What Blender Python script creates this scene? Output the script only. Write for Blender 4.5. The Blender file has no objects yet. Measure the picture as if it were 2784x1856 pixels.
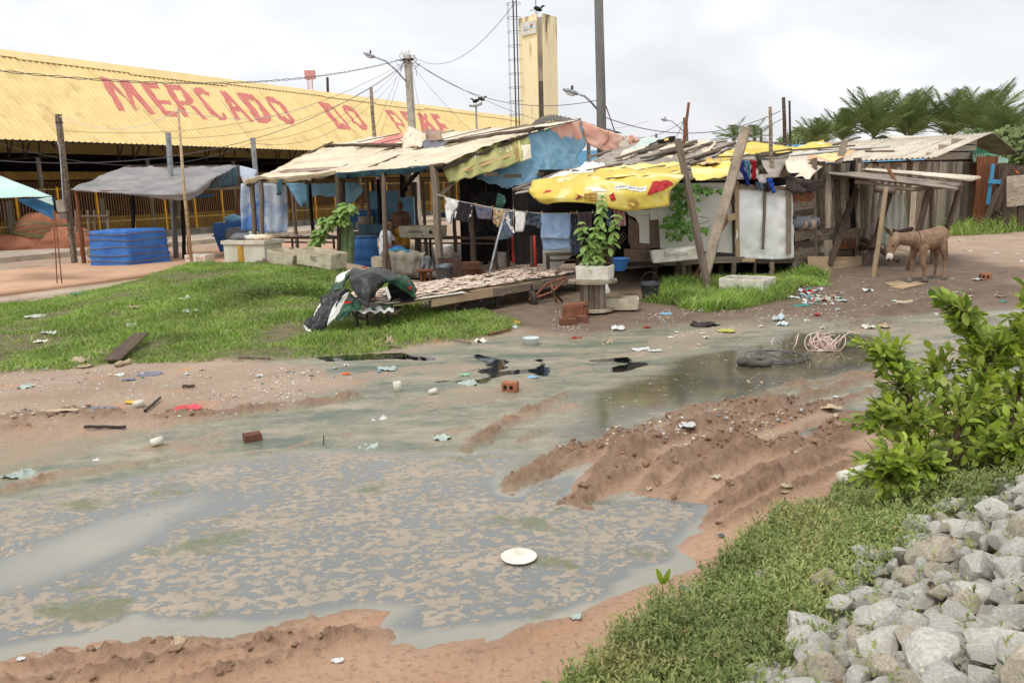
import bpy,bmesh,math,random
import numpy as np
from mathutils import Vector,Matrix,noise as mn
random.seed(7);RNG=np.random.default_rng(11)
sc=bpy.context.scene
COL=sc.collection
# ---------------------------------------------------------------- camera
F,EYE=2227.0,2.2  # focal length in photo pixels (2784 wide), eye height in metres
PITCH,ROLL=math.atan(423/F),-0.028
fw=Vector((0,math.cos(PITCH),-math.sin(PITCH)))
_r,_u=Vector((1,0,0)),Vector((0,math.sin(PITCH),math.cos(PITCH)))
rt=math.cos(ROLL)*_r+math.sin(ROLL)*_u
up=-math.sin(ROLL)*_r+math.cos(ROLL)*_u
cd=bpy.data.cameras.new('camera');cam=bpy.data.objects.new('camera',cd);COL.objects.link(cam)
cam.matrix_world=Matrix(((rt.x,up.x,-fw.x,0),(rt.y,up.y,-fw.y,0),(rt.z,up.z,-fw.z,EYE),(0,0,0,1)))
cd.sensor_width=36;cd.lens=F/2784*36;cd.clip_end=3000;cd.clip_start=0.05
sc.camera=cam
# ---------------------------------------------------------------- sky, sun, exposure
SUN_EL,SUN_AZ=math.radians(62),math.radians(215)  # behind the camera, a little left; veiled by cloud
w=bpy.data.worlds.new('World');sc.world=w;w.use_nodes=True
nt=w.node_tree;nt.nodes.clear()
N=lambda t:nt.nodes.new(t)
out,bg1,bg2,mx=N('ShaderNodeOutputWorld'),N('ShaderNodeBackground'),N('ShaderNodeBackground'),N('ShaderNodeMixShader')
sky=N('ShaderNodeTexSky');sky.sky_type='NISHITA';sky.sun_disc=False
sky.sun_elevation=SUN_EL;sky.sun_rotation=SUN_AZ;sky.dust_density=3
nt.links.new(sky.outputs[0],bg1.inputs[0]);bg1.inputs[1].default_value=0.10
tc,mp,nz,nz2,ad,cr=N('ShaderNodeTexCoord'),N('ShaderNodeMapping'),N('ShaderNodeTexNoise'),N('ShaderNodeTexNoise'),N('ShaderNodeMath'),N('ShaderNodeValToRGB')
mp.inputs['Scale'].default_value=(1.0,1.0,2.6)
nt.links.new(tc.outputs['Generated'],mp.inputs[0]);nt.links.new(mp.outputs[0],nz.inputs[0]);nt.links.new(mp.outputs[0],nz2.inputs[0])
nz.inputs['Scale'].default_value=2.3;nz.inputs['Detail'].default_value=7;nz.inputs['Distortion'].default_value=.5
nz2.inputs['Scale'].default_value=6;nz2.inputs['Detail'].default_value=8
ad.operation='MULTIPLY_ADD';ad.inputs[1].default_value=.35
nt.links.new(nz2.outputs[0],ad.inputs[0]);nt.links.new(nz.outputs[0],ad.inputs[2])
nt.links.new(ad.outputs[0],cr.inputs[0])
e=cr.color_ramp.elements;e[0].position=.5;e[0].color=(.70,.71,.735,1);e[1].position=.86;e[1].color=(1.0,1.0,1.0,1)
x=cr.color_ramp.elements.new(.66);x.color=(.80,.81,.835,1)
nt.links.new(cr.outputs[0],bg2.inputs[0]);bg2.inputs[1].default_value=1.02
mx.inputs[0].default_value=.9  # nine tenths cloud
nt.links.new(bg1.outputs[0],mx.inputs[1]);nt.links.new(bg2.outputs[0],mx.inputs[2]);nt.links.new(mx.outputs[0],out.inputs[0])
sd=bpy.data.lights.new('sun','SUN');so=bpy.data.objects.new('sun',sd);COL.objects.link(so)
sd.energy=1.5;sd.angle=math.radians(18);sd.color=(1,.97,.93)
so.rotation_euler=Vector((math.sin(SUN_AZ)*math.cos(SUN_EL),math.cos(SUN_AZ)*math.cos(SUN_EL),math.sin(SUN_EL))).to_track_quat('Z','Y').to_euler()
sc.view_settings.view_transform='Standard';sc.view_settings.look='None'
sc.view_settings.exposure=0.28;sc.view_settings.gamma=1

# ---------------------------------------------------------------- measuring the place from the photograph
def ray(px,py):return fw+rt*((px-1392)/F)-up*((py-928)/F)
EYEV=Vector((0,0,EYE))
def W(px,py,d):  # the point at distance d (metres ahead) seen at a photo pixel
    v=ray(px,py);return v*(d/v.y)+EYEV
def G(px,py,z=0.05):  # the point at height z seen at a photo pixel
    v=ray(px,py);return v*((z-EYE)/v.z)+EYEV
def VPL(P,Q,px,py):  # the point of the upright plane through P and Q (plan) at a photo pixel
    n=Vector((Q[1]-P[1],P[0]-Q[0],0));v=ray(px,py)
    t=(Vector((P[0],P[1],0))-EYEV).dot(n)/v.dot(n);return v*t+EYEV
def rg(x0,y0,s):return lambda u,v:(x0+u*s,y0+v*s)
r1,r2,r3,r4=rg(0,100,.2976),rg(0,366,.2976),rg(600,300,.234),rg(650,500,.234)
r5,r6,r7,r8=rg(1100,250,.234),rg(1150,480,.234),rg(1600,300,.234),rg(1650,480,.234)
s1,s2,s3,s4=rg(2150,300,.2698),rg(2250,480,.227),rg(950,0,.3401),rg(0,700,.3401)
s5,s6,s7,s8=rg(750,700,.3401),rg(1500,700,.3401),rg(2184,700,.4464),rg(1500,1256,.5459)
z2,z3,z4,z5,z6,z8=rg(250,180,.2551),rg(840,240,.2551),rg(0,1200,.4677),rg(1000,1200,.4252),rg(1380,20,.06803),rg(820,830,.3741)
fd=rg(0,0,1.1837)
def ang(u):return math.radians(u)
YAW=math.radians(27.8)
AX=Vector((math.sin(YAW),math.cos(YAW),0));NX=Vector((AX.y,-AX.x,0));Z=Vector((0,0,1))

# ---------------------------------------------------------------- objects
ROOT={}
def tag(o,label=None,cat=None,group=None,kind=None):
    if label:o['label']=label
    if cat:o['category']=cat
    if group:o['group']=group
    if kind:o['kind']=kind
    return o
def thing(name,label,cat,loc,group=None):
    o=bpy.data.objects.new(name,None);COL.objects.link(o);o.empty_display_size=.1
    o.location=loc;ROOT[o]=Vector(loc);return tag(o,label,cat,group)
def link(name,me,parent=None,loc=None):
    o=bpy.data.objects.new(name,me);COL.objects.link(o)
    if parent is not None:o.parent=parent;ROOT[o]=ROOT[parent]
    elif loc is not None:o.location=loc;ROOT[o]=Vector(loc)
    else:ROOT[o]=Vector((0,0,0))
    return o
class MB:
    def __init__(s):s.v=[];s.f=[]
    def add(s,vs,fs):
        b=len(s.v);s.v+=[Vector(p)for p in vs];s.f+=[tuple(i+b for i in f)for f in fs];return s
    def box(s,c,sz,R=None):
        c=Vector(c);h=Vector(sz)/2;vs=[]
        for k in range(8):
            p=Vector((h.x*(1 if k&1 else-1),h.y*(1 if k&2 else-1),h.z*(1 if k&4 else-1)))
            vs.append(c+(R@p if R is not None else p))
        return s.add(vs,[(0,2,3,1),(4,5,7,6),(0,1,5,4),(2,6,7,3),(0,4,6,2),(1,3,7,5)])
    def beam(s,p,q,w,t,upv=Z):
        p,q=Vector(p),Vector(q);R=frame(q-p,upv)
        return s.box((p+q)/2,((q-p).length,w,t),R)
    def tube(s,pts,rad,n=8,caps=True):
        pts=[Vector(p)for p in pts];m=len(pts)
        if not hasattr(rad,'__len__'):rad=[rad]*m
        b=len(s.v);prev=None
        for i,p in enumerate(pts):
            t=(pts[min(i+1,m-1)]-pts[max(i-1,0)]);t=t.normalized()if t.length>1e-9 else Z
            if prev is None:a=t.orthogonal().normalized()
            else:
                a=prev-t*prev.dot(t);a=a.normalized()if a.length>1e-6 else t.orthogonal().normalized()
            prev=a;c=t.cross(a)
            for k in range(n):
                an=2*math.pi*k/n;s.v.append(p+(a*math.cos(an)+c*math.sin(an))*rad[i])
        for i in range(m-1):
            for k in range(n):
                k2=(k+1)%n;s.f.append((b+i*n+k,b+i*n+k2,b+(i+1)*n+k2,b+(i+1)*n+k))
        if caps:s.f.append(tuple(b+k for k in range(n))[::-1]);s.f.append(tuple(b+(m-1)*n+k for k in range(n)))
        return s
    def lathe(s,prof,c,n=24,R=None):
        c=Vector(c);b=len(s.v);m=len(prof)
        for r,z in prof:
            for k in range(n):
                a=2*math.pi*k/n;p=Vector((r*math.cos(a),r*math.sin(a),z));s.v.append(c+(R@p if R is not None else p))
        for i in range(m-1):
            for k in range(n):
                k2=(k+1)%n;s.f.append((b+i*n+k,b+i*n+k2,b+(i+1)*n+k2,b+(i+1)*n+k))
        if prof[0][0]>1e-4:s.f.append(tuple(b+k for k in range(n))[::-1])
        if prof[-1][0]>1e-4:s.f.append(tuple(b+(m-1)*n+k for k in range(n)))
        return s
    def slab(s,poly,off):  # a flat outline given a thickness
        poly=[Vector(p)for p in poly];n=len(poly);off=Vector(off)
        fs=[tuple(range(n)),tuple(range(2*n-1,n-1,-1))]+[(i,i+n,(i+1)%n+n,(i+1)%n)for i in range(n)]
        return s.add(poly+[p+off for p in poly],fs)
    def grid(s,P,thick=0):
        nv,nu=len(P),len(P[0]);b=len(s.v)
        s.v+=[Vector(p)for r in P for p in r]
        q=lambda i,j:b+i*nu+j
        for i in range(nv-1):
            for j in range(nu-1):s.f.append((q(i,j),q(i,j+1),q(i+1,j+1),q(i+1,j)))
        if thick:
            b2=len(s.v)
            for i in range(nv):
                for j in range(nu):
                    du=P[i][min(j+1,nu-1)]-P[i][max(j-1,0)];dv=P[min(i+1,nv-1)][j]-P[max(i-1,0)][j]
                    n=du.cross(dv);n=n.normalized()if n.length>1e-9 else Z
                    s.v.append(P[i][j]-n*thick)
            r=lambda i,j:b2+i*nu+j
            for i in range(nv-1):
                for j in range(nu-1):s.f.append((r(i,j),r(i+1,j),r(i+1,j+1),r(i,j+1)))
            for j in range(nu-1):s.f+=[(q(0,j),r(0,j),r(0,j+1),q(0,j+1)),(q(nv-1,j),q(nv-1,j+1),r(nv-1,j+1),r(nv-1,j))]
            for i in range(nv-1):s.f+=[(q(i,0),q(i+1,0),r(i+1,0),r(i,0)),(q(i,nu-1),r(i,nu-1),r(i+1,nu-1),q(i+1,nu-1))]
        return s
    def blob(s,c,rad,sub=2,amp=.15,freq=1.5,seed=0,R=None):
        bm=bmesh.new();bmesh.ops.create_icosphere(bm,subdivisions=sub,radius=1);c=Vector(c);vs=[]
        for v in bm.verts:
            k=1+amp*mn.noise(v.co*freq+Vector((seed,seed*.7,3)))*2
            p=Vector((v.co.x*rad[0],v.co.y*rad[1],v.co.z*rad[2]))*k;vs.append(c+(R@p if R is not None else p))
        fs=[tuple(v.index for v in f.verts)for f in bm.faces];bm.free();return s.add(vs,fs)
    def build(s,name,mat,parent=None,smooth=False,base=None):
        if parent is None and base is None:
            n=len(s.v);base=Vector((sum(p.x for p in s.v)/n,sum(p.y for p in s.v)/n,min(p.z for p in s.v)))
        b=ROOT[parent]if parent is not None else Vector(base)
        me=bpy.data.meshes.new(name);me.from_pydata([tuple(p-b)for p in s.v],[],s.f);me.materials.append(mat)
        if smooth:me.polygons.foreach_set('use_smooth',[True]*len(me.polygons))
        return link(name,me,parent,None if parent is not None else b)
def frame(d,upv=Z):
    x=Vector(d).normalized();y=Vector(upv).cross(x)
    if y.length<1e-4:y=Vector((0,1,0)).cross(x)
    y.normalize();z=x.cross(y);return Matrix((x,y,z)).transposed()
_pl={}
def plank_mesh(mat,var,round_=False):  # a shared, slightly uneven unit plank along X
    k=(mat.name,var,round_)
    if k in _pl:return _pl[k]
    rnd=random.Random(var*31+5);mb=MB()
    if round_:
        n,m=6,8;P=[]
        for i in range(n+1):
            oy,oz,r=rnd.uniform(-.14,.14)*(0<i<n),rnd.uniform(-.14,.14)*(0<i<n),.5*(1.06-.14*i/n+rnd.uniform(-.05,.05))
            P.append([Vector((i/n-.5,oy+r*math.cos(2*math.pi*k/m),oz+r*math.sin(2*math.pi*k/m)))for k in range(m)])
        mb.add([p for q in P for p in q],[(i*m+k,i*m+(k+1)%m,(i+1)*m+(k+1)%m,(i+1)*m+k)for i in range(n)for k in range(m)]+[tuple(range(m))[::-1],tuple(n*m+k for k in range(m))])
    else:
        n=4;P=[]
        for i in range(n+1):
            x=i/n-.5;e=.06
            if i in(0,n):x+=rnd.uniform(-.006,.006)
            a,b=.5+rnd.uniform(-e,e*.6),.5+rnd.uniform(-e,e*.6);dz=rnd.uniform(-.12,.12)
            P.append([Vector((x,-a,-.5+dz)),Vector((x,b,-.5+dz)),Vector((x,b,.5+dz)),Vector((x,-a,.5+dz))])
        vs=[p for r in P for p in r];fs=[(3,2,1,0),tuple(4*n+i for i in range(4))]
        for i in range(n):
            for j in range(4):fs.append((4*i+j,4*i+(j+1)%4,4*i+4+(j+1)%4,4*i+4+j))
        mb.add(vs,fs)
    me=bpy.data.meshes.new('plank');me.from_pydata([tuple(p)for p in mb.v],[],mb.f);me.materials.append(mat)
    if round_:me.polygons.foreach_set('use_smooth',[True]*len(me.polygons))
    _pl[k]=me;return me
def plank(name,p,q,w_,t,mat,parent=None,upv=Z,round_=False,label=None,cat=None,group=None):
    p,q=Vector(p),Vector(q);R=frame(q-p,upv)
    me=plank_mesh(mat,random.randrange(6),round_)
    o=bpy.data.objects.new(name,me);COL.objects.link(o)
    b=ROOT[parent]if parent is not None else Vector((0,0,0))
    o.location=(p+q)/2-b;o.rotation_euler=R.to_euler();o.scale=((q-p).length,w_,t)
    ROOT[o]=b
    if parent is not None:o.parent=parent
    return tag(o,label,cat,group)
def log(name,p,q,dia,mat,parent=None,**k):return plank(name,p,q,dia,dia,mat,parent,round_=True,**k)
class Sheet:  # a cloth, tarp or metal skin stretched over measured points, with its own wrinkles
    def __init__(s,rows,amp=.03,freq=2.5,seed=0,sag=0,fold=None):
        s.rows=[[Vector(p)for p in r]for r in rows];s.amp,s.freq,s.seed,s.sag,s.fold=amp,freq,seed,sag,fold;s.sg=1
        p=s.base(.5,.5);n=(s.base(.52,.5)-s.base(.48,.5)).cross(s.base(.5,.52)-s.base(.5,.48));s.sg=1 if n.dot(EYEV-p)>0 else-1
    @staticmethod
    def cat(P,t):
        n=len(P)
        if n==1:return P[0]
        x=max(0,min(.99999,t))*(n-1);i=int(x);f=x-i
        p1,p2=P[i],P[i+1];p0=P[i-1]if i else p1*2-p2;p3=P[i+2]if i+2<n else p2*2-p1
        return .5*((2*p1)+(p2-p0)*f+(2*p0-5*p1+4*p2-p3)*f*f+(3*p1-p0-3*p2+p3)*f**3)
    flat=False
    def base(s,u,v):
        if s.flat:
            x=max(0,min(.99999,v))*(len(s.rows)-1);i=int(x);return s.cat(s.rows[i],u).lerp(s.cat(s.rows[i+1],u),x-i)
        return s.cat([s.cat(r,u)for r in s.rows],v)
    def at(s,u,v,off=0):
        p=s.base(u,v);e=.01;du=s.base(min(u+e,1),v)-s.base(max(u-e,0),v);dv=s.base(u,min(v+e,1))-s.base(u,max(v-e,0))
        n=du.cross(dv)*s.sg;n=n.normalized()if n.length>1e-9 else Z
        q=p*s.freq+Vector((s.seed*3.7,s.seed,0))
        h=s.amp*(.9*mn.noise(q)+.35*mn.noise(q*2.3)-.9*abs(mn.noise(q*1.6+Vector((7,3,1))))-.6*abs(mn.noise(q*3.1+Vector((1,5,2))))+.3*abs(mn.noise(q*6))+.25)
        if s.fold:h+=s.fold[0]*math.sin(u*s.fold[1]*6.283+2*mn.noise(q))
        return p+n*(h+off)-Z*s.sag*math.sin(math.pi*u)*math.sin(math.pi*v)
    def build(s,name,mat,parent=None,nu=24,nv=16,thick=.006,smooth=True,rag=0,base=None):
        P=[[s.at(j/(nu-1),i/(nv-1))for j in range(nu)]for i in range(nv)]
        if rag:
            for j in range(nu):
                P[-1][j]=P[-1][j]+(P[-1][j]-P[-2][j]).normalized()*rag*(mn.noise(P[-1][j]*4+Vector((s.seed,0,0)))+.6*mn.noise(P[-1][j]*11))
        return MB().grid(P,thick).build(name,mat,parent,smooth,base)
    def decal(s,name,pts,mat,parent,off=.012):  # flat print that follows the cloth; pts in (u, v)
        n=len(pts);return MB().add([s.at(u,v,off)for u,v in pts],[tuple(range(n))]).build(name,mat,parent)
    def patch(s,name,a,b,c,d,mat,parent,off=.03,nu=18,nv=6):
        L2=lambda p,q,t:(p[0]+(q[0]-p[0])*t,p[1]+(q[1]-p[1])*t)
        return MB().grid([[s.at(*L2(L2(a,b,j/nu),L2(d,c,j/nu),i/nv),off)for j in range(nu+1)]for i in range(nv+1)]).build(name,mat,parent)
    def text(s,name,txt,u0,v0,u1,v1,mat,parent,off=.012,hscale=1,rot=0,flip=1):
        vs,fs,bb=text_mesh(txt);wd,hh=max(bb[2]-bb[0],1e-3),max(bb[3]-bb[1],1e-3);P=[]
        for x,y in vs:
            a,b=(x-bb[0])/wd,1-(y-bb[1])/hh
            if rot:a,b=1-b,a
            P.append(s.at(u0+(u1-u0)*a,v0+(v1-v0)*b,off))
        return MB().add(P,fs).build(name,mat,parent)
_tx={}
def text_mesh(txt):
    if txt in _tx:return _tx[txt]
    cu=bpy.data.curves.new('lettering','FONT');cu.body=txt;cu.size=1;cu.resolution_u=3
    o=bpy.data.objects.new('lettering',cu);COL.objects.link(o);bpy.context.view_layer.update()
    me=bpy.data.meshes.new_from_object(o.evaluated_get(bpy.context.evaluated_depsgraph_get()))
    vs=[(v.co.x,v.co.y)for v in me.vertices];fs=[tuple(p.vertices)for p in me.polygons]
    bb=(min(v[0]for v in vs),min(v[1]for v in vs),max(v[0]for v in vs),max(v[1]for v in vs))
    bpy.data.objects.remove(o);bpy.data.curves.remove(cu);bpy.data.meshes.remove(me)
    _tx[txt]=(vs,fs,bb);return _tx[txt]
def text_quad(name,txt,a,b,c,d,mat,parent,off):  # lettering in the quad a (top left) b (top right) c (bottom right) d (bottom left)
    vs,fs,bb=text_mesh(txt);P=[]
    for x,y in vs:
        s,t=(x-bb[0])/(bb[2]-bb[0]),1-(y-bb[1])/(bb[3]-bb[1])
        P.append((a*(1-s)+b*s)*(1-t)+(d*(1-s)+c*s)*t+Vector(off))
    return MB().add(P,fs).build(name,mat,parent)

# ---------------------------------------------------------------- materials
def lin(c):return tuple((x/12.92 if x<=.04045 else((x+.055)/1.055)**2.4)for x in(k/255 for k in c))+(1,)
def nodes(name):
    m=bpy.data.materials.new(name);m.use_nodes=True;t=m.node_tree;return m,t,t.nodes['Principled BSDF']
def MT(name,c1,c2=None,scale=4,rough=.75,bump=0,bscale=None,spec=.3,var=0,coord='Object',stretch=(1,1,1),c3=None,s3=1.5,k3=.6,metallic=0,lo=.38,hi=.62,trans=0):
    m,t,b=nodes(name);L=t.links.new;nn=t.nodes.new
    b.inputs['Roughness'].default_value=rough;b.inputs['Specular IOR Level'].default_value=spec;b.inputs['Metallic'].default_value=metallic
    tcn=nn('ShaderNodeTexCoord');mpn=nn('ShaderNodeMapping');mpn.inputs['Scale'].default_value=stretch
    if coord=='World':
        g=nn('ShaderNodeNewGeometry');L(g.outputs['Position'],mpn.inputs[0])
    else:L(tcn.outputs[coord],mpn.inputs[0])
    oi=nn('ShaderNodeObjectInfo')
    if coord!='World':
        ml=nn('ShaderNodeMath');ml.operation='MULTIPLY';ml.inputs[1].default_value=37;L(oi.outputs['Random'],ml.inputs[0])
        cb=nn('ShaderNodeCombineXYZ');L(ml.outputs[0],cb.inputs[0]);L(ml.outputs[0],cb.inputs[1]);L(cb.outputs[0],mpn.inputs['Location'])
    def noise_(sv,det=7,r=.6):
        z=nn('ShaderNodeTexNoise');z.inputs['Scale'].default_value=sv;z.inputs['Detail'].default_value=det;z.inputs['Roughness'].default_value=r;L(mpn.outputs[0],z.inputs[0]);return z
    def mix(fac,a,c,rng):
        mr=nn('ShaderNodeMapRange');mr.inputs[1].default_value,mr.inputs[2].default_value=rng;L(fac,mr.inputs[0])
        q=nn('ShaderNodeMix');q.data_type='RGBA';L(mr.outputs[0],q.inputs[0])
        for s_,v in((6,a),(7,c)):
            if isinstance(v,tuple):q.inputs[s_].default_value=v
            else:L(v,q.inputs[s_])
        return q.outputs[2]
    col=lin(c1);nz_=noise_(scale)
    if c2:col=mix(nz_.outputs[0],lin(c1),lin(c2),(lo,hi))
    if c3:col=mix(noise_(s3,8).outputs[0],col,lin(c3),(k3,k3+.12))
    if var:
        hs=nn('ShaderNodeHueSaturation');mr=nn('ShaderNodeMapRange');mr.inputs[3].default_value=1-var;mr.inputs[4].default_value=1+var
        L(oi.outputs['Random'],mr.inputs[0]);L(mr.outputs[0],hs.inputs['Value'])
        if isinstance(col,tuple):hs.inputs['Color'].default_value=col
        else:L(col,hs.inputs['Color'])
        col=hs.outputs[0]
    if isinstance(col,tuple):b.inputs['Base Color'].default_value=col
    else:L(col,b.inputs['Base Color'])
    if bump:
        bn=nn('ShaderNodeBump');bn.inputs['Strength'].default_value=1;bn.inputs['Distance'].default_value=bump
        L(noise_(bscale or scale*3,8).outputs[0],bn.inputs['Height']);L(bn.outputs[0],b.inputs['Normal'])
    if trans:
        tr=nn('ShaderNodeBsdfTranslucent');ms=nn('ShaderNodeMixShader');ms.inputs[0].default_value=trans
        if isinstance(col,tuple):tr.inputs[0].default_value=col
        else:L(col,tr.inputs[0])
        L(b.outputs[0],ms.inputs[1]);L(tr.outputs[0],ms.inputs[2]);L(ms.outputs[0],t.nodes['Material Output'].inputs[0])
    return m
WG=(.5,6,6)  # grain along a unit plank
m_wood=MT('weathered_wood',(150,135,118),(96,84,72),3,.85,.004,14,.15,.22,stretch=WG,c3=(60,52,46),s3=2,k3=.58)
m_wooddk=MT('dark_wood',(112,96,82),(70,60,52),3,.85,.004,14,.15,.25,stretch=WG)
m_woodlt=MT('pale_wood',(196,172,140),(158,134,106),3,.8,.003,14,.15,.12,stretch=WG)
m_woodrd=MT('red_wood',(140,92,64),(98,62,44),3,.8,.003,14,.15,.15,stretch=WG)
m_woodgy=MT('grey_plank',(186,173,154),(138,126,111),3,.9,.004,16,.1,.2,stretch=(.6,5,5),c3=(70,60,52),s3=1.6,k3=.6)
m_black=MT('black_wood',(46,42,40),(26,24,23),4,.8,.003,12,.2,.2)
m_concrete=MT('concrete',(186,178,164),(150,142,130),3,.9,.004,30,.2,0,c3=(112,104,94),s3=1.2,k3=.6)
m_concdk=MT('stained_concrete',(128,122,112),(92,88,82),2,.9,.004,20,.2,0,stretch=(1,1,.4),c3=(66,64,60),s3=1,k3=.6)
m_white=MT('white_plastic',(226,224,216),(204,202,194),3,.5,0,None,.4,.05)
m_foam=MT('styrofoam',(232,228,214),(206,200,184),6,.85,.003,60,.2,.05,c3=(150,140,118),s3=3,k3=.63)
m_foamold=MT('old_styrofoam',(206,196,172),(178,168,146),5,.9,.004,50,.2,.05,c3=(120,108,88),s3=2.5,k3=.6)
m_metal=MT('galvanised_metal',(168,172,176),(138,142,148),5,.45,0,None,.5,.08,metallic=.4)
m_rust=MT('rusty_metal',(158,104,76),(124,80,58),5,.75,.002,30,.3,.1,c3=(92,56,42),s3=3,k3=.58)
m_iron=MT('dark_iron',(74,62,56),(48,42,40),6,.7,.001,30,.3,.1)
m_wire=MT('black_cable',(96,94,94),None,1,.6)
m_wirelt=MT('grey_cable',(150,146,140),None,1,.6)
m_dark=MT('shade_black',(30,29,28),(20,19,18),3,.95)  # near-black colour standing in for shade in interiors, gaps and holes
m_red=MT('red_plastic',(206,48,42),(180,36,34),4,.45)
m_green=MT('green_plastic',(60,150,112),(44,124,92),4,.5)
m_blueb=MT('blue_plastic',(48,108,172),(38,88,148),3,.5,.001,20,.4,0,c3=(108,118,128),s3=1.6,k3=.6)
m_lblue=MT('light_blue_plastic',(132,184,214),(112,168,204),3,.5)
m_soil=MT('soil',(92,72,56),(66,50,38),8,.95,.01,20)
m_brick=MT('hollow_brick',(172,116,86),(146,96,72),6,.9,.003,30,.1,.08)
m_brickdk=MT('old_brick',(128,88,70),(98,70,58),6,.9,.004,20,.1,.1)
# ================================================================ the ground
def _h(ix,iy,s):
    n=(ix.astype(np.int64)*374761393+iy.astype(np.int64)*668265263+s*974634777)&0x7fffffff
    n=((n^(n>>13))*1274126177)&0x7fffffff;return((n^(n>>16))&0xffff)/65535.0
def vn(x,y,s=0):
    ix,iy=np.floor(x),np.floor(y);fx,fy=x-ix,y-iy;fx=fx*fx*(3-2*fx);fy=fy*fy*(3-2*fy)
    a,b,c,d=_h(ix,iy,s),_h(ix+1,iy,s),_h(ix,iy+1,s),_h(ix+1,iy+1,s)
    return(a*(1-fx)+b*fx)*(1-fy)+(c*(1-fx)+d*fx)*fy-.5
def fbm(x,y,s=0,o=4,g=.5):
    r=0;k=1
    for i in range(o):r=r+k*vn(x*2**i+17.3*i,y*2**i-9.1*i,s+i);k*=g
    return r
def gp(reg,pts,z=.03):return[tuple(G(*reg(u,v),z).xy)for u,v in pts]
def pdist(x,y,P):  # distance to a polyline, and how far along it
    best=np.full(x.shape,1e9);al=np.zeros(x.shape);acc=0
    for(ax,ay),(bx,by)in zip(P[:-1],P[1:]):
        dx,dy=bx-ax,by-ay;l2=dx*dx+dy*dy+1e-9
        t=np.clip(((x-ax)*dx+(y-ay)*dy)/l2,0,1);d=np.hypot(x-ax-t*dx,y-ay-t*dy)
        m=d<best;best=np.where(m,d,best);al=np.where(m,acc+t*math.sqrt(l2),al);acc+=math.sqrt(l2)
    return best,al,acc
def inside(x,y,P):
    r=np.zeros(x.shape,bool);n=len(P)
    for i in range(n):
        (ax,ay),(bx,by)=P[i],P[(i+1)%n]
        c=((ay>y)!=(by>y))&(x<(bx-ax)*(y-ay)/(by-ay+1e-12)+ax);r^=c
    return r
def sdf(x,y,P):
    d,_,_=pdist(x,y,P+P[:1]);return np.where(inside(x,y,P),-d,d)
def sst(a,b,x):t=np.clip((x-a)/(b-a),0,1);return t*t*(3-2*t)
# outlines read off the photograph, laid on the ground
SHALLOW=gp(fd,[(-260,1180),(-260,1050),(0,1035),(160,1020),(330,990),(560,930),(740,900),(820,880),(720,856),(640,842),(560,836),(700,818),(880,797),(1040,785),(1180,770),(1320,772),(1480,752),(1640,740),(1780,728),(1930,738),(2060,725),(2260,715),(2500,705),(2700,760),(2352,880),(2010,960),(1760,930),(1500,985),(1330,1060),(1180,1110),(700,1060),(300,1130),(0,1190)],0)
DEEPA=gp(z4,[(-300,1250),(0,1225),(300,1180),(700,1110),(1150,1095),(1450,1075),(1650,1040),(2130,955),(2340,965)],0)+gp(z5,[(90,1180),(160,1290),(370,1315),(660,1235),(1050,1150),(1290,1100),(1600,1000),(1900,870),(2080,790),(1985,660),(2140,530),(2190,450),(2330,395),(2100,385),(1920,345),(1740,330),(1480,365),(1310,345),(1390,200),(1260,195),(880,310),(900,210),(1060,60)],0)+gp(z8,[(1700,1110),(1500,1030),(1000,1070),(380,1040),(0,1050)],0)+gp(z4,[(1650,60),(1200,125),(720,205),(380,270),(0,330),(-300,360)],0)
DEEPB=gp(s6,[(270,1165),(620,1035),(830,950),(1000,865),(1150,780),(1480,720),(1750,650),(1950,605),(2350,600),(2700,640),(2760,760),(2500,900),(2250,960),(2000,1010),(1750,1070),(1480,1130),(1180,1165),(900,1240),(500,1400),(100,1540),(60,1400),(150,1250)],0)
PUD3=gp(s7,[(320,950),(450,830),(620,740),(900,640),(1000,700),(700,860),(480,930)],0)
PUD4=gp(s6,[(1920,1440),(2050,1370),(2230,1330),(2200,1380),(2070,1450),(1960,1470)],0)
PUD5=gp(s6,[(2170,1470),(2330,1410),(2480,1400),(2400,1460),(2240,1490)],0)
BLACK=[gp(z8,p,0)for p in([(1180,345),(1300,350),(1420,385),(1520,410),(1440,440),(1370,425),(1290,385)],[(1290,480),(1420,440),(1480,445),(1440,480),(1700,460),(1750,420),(1700,400),(1740,395),(1790,450),(1760,510),(1650,490),(1420,525),(1350,575),(1180,560),(1000,555),(1280,535),(1400,510)],[(2100,400),(2352,380),(2352,410),(2150,410)],[(150,375),(700,350),(970,380),(960,395),(700,390),(200,410)],[(2290,440),(2450,420),(2500,440),(2400,470),(2290,480)])]
CREAMY=gp(z4,[(-200,750),(0,640),(300,560),(700,420),(1150,300),(1300,330),(1000,480),(800,620),(500,740),(200,850),(0,900),(-200,950)],0)
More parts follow.
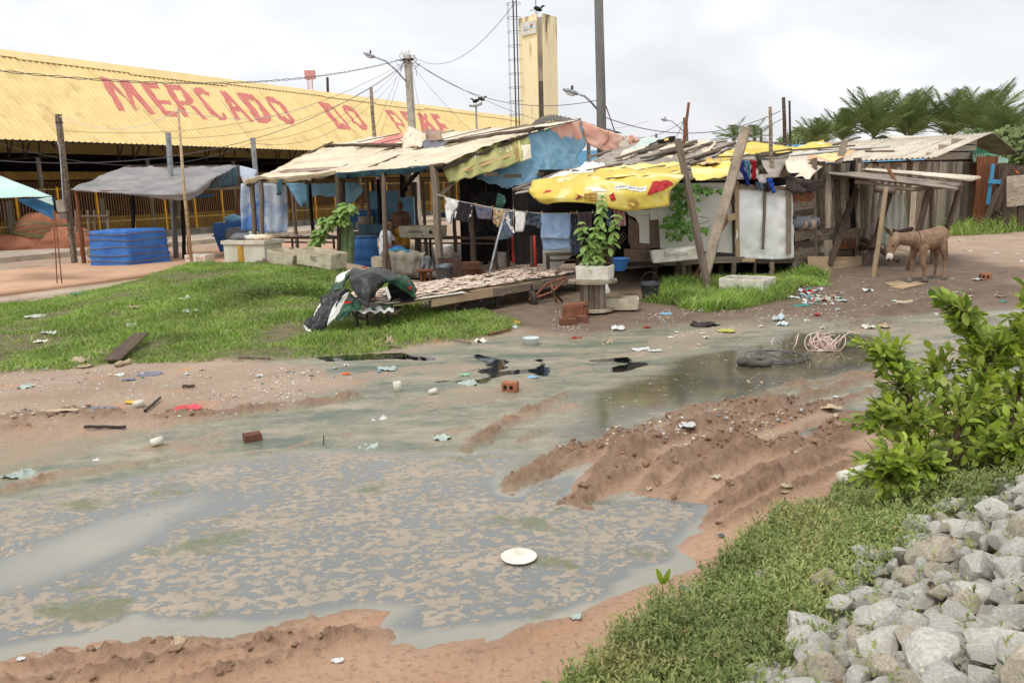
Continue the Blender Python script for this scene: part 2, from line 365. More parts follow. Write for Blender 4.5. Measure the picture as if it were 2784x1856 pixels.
RIDGES=[  # outline, half width, height, lumpiness
    (gp(z8,[(1490,1325),(1600,1250),(1780,1150),(1930,1060),(2140,975),(2350,900)])+gp(s6,[(830,1300),(1170,1190),(1480,1160),(1800,1060),(2000,985),(2300,950),(2600,900)]),.17,.15,1.0),
    (gp(z5,[(1160,435),(1330,375),(1450,290),(1560,190),(1700,80)])+gp(s6,[(560,1510),(880,1440),(1260,1360),(1600,1250),(1900,1140),(2300,1010),(2600,940)]),.16,.14,1.0),
    (gp(z5,[(1740,325),(1850,220),(2100,100),(2350,0)])+gp(s6,[(1480,1420),(1800,1300),(2100,1190),(2400,1090)]),.10,.10,.7),
    (gp(z5,[(1915,385),(2060,270),(2200,190),(2350,110)])+gp(s7,[(0,1170),(200,1080),(400,1000),(560,930)]),.11,.12,.9),
    (gp(s8,[(760,295),(830,250),(920,205),(1010,165),(1080,105),(1180,60),(1350,10),(1480,-40)]),.09,.14,1.0),
    (gp(s8,[(650,395),(720,350),(800,330)]),.06,.05,1.0),(gp(s8,[(780,470),(880,435),(1000,400)]),.05,.03,.8),
    (gp(z4,[(600,195),(760,185),(920,160),(1200,115),(1450,85),(1660,48)]),.05,.045,.5),
    (gp(z4,[(-200,330),(0,275),(200,215),(380,165),(520,150),(700,120),(880,95),(1010,80)]),.12,.05,1.0),
    (gp(z8,[(-60,740),(0,720),(150,690),(280,670),(350,635),(410,665)]),.12,.12,1.0),
    (gp(z8,[(-500,1100),(-200,1050),(0,990),(200,940),(450,870),(730,840),(830,850)]),.16,.045,.5),
    (gp(z8,[(1050,1080),(1200,1020),(1300,970),(1480,850),(1640,760),(1800,690),(1870,650),(1960,610)]),.13,.09,1.0),
    (gp(z8,[(1490,995),(1700,910),(1890,845)]),.10,.06,1.0),(gp(z8,[(680,785),(765,770)]),.10,.07,1.0),(gp(z8,[(760,770),(900,730),(1050,715)]),.12,.03,.6),
    (gp(z8,[(1170,690),(1290,675)]),.10,.05,1.0),(gp(z8,[(1090,880),(1270,870)]),.09,.04,1.0),
    (gp(s6,[(-60,1130),(100,1060),(400,960),(800,880),(950,850)]),.14,.03,.5),(gp(s6,[(140,1165),(220,1115)]),.12,.09,1.0),
    (gp(s4,[(-100,1300),(300,1290),(600,1270),(830,1300),(1100,1290)]),.25,.07,1.0),(gp(s4,[(-100,1390),(150,1370),(310,1370)]),.2,.08,1.0),
    (gp(s4,[(1250,1290),(1500,1270),(1800,1245),(2050,1210),(2200,1180),(2350,1150)]),.14,.11,1.0),
    (gp(s4,[(1500,1500),(1700,1480)]),.12,.06,1.0),(gp(s4,[(1060,1530),(1300,1490)]),.12,.05,1.0),
    (gp(z4,[(-100,1330),(300,1290),(600,1235),(900,1170),(1200,1160),(1450,1120),(1700,1035),(1900,1010),(2130,955)]),.07,.055,.8),
    (gp(z4,[(-100,1460),(400,1390),(700,1340),(1000,1270),(1250,1225),(1500,1185),(1800,1090)]),.08,.075,1.0),
    (gp(z4,[(900,1440),(1250,1370),(1500,1305),(1750,1230),(1950,1160),(2150,1110),(2300,1060)]),.07,.07,.9),
    (gp(z5,[(560,1430),(900,1280),(1050,1160),(1300,1130),(1600,1040)]),.06,.03,.7),
    (gp(s6,[(1500,760),(1800,800),(2200,520),(2600,430)]),.2,.03,.5),(gp(s6,[(2080,900),(2350,830),(2600,800)]),.1,.03,1),
    (gp(s7,[(300,420),(600,330),(900,250),(1300,200)]),.35,.08,1.0),(gp(s7,[(450,330),(800,270),(1150,230)]),.2,.07,1.0),
]
# the stone embankment the camera stands on
EMB=gp(fd,[(1180,1660),(1290,1568),(1400,1495),(1500,1440),(1560,1390),(1640,1300),(1730,1250),(1810,1195),(1900,1145),(1990,1100),(2150,1040),(2352,950),(2650,850),(3200,720)],.04)
EMBPOLY=[(-3.5,1.0)]+EMB+[(40,1.0),(40,-3),(-3.5,-3)]
GRASSA=gp(fd,[(-300,868),(0,857),(150,850),(270,838),(500,830),(700,820),(900,800),(1100,775),(1210,748),(1150,720)],.04)+[(-1.7,14.6),(-1.6,16.2),(-2.6,17.6),(-4.2,18.6),(-4.9,20.2),(-8.2,21.4),(-9.2,19.6),(-9.9,17.6),(-10.6,16.2)]+gp(fd,[(0,742),(-300,760)],.04)
GRASSB=gp(s6,[(720,345),(900,240),(1200,200),(1400,190),(1780,170),(1900,130),(2150,170),(2230,240),(2000,260),(1880,330),(1650,370),(1480,410),(1250,430),(1100,410),(1000,370)],.06)
GRASSC=gp(s1,[(700,1150),(1250,1170),(1350,1160),(1850,1060),(2100,1000),(2800,900),(3000,1250),(2350,1240),(2100,1265),(1600,1290),(1400,1260)],.06)
YARD=gp(fd,[(1000,625),(1300,620),(1850,620),(1900,590),(2120,590),(2290,612),(2420,640),(2420,745),(2150,728),(1950,742),(1800,735),(1500,752),(1330,772),(1220,752),(1180,720),(980,690)],.1)
RUTS=gp(fd,[(1180,1118),(1300,1045),(1500,985),(1750,935),(2000,868),(2200,850),(2100,960),(1960,1080),(1800,1160),(1650,1215),(1560,1150),(1330,1150)],.04)
RUTD=(G(*fd(1990,880),.04)-G(*fd(1350,1110),.04)).xy.normalized()
def terrain(x,y):
    x=np.asarray(x,float);y=np.asarray(y,float)
    z=.055+.03*fbm(x*.5,y*.5,3,3)
    lump=.75*fbm(x*8,y*8,21,4,.6)+.3*np.abs(fbm(x*13,y*13,23,3))-.02;fine=fbm(x*24,y*24,5,3,.6)
    near=np.hypot(x,y)<30
    sh=sst(.35,-.35,sdf(x,y,SHALLOW));z=z*(1-sh)+sh*(-.006+.065*fbm((x*.84+y*.54)*.8,(y*.84-x*.54)*1.9,9,5))
    dp=np.maximum(sst(.25,-.25,sdf(x,y,DEEPA)+.12*fbm(x*2,y*2,33,3)),sst(.25,-.25,sdf(x,y,DEEPB)+.2*fbm(x*2,y*2,34,3)))
    dp=np.maximum(dp,sst(.12,-.12,sdf(x,y,PUD3)+.1*fbm(x*3,y*3,35,3)))
    for P in BLACK:dp=np.maximum(dp,.5*sst(.3,-.02,sdf(x,y,P)))
    for P in(PUD4,PUD5):dp=np.maximum(dp,sst(.08,-.08,sdf(x,y,P)+.06*fbm(x*5,y*5,36,3)))
    z=z*(1-dp)+dp*(-.06+.012*lump)
    rdg=np.zeros(x.shape)
    for P,hw,h,l in RIDGES:
        d,al,tot=pdist(x,y,P);d=1.18*d+.55*hw*fbm(x*4.5,y*4.5,40,4,.6)
        k=np.exp(-(d/hw)**2*1.1);end=sst(-.02,.25,al)*sst(-.02,.3,tot-al)
        r=h*k*(.35+.65*end)*(1+l*1.25*np.clip(lump+.2,-.35,.7));rdg=np.maximum(rdg,.33*r)
        z=z-.02*np.exp(-((d-1.9*hw)/(.8*hw))**2)*end*(dp<.5)*(l>.4)
    z=z+rdg
    rm=sst(.15,-.25,sdf(x,y,RUTS))*(1-dp);v_=x*RUTD[1]-y*RUTD[0];u_=x*RUTD[0]+y*RUTD[1]
    tr_=.5+.5*np.sin(v_*2*math.pi/.33+1.3*fbm(u_*.5,v_*2,97,3));tread=.058*tr_**2*(.7+.8*np.clip(fbm(u_*1.4,v_*1.4,99,3)+.3,0,1))+.02*np.clip(fbm(u_*5,v_*9,98,4,.65)+.1,0,1)
    z=z+rm*(tread-.01);rdg=np.maximum(rdg,rm*np.clip(tread*1.1-.012,0,1))
    # clods: cracked, crumbly relief on the ruts
    z=z+np.clip(rdg/.035,0,1)*(.030*np.abs(lump)+.034*fine)+.007*fine*(1-dp)+.006*lump*(1-dp)
    e=sdf(x,y,EMBPOLY);z=z+.78*sst(0.05,-2.2,e)+.03*sst(0,-.3,e)*lump
    # the grassy mound
    mx_=sst(-9.6,-7.2,x)*sst(-1.9,-4.4,x);my=sst(11.5,18.2,y)*sst(21.8,19.4,y)
    z=z+.5*mx_*my+.03*lump*(sdf(x,y,GRASSA)<0)
    z=z+.10*sst(14.5,17.5,y)*sst(-2.5,-1.0,x)
    yd=sst(.3,-.6,sdf(x,y,YARD))*sst(4.5,5.5,x);z=z+yd*(.05*fbm(x*2.2,y*2.2,94,5,.6))
    z=np.where(near,z,.12)
    return z,rdg
def tz(x,y):return float(terrain(np.array([x]),np.array([y]))[0][0])
def onground(px,py):  # where a photo pixel meets the terrain
    v=ray(px,py);lo,hi=None,None
    ts=np.linspace(1.2,40,700);zz=terrain(v.x/v.y*ts,ts)[0];rz=EYE+v.z/v.y*ts
    k=np.argmax(rz<zz);d=ts[k]if rz[k]<zz[k]else 40
    return Vector((v.x/v.y*d,d,float(zz[k])))
def build_ground():
    nu=860;us=np.tan(np.linspace(-.92,.92,nu));ys=[1.1]
    while ys[-1]<900:ys.append(ys[-1]*(1.0036 if 4.6<ys[-1]<9.5 else 1.0052 if 2.6<ys[-1]<19 else 1.016 if ys[-1]<32 else 1.12))
    ys=np.array(ys);nv=len(ys);Y,U=np.meshgrid(ys,us,indexing='ij');X=U*Y
    z,rdg=terrain(X.ravel(),Y.ravel());x,y=X.ravel(),Y.ravel()
    co=np.stack([x,y,z],1);idx=np.arange(nv*nu).reshape(nv,nu)
    q=np.stack([idx[:-1,:-1],idx[:-1,1:],idx[1:,1:],idx[1:,:-1]],-1).reshape(-1,4)
    me=bpy.data.meshes.new('ground');me.vertices.add(len(co));me.vertices.foreach_set('co',co.ravel())
    me.loops.add(q.size);me.loops.foreach_set('vertex_index',q.ravel());me.polygons.add(len(q))
    me.polygons.foreach_set('loop_start',np.arange(0,q.size,4));me.polygons.foreach_set('use_smooth',np.ones(len(q),bool));me.update()
    n1=fbm(x*.7,y*.7,51,4)
    alg=sst(.25,-.2,sdf(x,y,SHALLOW)+.4*n1)*sst(.06,.0,z)
    gr=np.maximum.reduce([sst(.15,-.2,sdf(x,y,P)+.3*n1)for P in(GRASSA,GRASSB,GRASSC)]);gr=np.maximum(gr,.75*sst(-.02,-.5,sdf(x,y,EMBPOLY)))
    yard=sst(.7,-.5,sdf(x,y,YARD)+1.2*n1)
    rid=np.clip(rdg/.035,0,1)
    for nm,a in(('algae',alg),('turf',gr),('yard',yard),('ridge',rid)):
        at=me.attributes.new(nm,'FLOAT','POINT');at.data.foreach_set('value',a.astype(np.float32))
    m,t,b=nodes('mud');L=t.links.new;nn=t.nodes.new;b.inputs['Specular IOR Level'].default_value=.35
    geo=nn('ShaderNodeNewGeometry')
    def nz_(s,d=8,r=.6):
        k=nn('ShaderNodeTexNoise');k.inputs['Scale'].default_value=s;k.inputs['Detail'].default_value=d;k.inputs['Roughness'].default_value=r;L(geo.outputs['Position'],k.inputs[0]);return k.outputs[0]
    def mr(f,a,c,lo=0,hi=1):
        k=nn('ShaderNodeMapRange');k.inputs[1].default_value=a;k.inputs[2].default_value=c;k.inputs[3].default_value=lo;k.inputs[4].default_value=hi;L(f,k.inputs[0]);return k.outputs[0]
    def mixc(f,a,c):
        k=nn('ShaderNodeMix');k.data_type='RGBA';L(f,k.inputs[0])
        for s_,v in((6,a),(7,c)):
            if isinstance(v,tuple):k.inputs[s_].default_value=lin(v)
            else:L(v,k.inputs[s_])
        return k.outputs[2]
    def mul(a,c):
        k=nn('ShaderNodeMath');k.operation='MULTIPLY';L(a,k.inputs[0]);(L(c,k.inputs[1])if not isinstance(c,float)else setattr(k.inputs[1],'default_value',c));return k.outputs[0]
    def attr(n):
        k=nn('ShaderNodeAttribute');k.attribute_name=n;return k.outputs['Fac']
    sep=nn('ShaderNodeSeparateXYZ');L(geo.outputs['Position'],sep.inputs[0])
    base=mixc(mr(nz_(.9),.35,.65),(186,163,141),(166,143,122))
    base=mixc(mr(sep.outputs['Y'],4.5,8.5),mixc(mr(nz_(1.3),.3,.7),(206,168,138),(188,150,121)),base)
    base=mixc(mr(nz_(2.1,6),.6,.72),base,(204,152,116))
    base=mixc(mr(nz_(28,4),.54,.68,0,.7),base,(146,118,98))
    base=mixc(mr(nz_(55,3),.66,.72,0,.75),base,(206,190,172))
    base=mixc(mul(attr('ridge'),.75),base,mixc(mr(nz_(9),.35,.65),(152,122,98),(124,99,80)))
    base=mixc(mul(attr('yard'),.85),base,mixc(mr(nz_(3),.35,.65),(124,104,87),(94,79,66)))
    base=mixc(mul(attr('algae'),mr(nz_(2.2),.3,.6,.15,.9)),base,(150,146,124))
    base=mixc(mul(attr('turf'),mr(nz_(6),.3,.6,.6,.95)),base,(98,94,62))
    L(base,b.inputs['Base Color'])
    # wet near the waterline
    L(mr(sep.outputs['Z'],.0,.06,.28,.85),b.inputs['Roughness'])
    bp=nn('ShaderNodeBump');bp.inputs['Distance'].default_value=.026;bp.inputs['Strength'].default_value=1;L(nz_(26,10,.74),bp.inputs['Height']);L(bp.outputs[0],b.inputs['Normal'])
    me.materials.append(m);o=link('ground',me);tag(o,kind='structure',label='muddy rutted ground with puddles in front of the shacks')
build_ground()

# ---------------------------------------------------------------- the puddles
def build_water():
    nu=520;us=np.tan(np.linspace(-.78,.74,nu));ys=[3.0]
    while ys[-1]<19:ys.append(ys[-1]*1.006)
    ys=np.array(ys);nv=len(ys);Y,U=np.meshgrid(ys,us,indexing='ij');x,y=(U*Y).ravel(),Y.ravel()
    keep=sdf(x,y,EMBPOLY)>-.6
    co=np.stack([x,y,np.where(keep,0.0,-.2)],1);idx=np.arange(nv*nu).reshape(nv,nu)
    q=np.stack([idx[:-1,:-1],idx[:-1,1:],idx[1:,1:],idx[1:,:-1]],-1).reshape(-1,4);q=q[keep[q].all(1)]
    me=bpy.data.meshes.new('water');me.vertices.add(len(co));me.vertices.foreach_set('co',co.ravel())
    me.loops.add(q.size);me.loops.foreach_set('vertex_index',q.ravel());me.polygons.add(len(q))
    me.polygons.foreach_set('loop_start',np.arange(0,q.size,4));me.update()
    n1,n2=fbm(x*.8,y*.8,61,4),fbm(x*2.5,y*2.5,62,4)
    A=sst(.1,-.25,sdf(x,y,DEEPA));B=np.maximum.reduce([sst(.35,-.25,sdf(x,y,DEEPB)+.3*n1)]+[sst(.1,-.1,sdf(x,y,P))for P in(PUD3,PUD4,PUD5)])
    scum=A*sst(.15,-.35,-sdf(x,y,CREAMY)+.25*n1-.1)*sst(.06,-.14,sdf(x,y,DEEPA)+.3*n2)
    scum=np.clip(scum+.25*A,0,1)*(1-.34*sst(.4,-.4,sdf(x,y,CREAMY)+.9*n1+.4*n2))
    bl=np.maximum.reduce([sst(.16,-.08,sdf(x,y,P)+.16*n2)for P in BLACK]);bl=np.maximum(bl,B*.8)
    alg=sst(.3,-.3,sdf(x,y,SHALLOW)+.3*n1)*(1-A)*(1-B*.8)
    far=sst(8.5,6.8,y+.4*x*0+n1);alg=np.maximum(alg,A*(1-far)*.7)
    for nm,a in(('scum',scum),('black',bl),('algae',alg),('deepb',B)):
        at=me.attributes.new(nm,'FLOAT','POINT');at.data.foreach_set('value',a.astype(np.float32))
    m,t,b=nodes('puddle_water');L=t.links.new;nn=t.nodes.new
    geo=nn('ShaderNodeNewGeometry');mpn=nn('ShaderNodeMapping');mpn.inputs['Rotation'].default_value=(0,0,-.35);mpn.inputs['Scale'].default_value=(1,1.25,1);L(geo.outputs['Position'],mpn.inputs[0])
    def nz_(s,d=8,r=.6,dist=0):
        k=nn('ShaderNodeTexNoise');k.inputs['Scale'].default_value=s;k.inputs['Detail'].default_value=d;k.inputs['Roughness'].default_value=r;k.inputs['Distortion'].default_value=dist;L(mpn.outputs[0],k.inputs[0]);return k.outputs[0]
    mps=nn('ShaderNodeMapping');mps.inputs['Rotation'].default_value=(0,0,-.55);mps.inputs['Scale'].default_value=(.7,2.4,1);L(geo.outputs['Position'],mps.inputs[0])
    def nzs(s,d=8):
        k=nn('ShaderNodeTexNoise');k.inputs['Scale'].default_value=s;k.inputs['Detail'].default_value=d;k.inputs['Roughness'].default_value=.65;L(mps.outputs[0],k.inputs[0]);return k.outputs[0]
    def mr(f,a,c,lo=0,hi=1):
        k=nn('ShaderNodeMapRange');k.inputs[1].default_value=a;k.inputs[2].default_value=c;k.inputs[3].default_value=lo;k.inputs[4].default_value=hi;L(f,k.inputs[0]);return k.outputs[0]
    def op(o_,a,c):
        k=nn('ShaderNodeMath');k.operation=o_
        for i,v in enumerate((a,c)):
            if isinstance(v,(int,float)):k.inputs[i].default_value=v
            else:L(v,k.inputs[i])
        return k.outputs[0]
    def mixc(f,a,c):
        k=nn('ShaderNodeMix');k.data_type='RGBA';L(f,k.inputs[0])
        for s_,v in((6,a),(7,c)):
            if isinstance(v,tuple):k.inputs[s_].default_value=lin(v)
            else:L(v,k.inputs[s_])
        return k.outputs[2]
    def attr(n):
        k=nn('ShaderNodeAttribute');k.attribute_name=n;return k.outputs['Fac']
    # floating scum: rounded flakes that break up along their edges
    vor=nn('ShaderNodeTexVoronoi');vor.feature='DISTANCE_TO_EDGE';vor.inputs['Scale'].default_value=8.5
    wp=nn('ShaderNodeTexNoise');wp.inputs['Scale'].default_value=14;wp.inputs['Detail'].default_value=5;L(mpn.outputs[0],wp.inputs[0])
    vm=nn('ShaderNodeVectorMath');vm.operation='MULTIPLY_ADD';vm.inputs[1].default_value=(.13,.13,0);L(wp.outputs['Color'],vm.inputs[0]);L(mpn.outputs[0],vm.inputs[2]);L(vm.outputs[0],vor.inputs['Vector'])
    crack=mr(vor.outputs['Distance'],0,.11)
    fl=op('ADD',op('ADD',op('MULTIPLY',nz_(1.7,4),1.0),op('MULTIPLY',nz_(14,5,.62),2.0)),op('MULTIPLY',crack,.16))
    fl=op('ADD',fl,op('MULTIPLY',attr('scum'),.5))
    flake=mr(fl,2.02,2.16)
    # green slime drifting in patches
    slime=op('MULTIPLY',mr(op('ADD',nz_(1.2,5),op('MULTIPLY',nz_(30,3),.12)),.63,.70,0,.8),mr(attr('scum'),.0,.4))
    murk=mixc(mr(op('ADD',attr('scum'),op('MULTIPLY',nz_(.8,3),.3)),.3,.75),mixc(mr(nz_(.7,3),.3,.7),(144,142,131),(162,156,142)),(122,125,122))
    murk=mixc(attr('deepb'),murk,mixc(mr(nz_(1.3,4),.35,.65),(84,78,48),(66,64,54)))
    col=mixc(attr('algae'),murk,mixc(mr(op('ADD',op('MULTIPLY',nzs(1.1,6),.6),op('MULTIPLY',nz_(6,9,.75),.4)),.41,.60),(98,107,92),(166,154,132)))
    col=mixc(mr(op('ADD',attr('black'),op('MULTIPLY',nz_(9,6),.3)),.75,.95),col,(18,18,18))if False else col
    blk=mr(op('ADD',op('MULTIPLY',attr('black'),.6),op('MULTIPLY',nz_(5,8,.7),.8)),.72,.84)
    blk=op('MULTIPLY',blk,op('SUBTRACT',1.0,attr('deepb')))
    col=mixc(blk,col,(20,20,20))
    col=mixc(flake,col,mixc(mr(nz_(3),.35,.65),(170,156,138),(152,142,127)))
    speck=op('MULTIPLY',mr(nz_(34,2),.665,.69),op('MULTIPLY',attr('deepb'),mr(nz_(1.5,4),.42,.6)))
    lilb=op('MULTIPLY',mr(nz_(11,4),.64,.66),attr('deepb'));col=mixc(lilb,col,(170,158,138))
    dots=op('MULTIPLY',op('MULTIPLY',mr(nz_(38,2),.60,.66),mr(nz_(1.6,3),.42,.6)),attr('algae'));col=mixc(dots,col,(74,78,62))
    col=mixc(slime,col,(112,116,88))
    L(col,b.inputs['Base Color'])
    mat_=op('MAXIMUM',op('MAXIMUM',flake,lilb),op('MULTIPLY',op('MULTIPLY',attr('algae'),op('SUBTRACT',1.0,blk)),.62))
    L(op('ADD',op('MULTIPLY',mat_,.62),.035),b.inputs['Roughness']);b.inputs['IOR'].default_value=1.33
    bp=nn('ShaderNodeBump');bp.inputs['Distance'].default_value=.004;bp.inputs['Strength'].default_value=.5;L(op('ADD',op('MULTIPLY',flake,1.0),op('MULTIPLY',nz_(9,3),.03)),bp.inputs['Height']);L(bp.outputs[0],b.inputs['Normal'])
    me.materials.append(m);o=link('water',me);tag(o,kind='structure',label='scummy stagnant puddle water lying across the mud')
build_water()

# ---------------------------------------------------------------- grass
def blades(name,P,n,hgt_,wid,mat,label,dens=None,lean=1.0,zoff=0):
    P=np.array(P);lo,hi=P.min(0),P.max(0);xs,ys_=[],[]
    tot=0
    while tot<n:
        x=RNG.uniform(lo[0],hi[0],n);y=RNG.uniform(lo[1],hi[1],n);k=sdf(x,y,[tuple(p)for p in P])+.22*fbm(x*1.5,y*1.5,71,3)<0
        k&=(abs(x)<.75*y+.3)
        if dens is not None:k&=RNG.random(n)<dens(x,y)
        xs.append(x[k]);ys_.append(y[k]);tot+=k.sum()
    x=np.concatenate(xs)[:n];y=np.concatenate(ys_)[:n];z=terrain(x,y)[0]-.01+zoff
    h=hgt_*(.55+.9*RNG.random(n))*np.clip(1+1.7*fbm(x*1.1,y*1.1,72,4),.35,2.2);a=RNG.uniform(0,6.283,n);wd=wid*(.7+.6*RNG.random(n))
    ca,sa=np.cos(a),np.sin(a);l=lean*h*(.3+RNG.random(n));b=RNG.uniform(0,6.283,n);lx,ly=l*np.cos(b),l*np.sin(b)
    v=np.zeros((n,5,3));v[:,0]=np.stack([x-ca*wd,y-sa*wd,z],1);v[:,1]=np.stack([x+ca*wd,y+sa*wd,z],1)
    v[:,2]=np.stack([x+ca*wd*.8+lx*.35,y+sa*wd*.8+ly*.35,z+h*.6],1);v[:,3]=np.stack([x-ca*wd*.8+lx*.35,y-sa*wd*.8+ly*.35,z+h*.6],1)
    h0=0;v[:,4]=np.stack([x+lx,y+ly,z+h*(1-.25*RNG.random(n))],1)
    me=bpy.data.meshes.new(name);me.vertices.add(n*5);me.vertices.foreach_set('co',v.ravel());i=np.arange(n)[:,None]*5
    lp=np.concatenate([i+np.array([0,1,2,3]),i+np.array([3,2,4])],1).ravel()
    me.loops.add(len(lp));me.loops.foreach_set('vertex_index',lp);me.polygons.add(2*n)
    me.polygons.foreach_set('loop_start',(np.arange(n)[:,None]*7+np.array([0,4])).ravel());me.update()
    c=np.repeat(RNG.random(n),5);at=me.attributes.new('tint','FLOAT','POINT');at.data.foreach_set('value',c.astype(np.float32))
    me.materials.append(mat);return tag(link(name,me),label,'grass',kind='stuff')
def grass_mat(name,a,b_,c,dry):
    m,t,b=nodes(name);L=t.links.new;nn=t.nodes.new
    k=nn('ShaderNodeAttribute');k.attribute_name='tint';r=nn('ShaderNodeValToRGB');L(k.outputs['Fac'],r.inputs[0])
    e=r.color_ramp.elements;e[0].color=lin(a);e[1].color=lin(dry);e[1].position=1;q=e.new(.45);q.color=lin(b_);q=e.new(.82);q.color=lin(c)
    g=nn('ShaderNodeNewGeometry');z=nn('ShaderNodeTexNoise');z.inputs['Scale'].default_value=.9;z.inputs['Detail'].default_value=5;L(g.outputs['Position'],z.inputs[0])
    mr=nn('ShaderNodeMapRange');mr.inputs[1].default_value=.3;mr.inputs[2].default_value=.7;mr.inputs[3].default_value=.62;mr.inputs[4].default_value=1.3;L(z.outputs[0],mr.inputs[0])
    z3_=nn('ShaderNodeTexNoise');z3_.inputs['Scale'].default_value=1.7;z3_.inputs['Detail'].default_value=6;L(g.outputs['Position'],z3_.inputs[0]);m3=nn('ShaderNodeMapRange');m3.inputs[1].default_value=.53;m3.inputs[2].default_value=.68;m3.inputs[4].default_value=.28;L(z3_.outputs[0],m3.inputs[0]);dm=nn('ShaderNodeMix');dm.data_type='RGBA';L(m3.outputs[0],dm.inputs[0]);L(r.outputs[0],dm.inputs[6]);dm.inputs[7].default_value=lin(dry)
    h=nn('ShaderNodeHueSaturation');L(mr.outputs[0],h.inputs['Value']);L(dm.outputs[2],h.inputs['Color']);L(h.outputs[0],b.inputs['Base Color'])
    b.inputs['Roughness'].default_value=.6;b.inputs['Specular IOR Level'].default_value=.25
    tr=nn('ShaderNodeBsdfTranslucent');ms=nn('ShaderNodeMixShader');ms.inputs[0].default_value=.3;L(h.outputs[0],tr.inputs[0]);L(b.outputs[0],ms.inputs[1]);L(tr.outputs[0],ms.inputs[2]);L(ms.outputs[0],t.nodes['Material Output'].inputs[0])
    return m
m_grass=grass_mat('grass_blades',(114,146,58),(142,174,78),(172,196,108),(186,184,122))
m_herb=grass_mat('herb_leaves',(106,124,66),(136,152,88),(168,176,112),(178,142,110))
blades("grass",GRASSA,115000,.063,.0065,m_grass,'low green grass over the mound between the mud and the stalls',lambda x,y:np.clip(.9+2.2*fbm(x*.9,y*.9,76,4),.12,1))
blades('grass',GRASSB,17000,.13,.008,m_grass,'longer grass under the leaning post and the broken foam box')
blades('grass',GRASSC,16000,.30,.016,m_grass,'tall green grass at the foot of the grey plank hut')
def weeds():  # leafy weeds on the mound
    mb=[]
    for(px,py,rr,n)in[(770,790,.5,420),(700,805,.4,220),(850,800,.3,150)]:
        c=onground(px,py)
        for _ in range(n):
            r,a=rr*math.sqrt(random.random()),random.uniform(0,6.283);mb.append((c.x+1.5*r*math.cos(a),c.y+r*math.sin(a)))
    v,f=[],[]
    zz=terrain(np.array([p[0]for p in mb]),np.array([p[1]for p in mb]))[0]
    for(x,y),z in zip(mb,zz):
        for _ in range(5):
            p=Vector((x+random.gauss(0,.03),y+random.gauss(0,.03),z+random.uniform(.05,.22)));a=random.uniform(0,6.283);d=Vector((math.cos(a),math.sin(a),random.uniform(-.3,.4)))*random.uniform(.025,.05);s_=Vector((-d.y,d.x,0))*.4
            b=len(v);v+=[p,p+d*.5+s_,p+d,p+d*.5-s_];f.append((b,b+1,b+2,b+3))
    me=bpy.data.meshes.new('weeds');me.from_pydata([tuple(p)for p in v],[],f);at=me.attributes.new('tint','FLOAT','POINT');at.data.foreach_set('value',np.repeat(RNG.random(len(v)//4)*.8+.1,4).astype(np.float32))
    me.materials.append(grass_mat('weed_leaves',(104,140,56),(128,164,70),(156,184,92),(146,172,90)));tag(link('weeds',me),'bright green leafy weeds on the crest of the mound','weeds',kind='stuff')
weeds()
# ---------------------------------------------------------------- narrow-leaved ground cover on the embankment
ROCKLINE=gp(s8,[(900,1200),(1000,1060),(1150,950),(1230,780),(1300,680),(1500,590),(1720,450),(1900,350),(2100,310),(2350,270),(2700,190)],.35)
ROCKPOLY=ROCKLINE+[(9,4.0),(9,.9),(.2,.9)]
def sprigs(n):
    P=np.array(EMBPOLY);xs,ys_,tot=[],[],0
    while tot<n:
        y=RNG.uniform(1.6,9.5,n);x=RNG.uniform(-.5,7,n);e=sdf(x,y,EMBPOLY)+.25*fbm(x*2,y*2,81,3);r=sdf(x,y,ROCKPOLY)
        k=(e<-.02)&(x<.76*y+.2)&(RNG.random(n)<np.where(r<-.12,.025,np.where(r<.1,.5,1.0))*np.minimum(1,3.2/y))
        xs.append(x[k]);ys_.append(y[k]);tot+=k.sum()
    x=np.concatenate(xs)[:n];y=np.concatenate(ys_)[:n];z=terrain(x,y)[0]
    m=11;H=.11*(.6+.8*RNG.random(n))*(1+fbm(x*1.7,y*1.7,82,3));b=RNG.uniform(0,6.283,n);lx,ly=.7*H*np.cos(b)*RNG.random(n),.7*H*np.sin(b)*RNG.random(n)
    t=np.linspace(.15,1,m)[None,:];cx,cy,cz=x[:,None]+lx[:,None]*t,y[:,None]+ly[:,None]*t,z[:,None]+H[:,None]*t
    a=RNG.uniform(0,6.283,(n,m));el=RNG.uniform(.1,1.1,(n,m));l=.030*(.6+.8*RNG.random((n,m)))*(.8+.05*np.minimum(y,8))[:,None];wd=.0042*(1+.08*np.minimum(y,8))[:,None]
    dx,dy,dz=np.cos(a)*np.cos(el)*l,np.sin(a)*np.cos(el)*l,np.sin(el)*l;sx,sy=-np.sin(a)*wd,np.cos(a)*wd
    C=np.stack([cx,cy,cz],-1);D=np.stack([dx,dy,dz],-1);S=np.stack([sx,sy,0*sx],-1)
    v=np.stack([C,C+D*.55+S,C+D,C+D*.55-S],2).reshape(-1,3);k=n*m
    me=bpy.data.meshes.new('ground_cover');me.vertices.add(k*4);me.vertices.foreach_set('co',v.ravel());me.loops.add(k*4);me.loops.foreach_set('vertex_index',np.arange(k*4));me.polygons.add(k);me.polygons.foreach_set('loop_start',np.arange(0,k*4,4));me.update()
    at=me.attributes.new('tint','FLOAT','POINT');at.data.foreach_set('value',np.repeat(np.clip(np.repeat(RNG.random(n),m)*.7+.3*RNG.random(k),0,1),4).astype(np.float32))
    me.materials.append(m_herb);tag(link('ground_cover',me),'narrow-leaved green ground cover creeping over the stone embankment','ground cover',kind='stuff')
sprigs(17000)
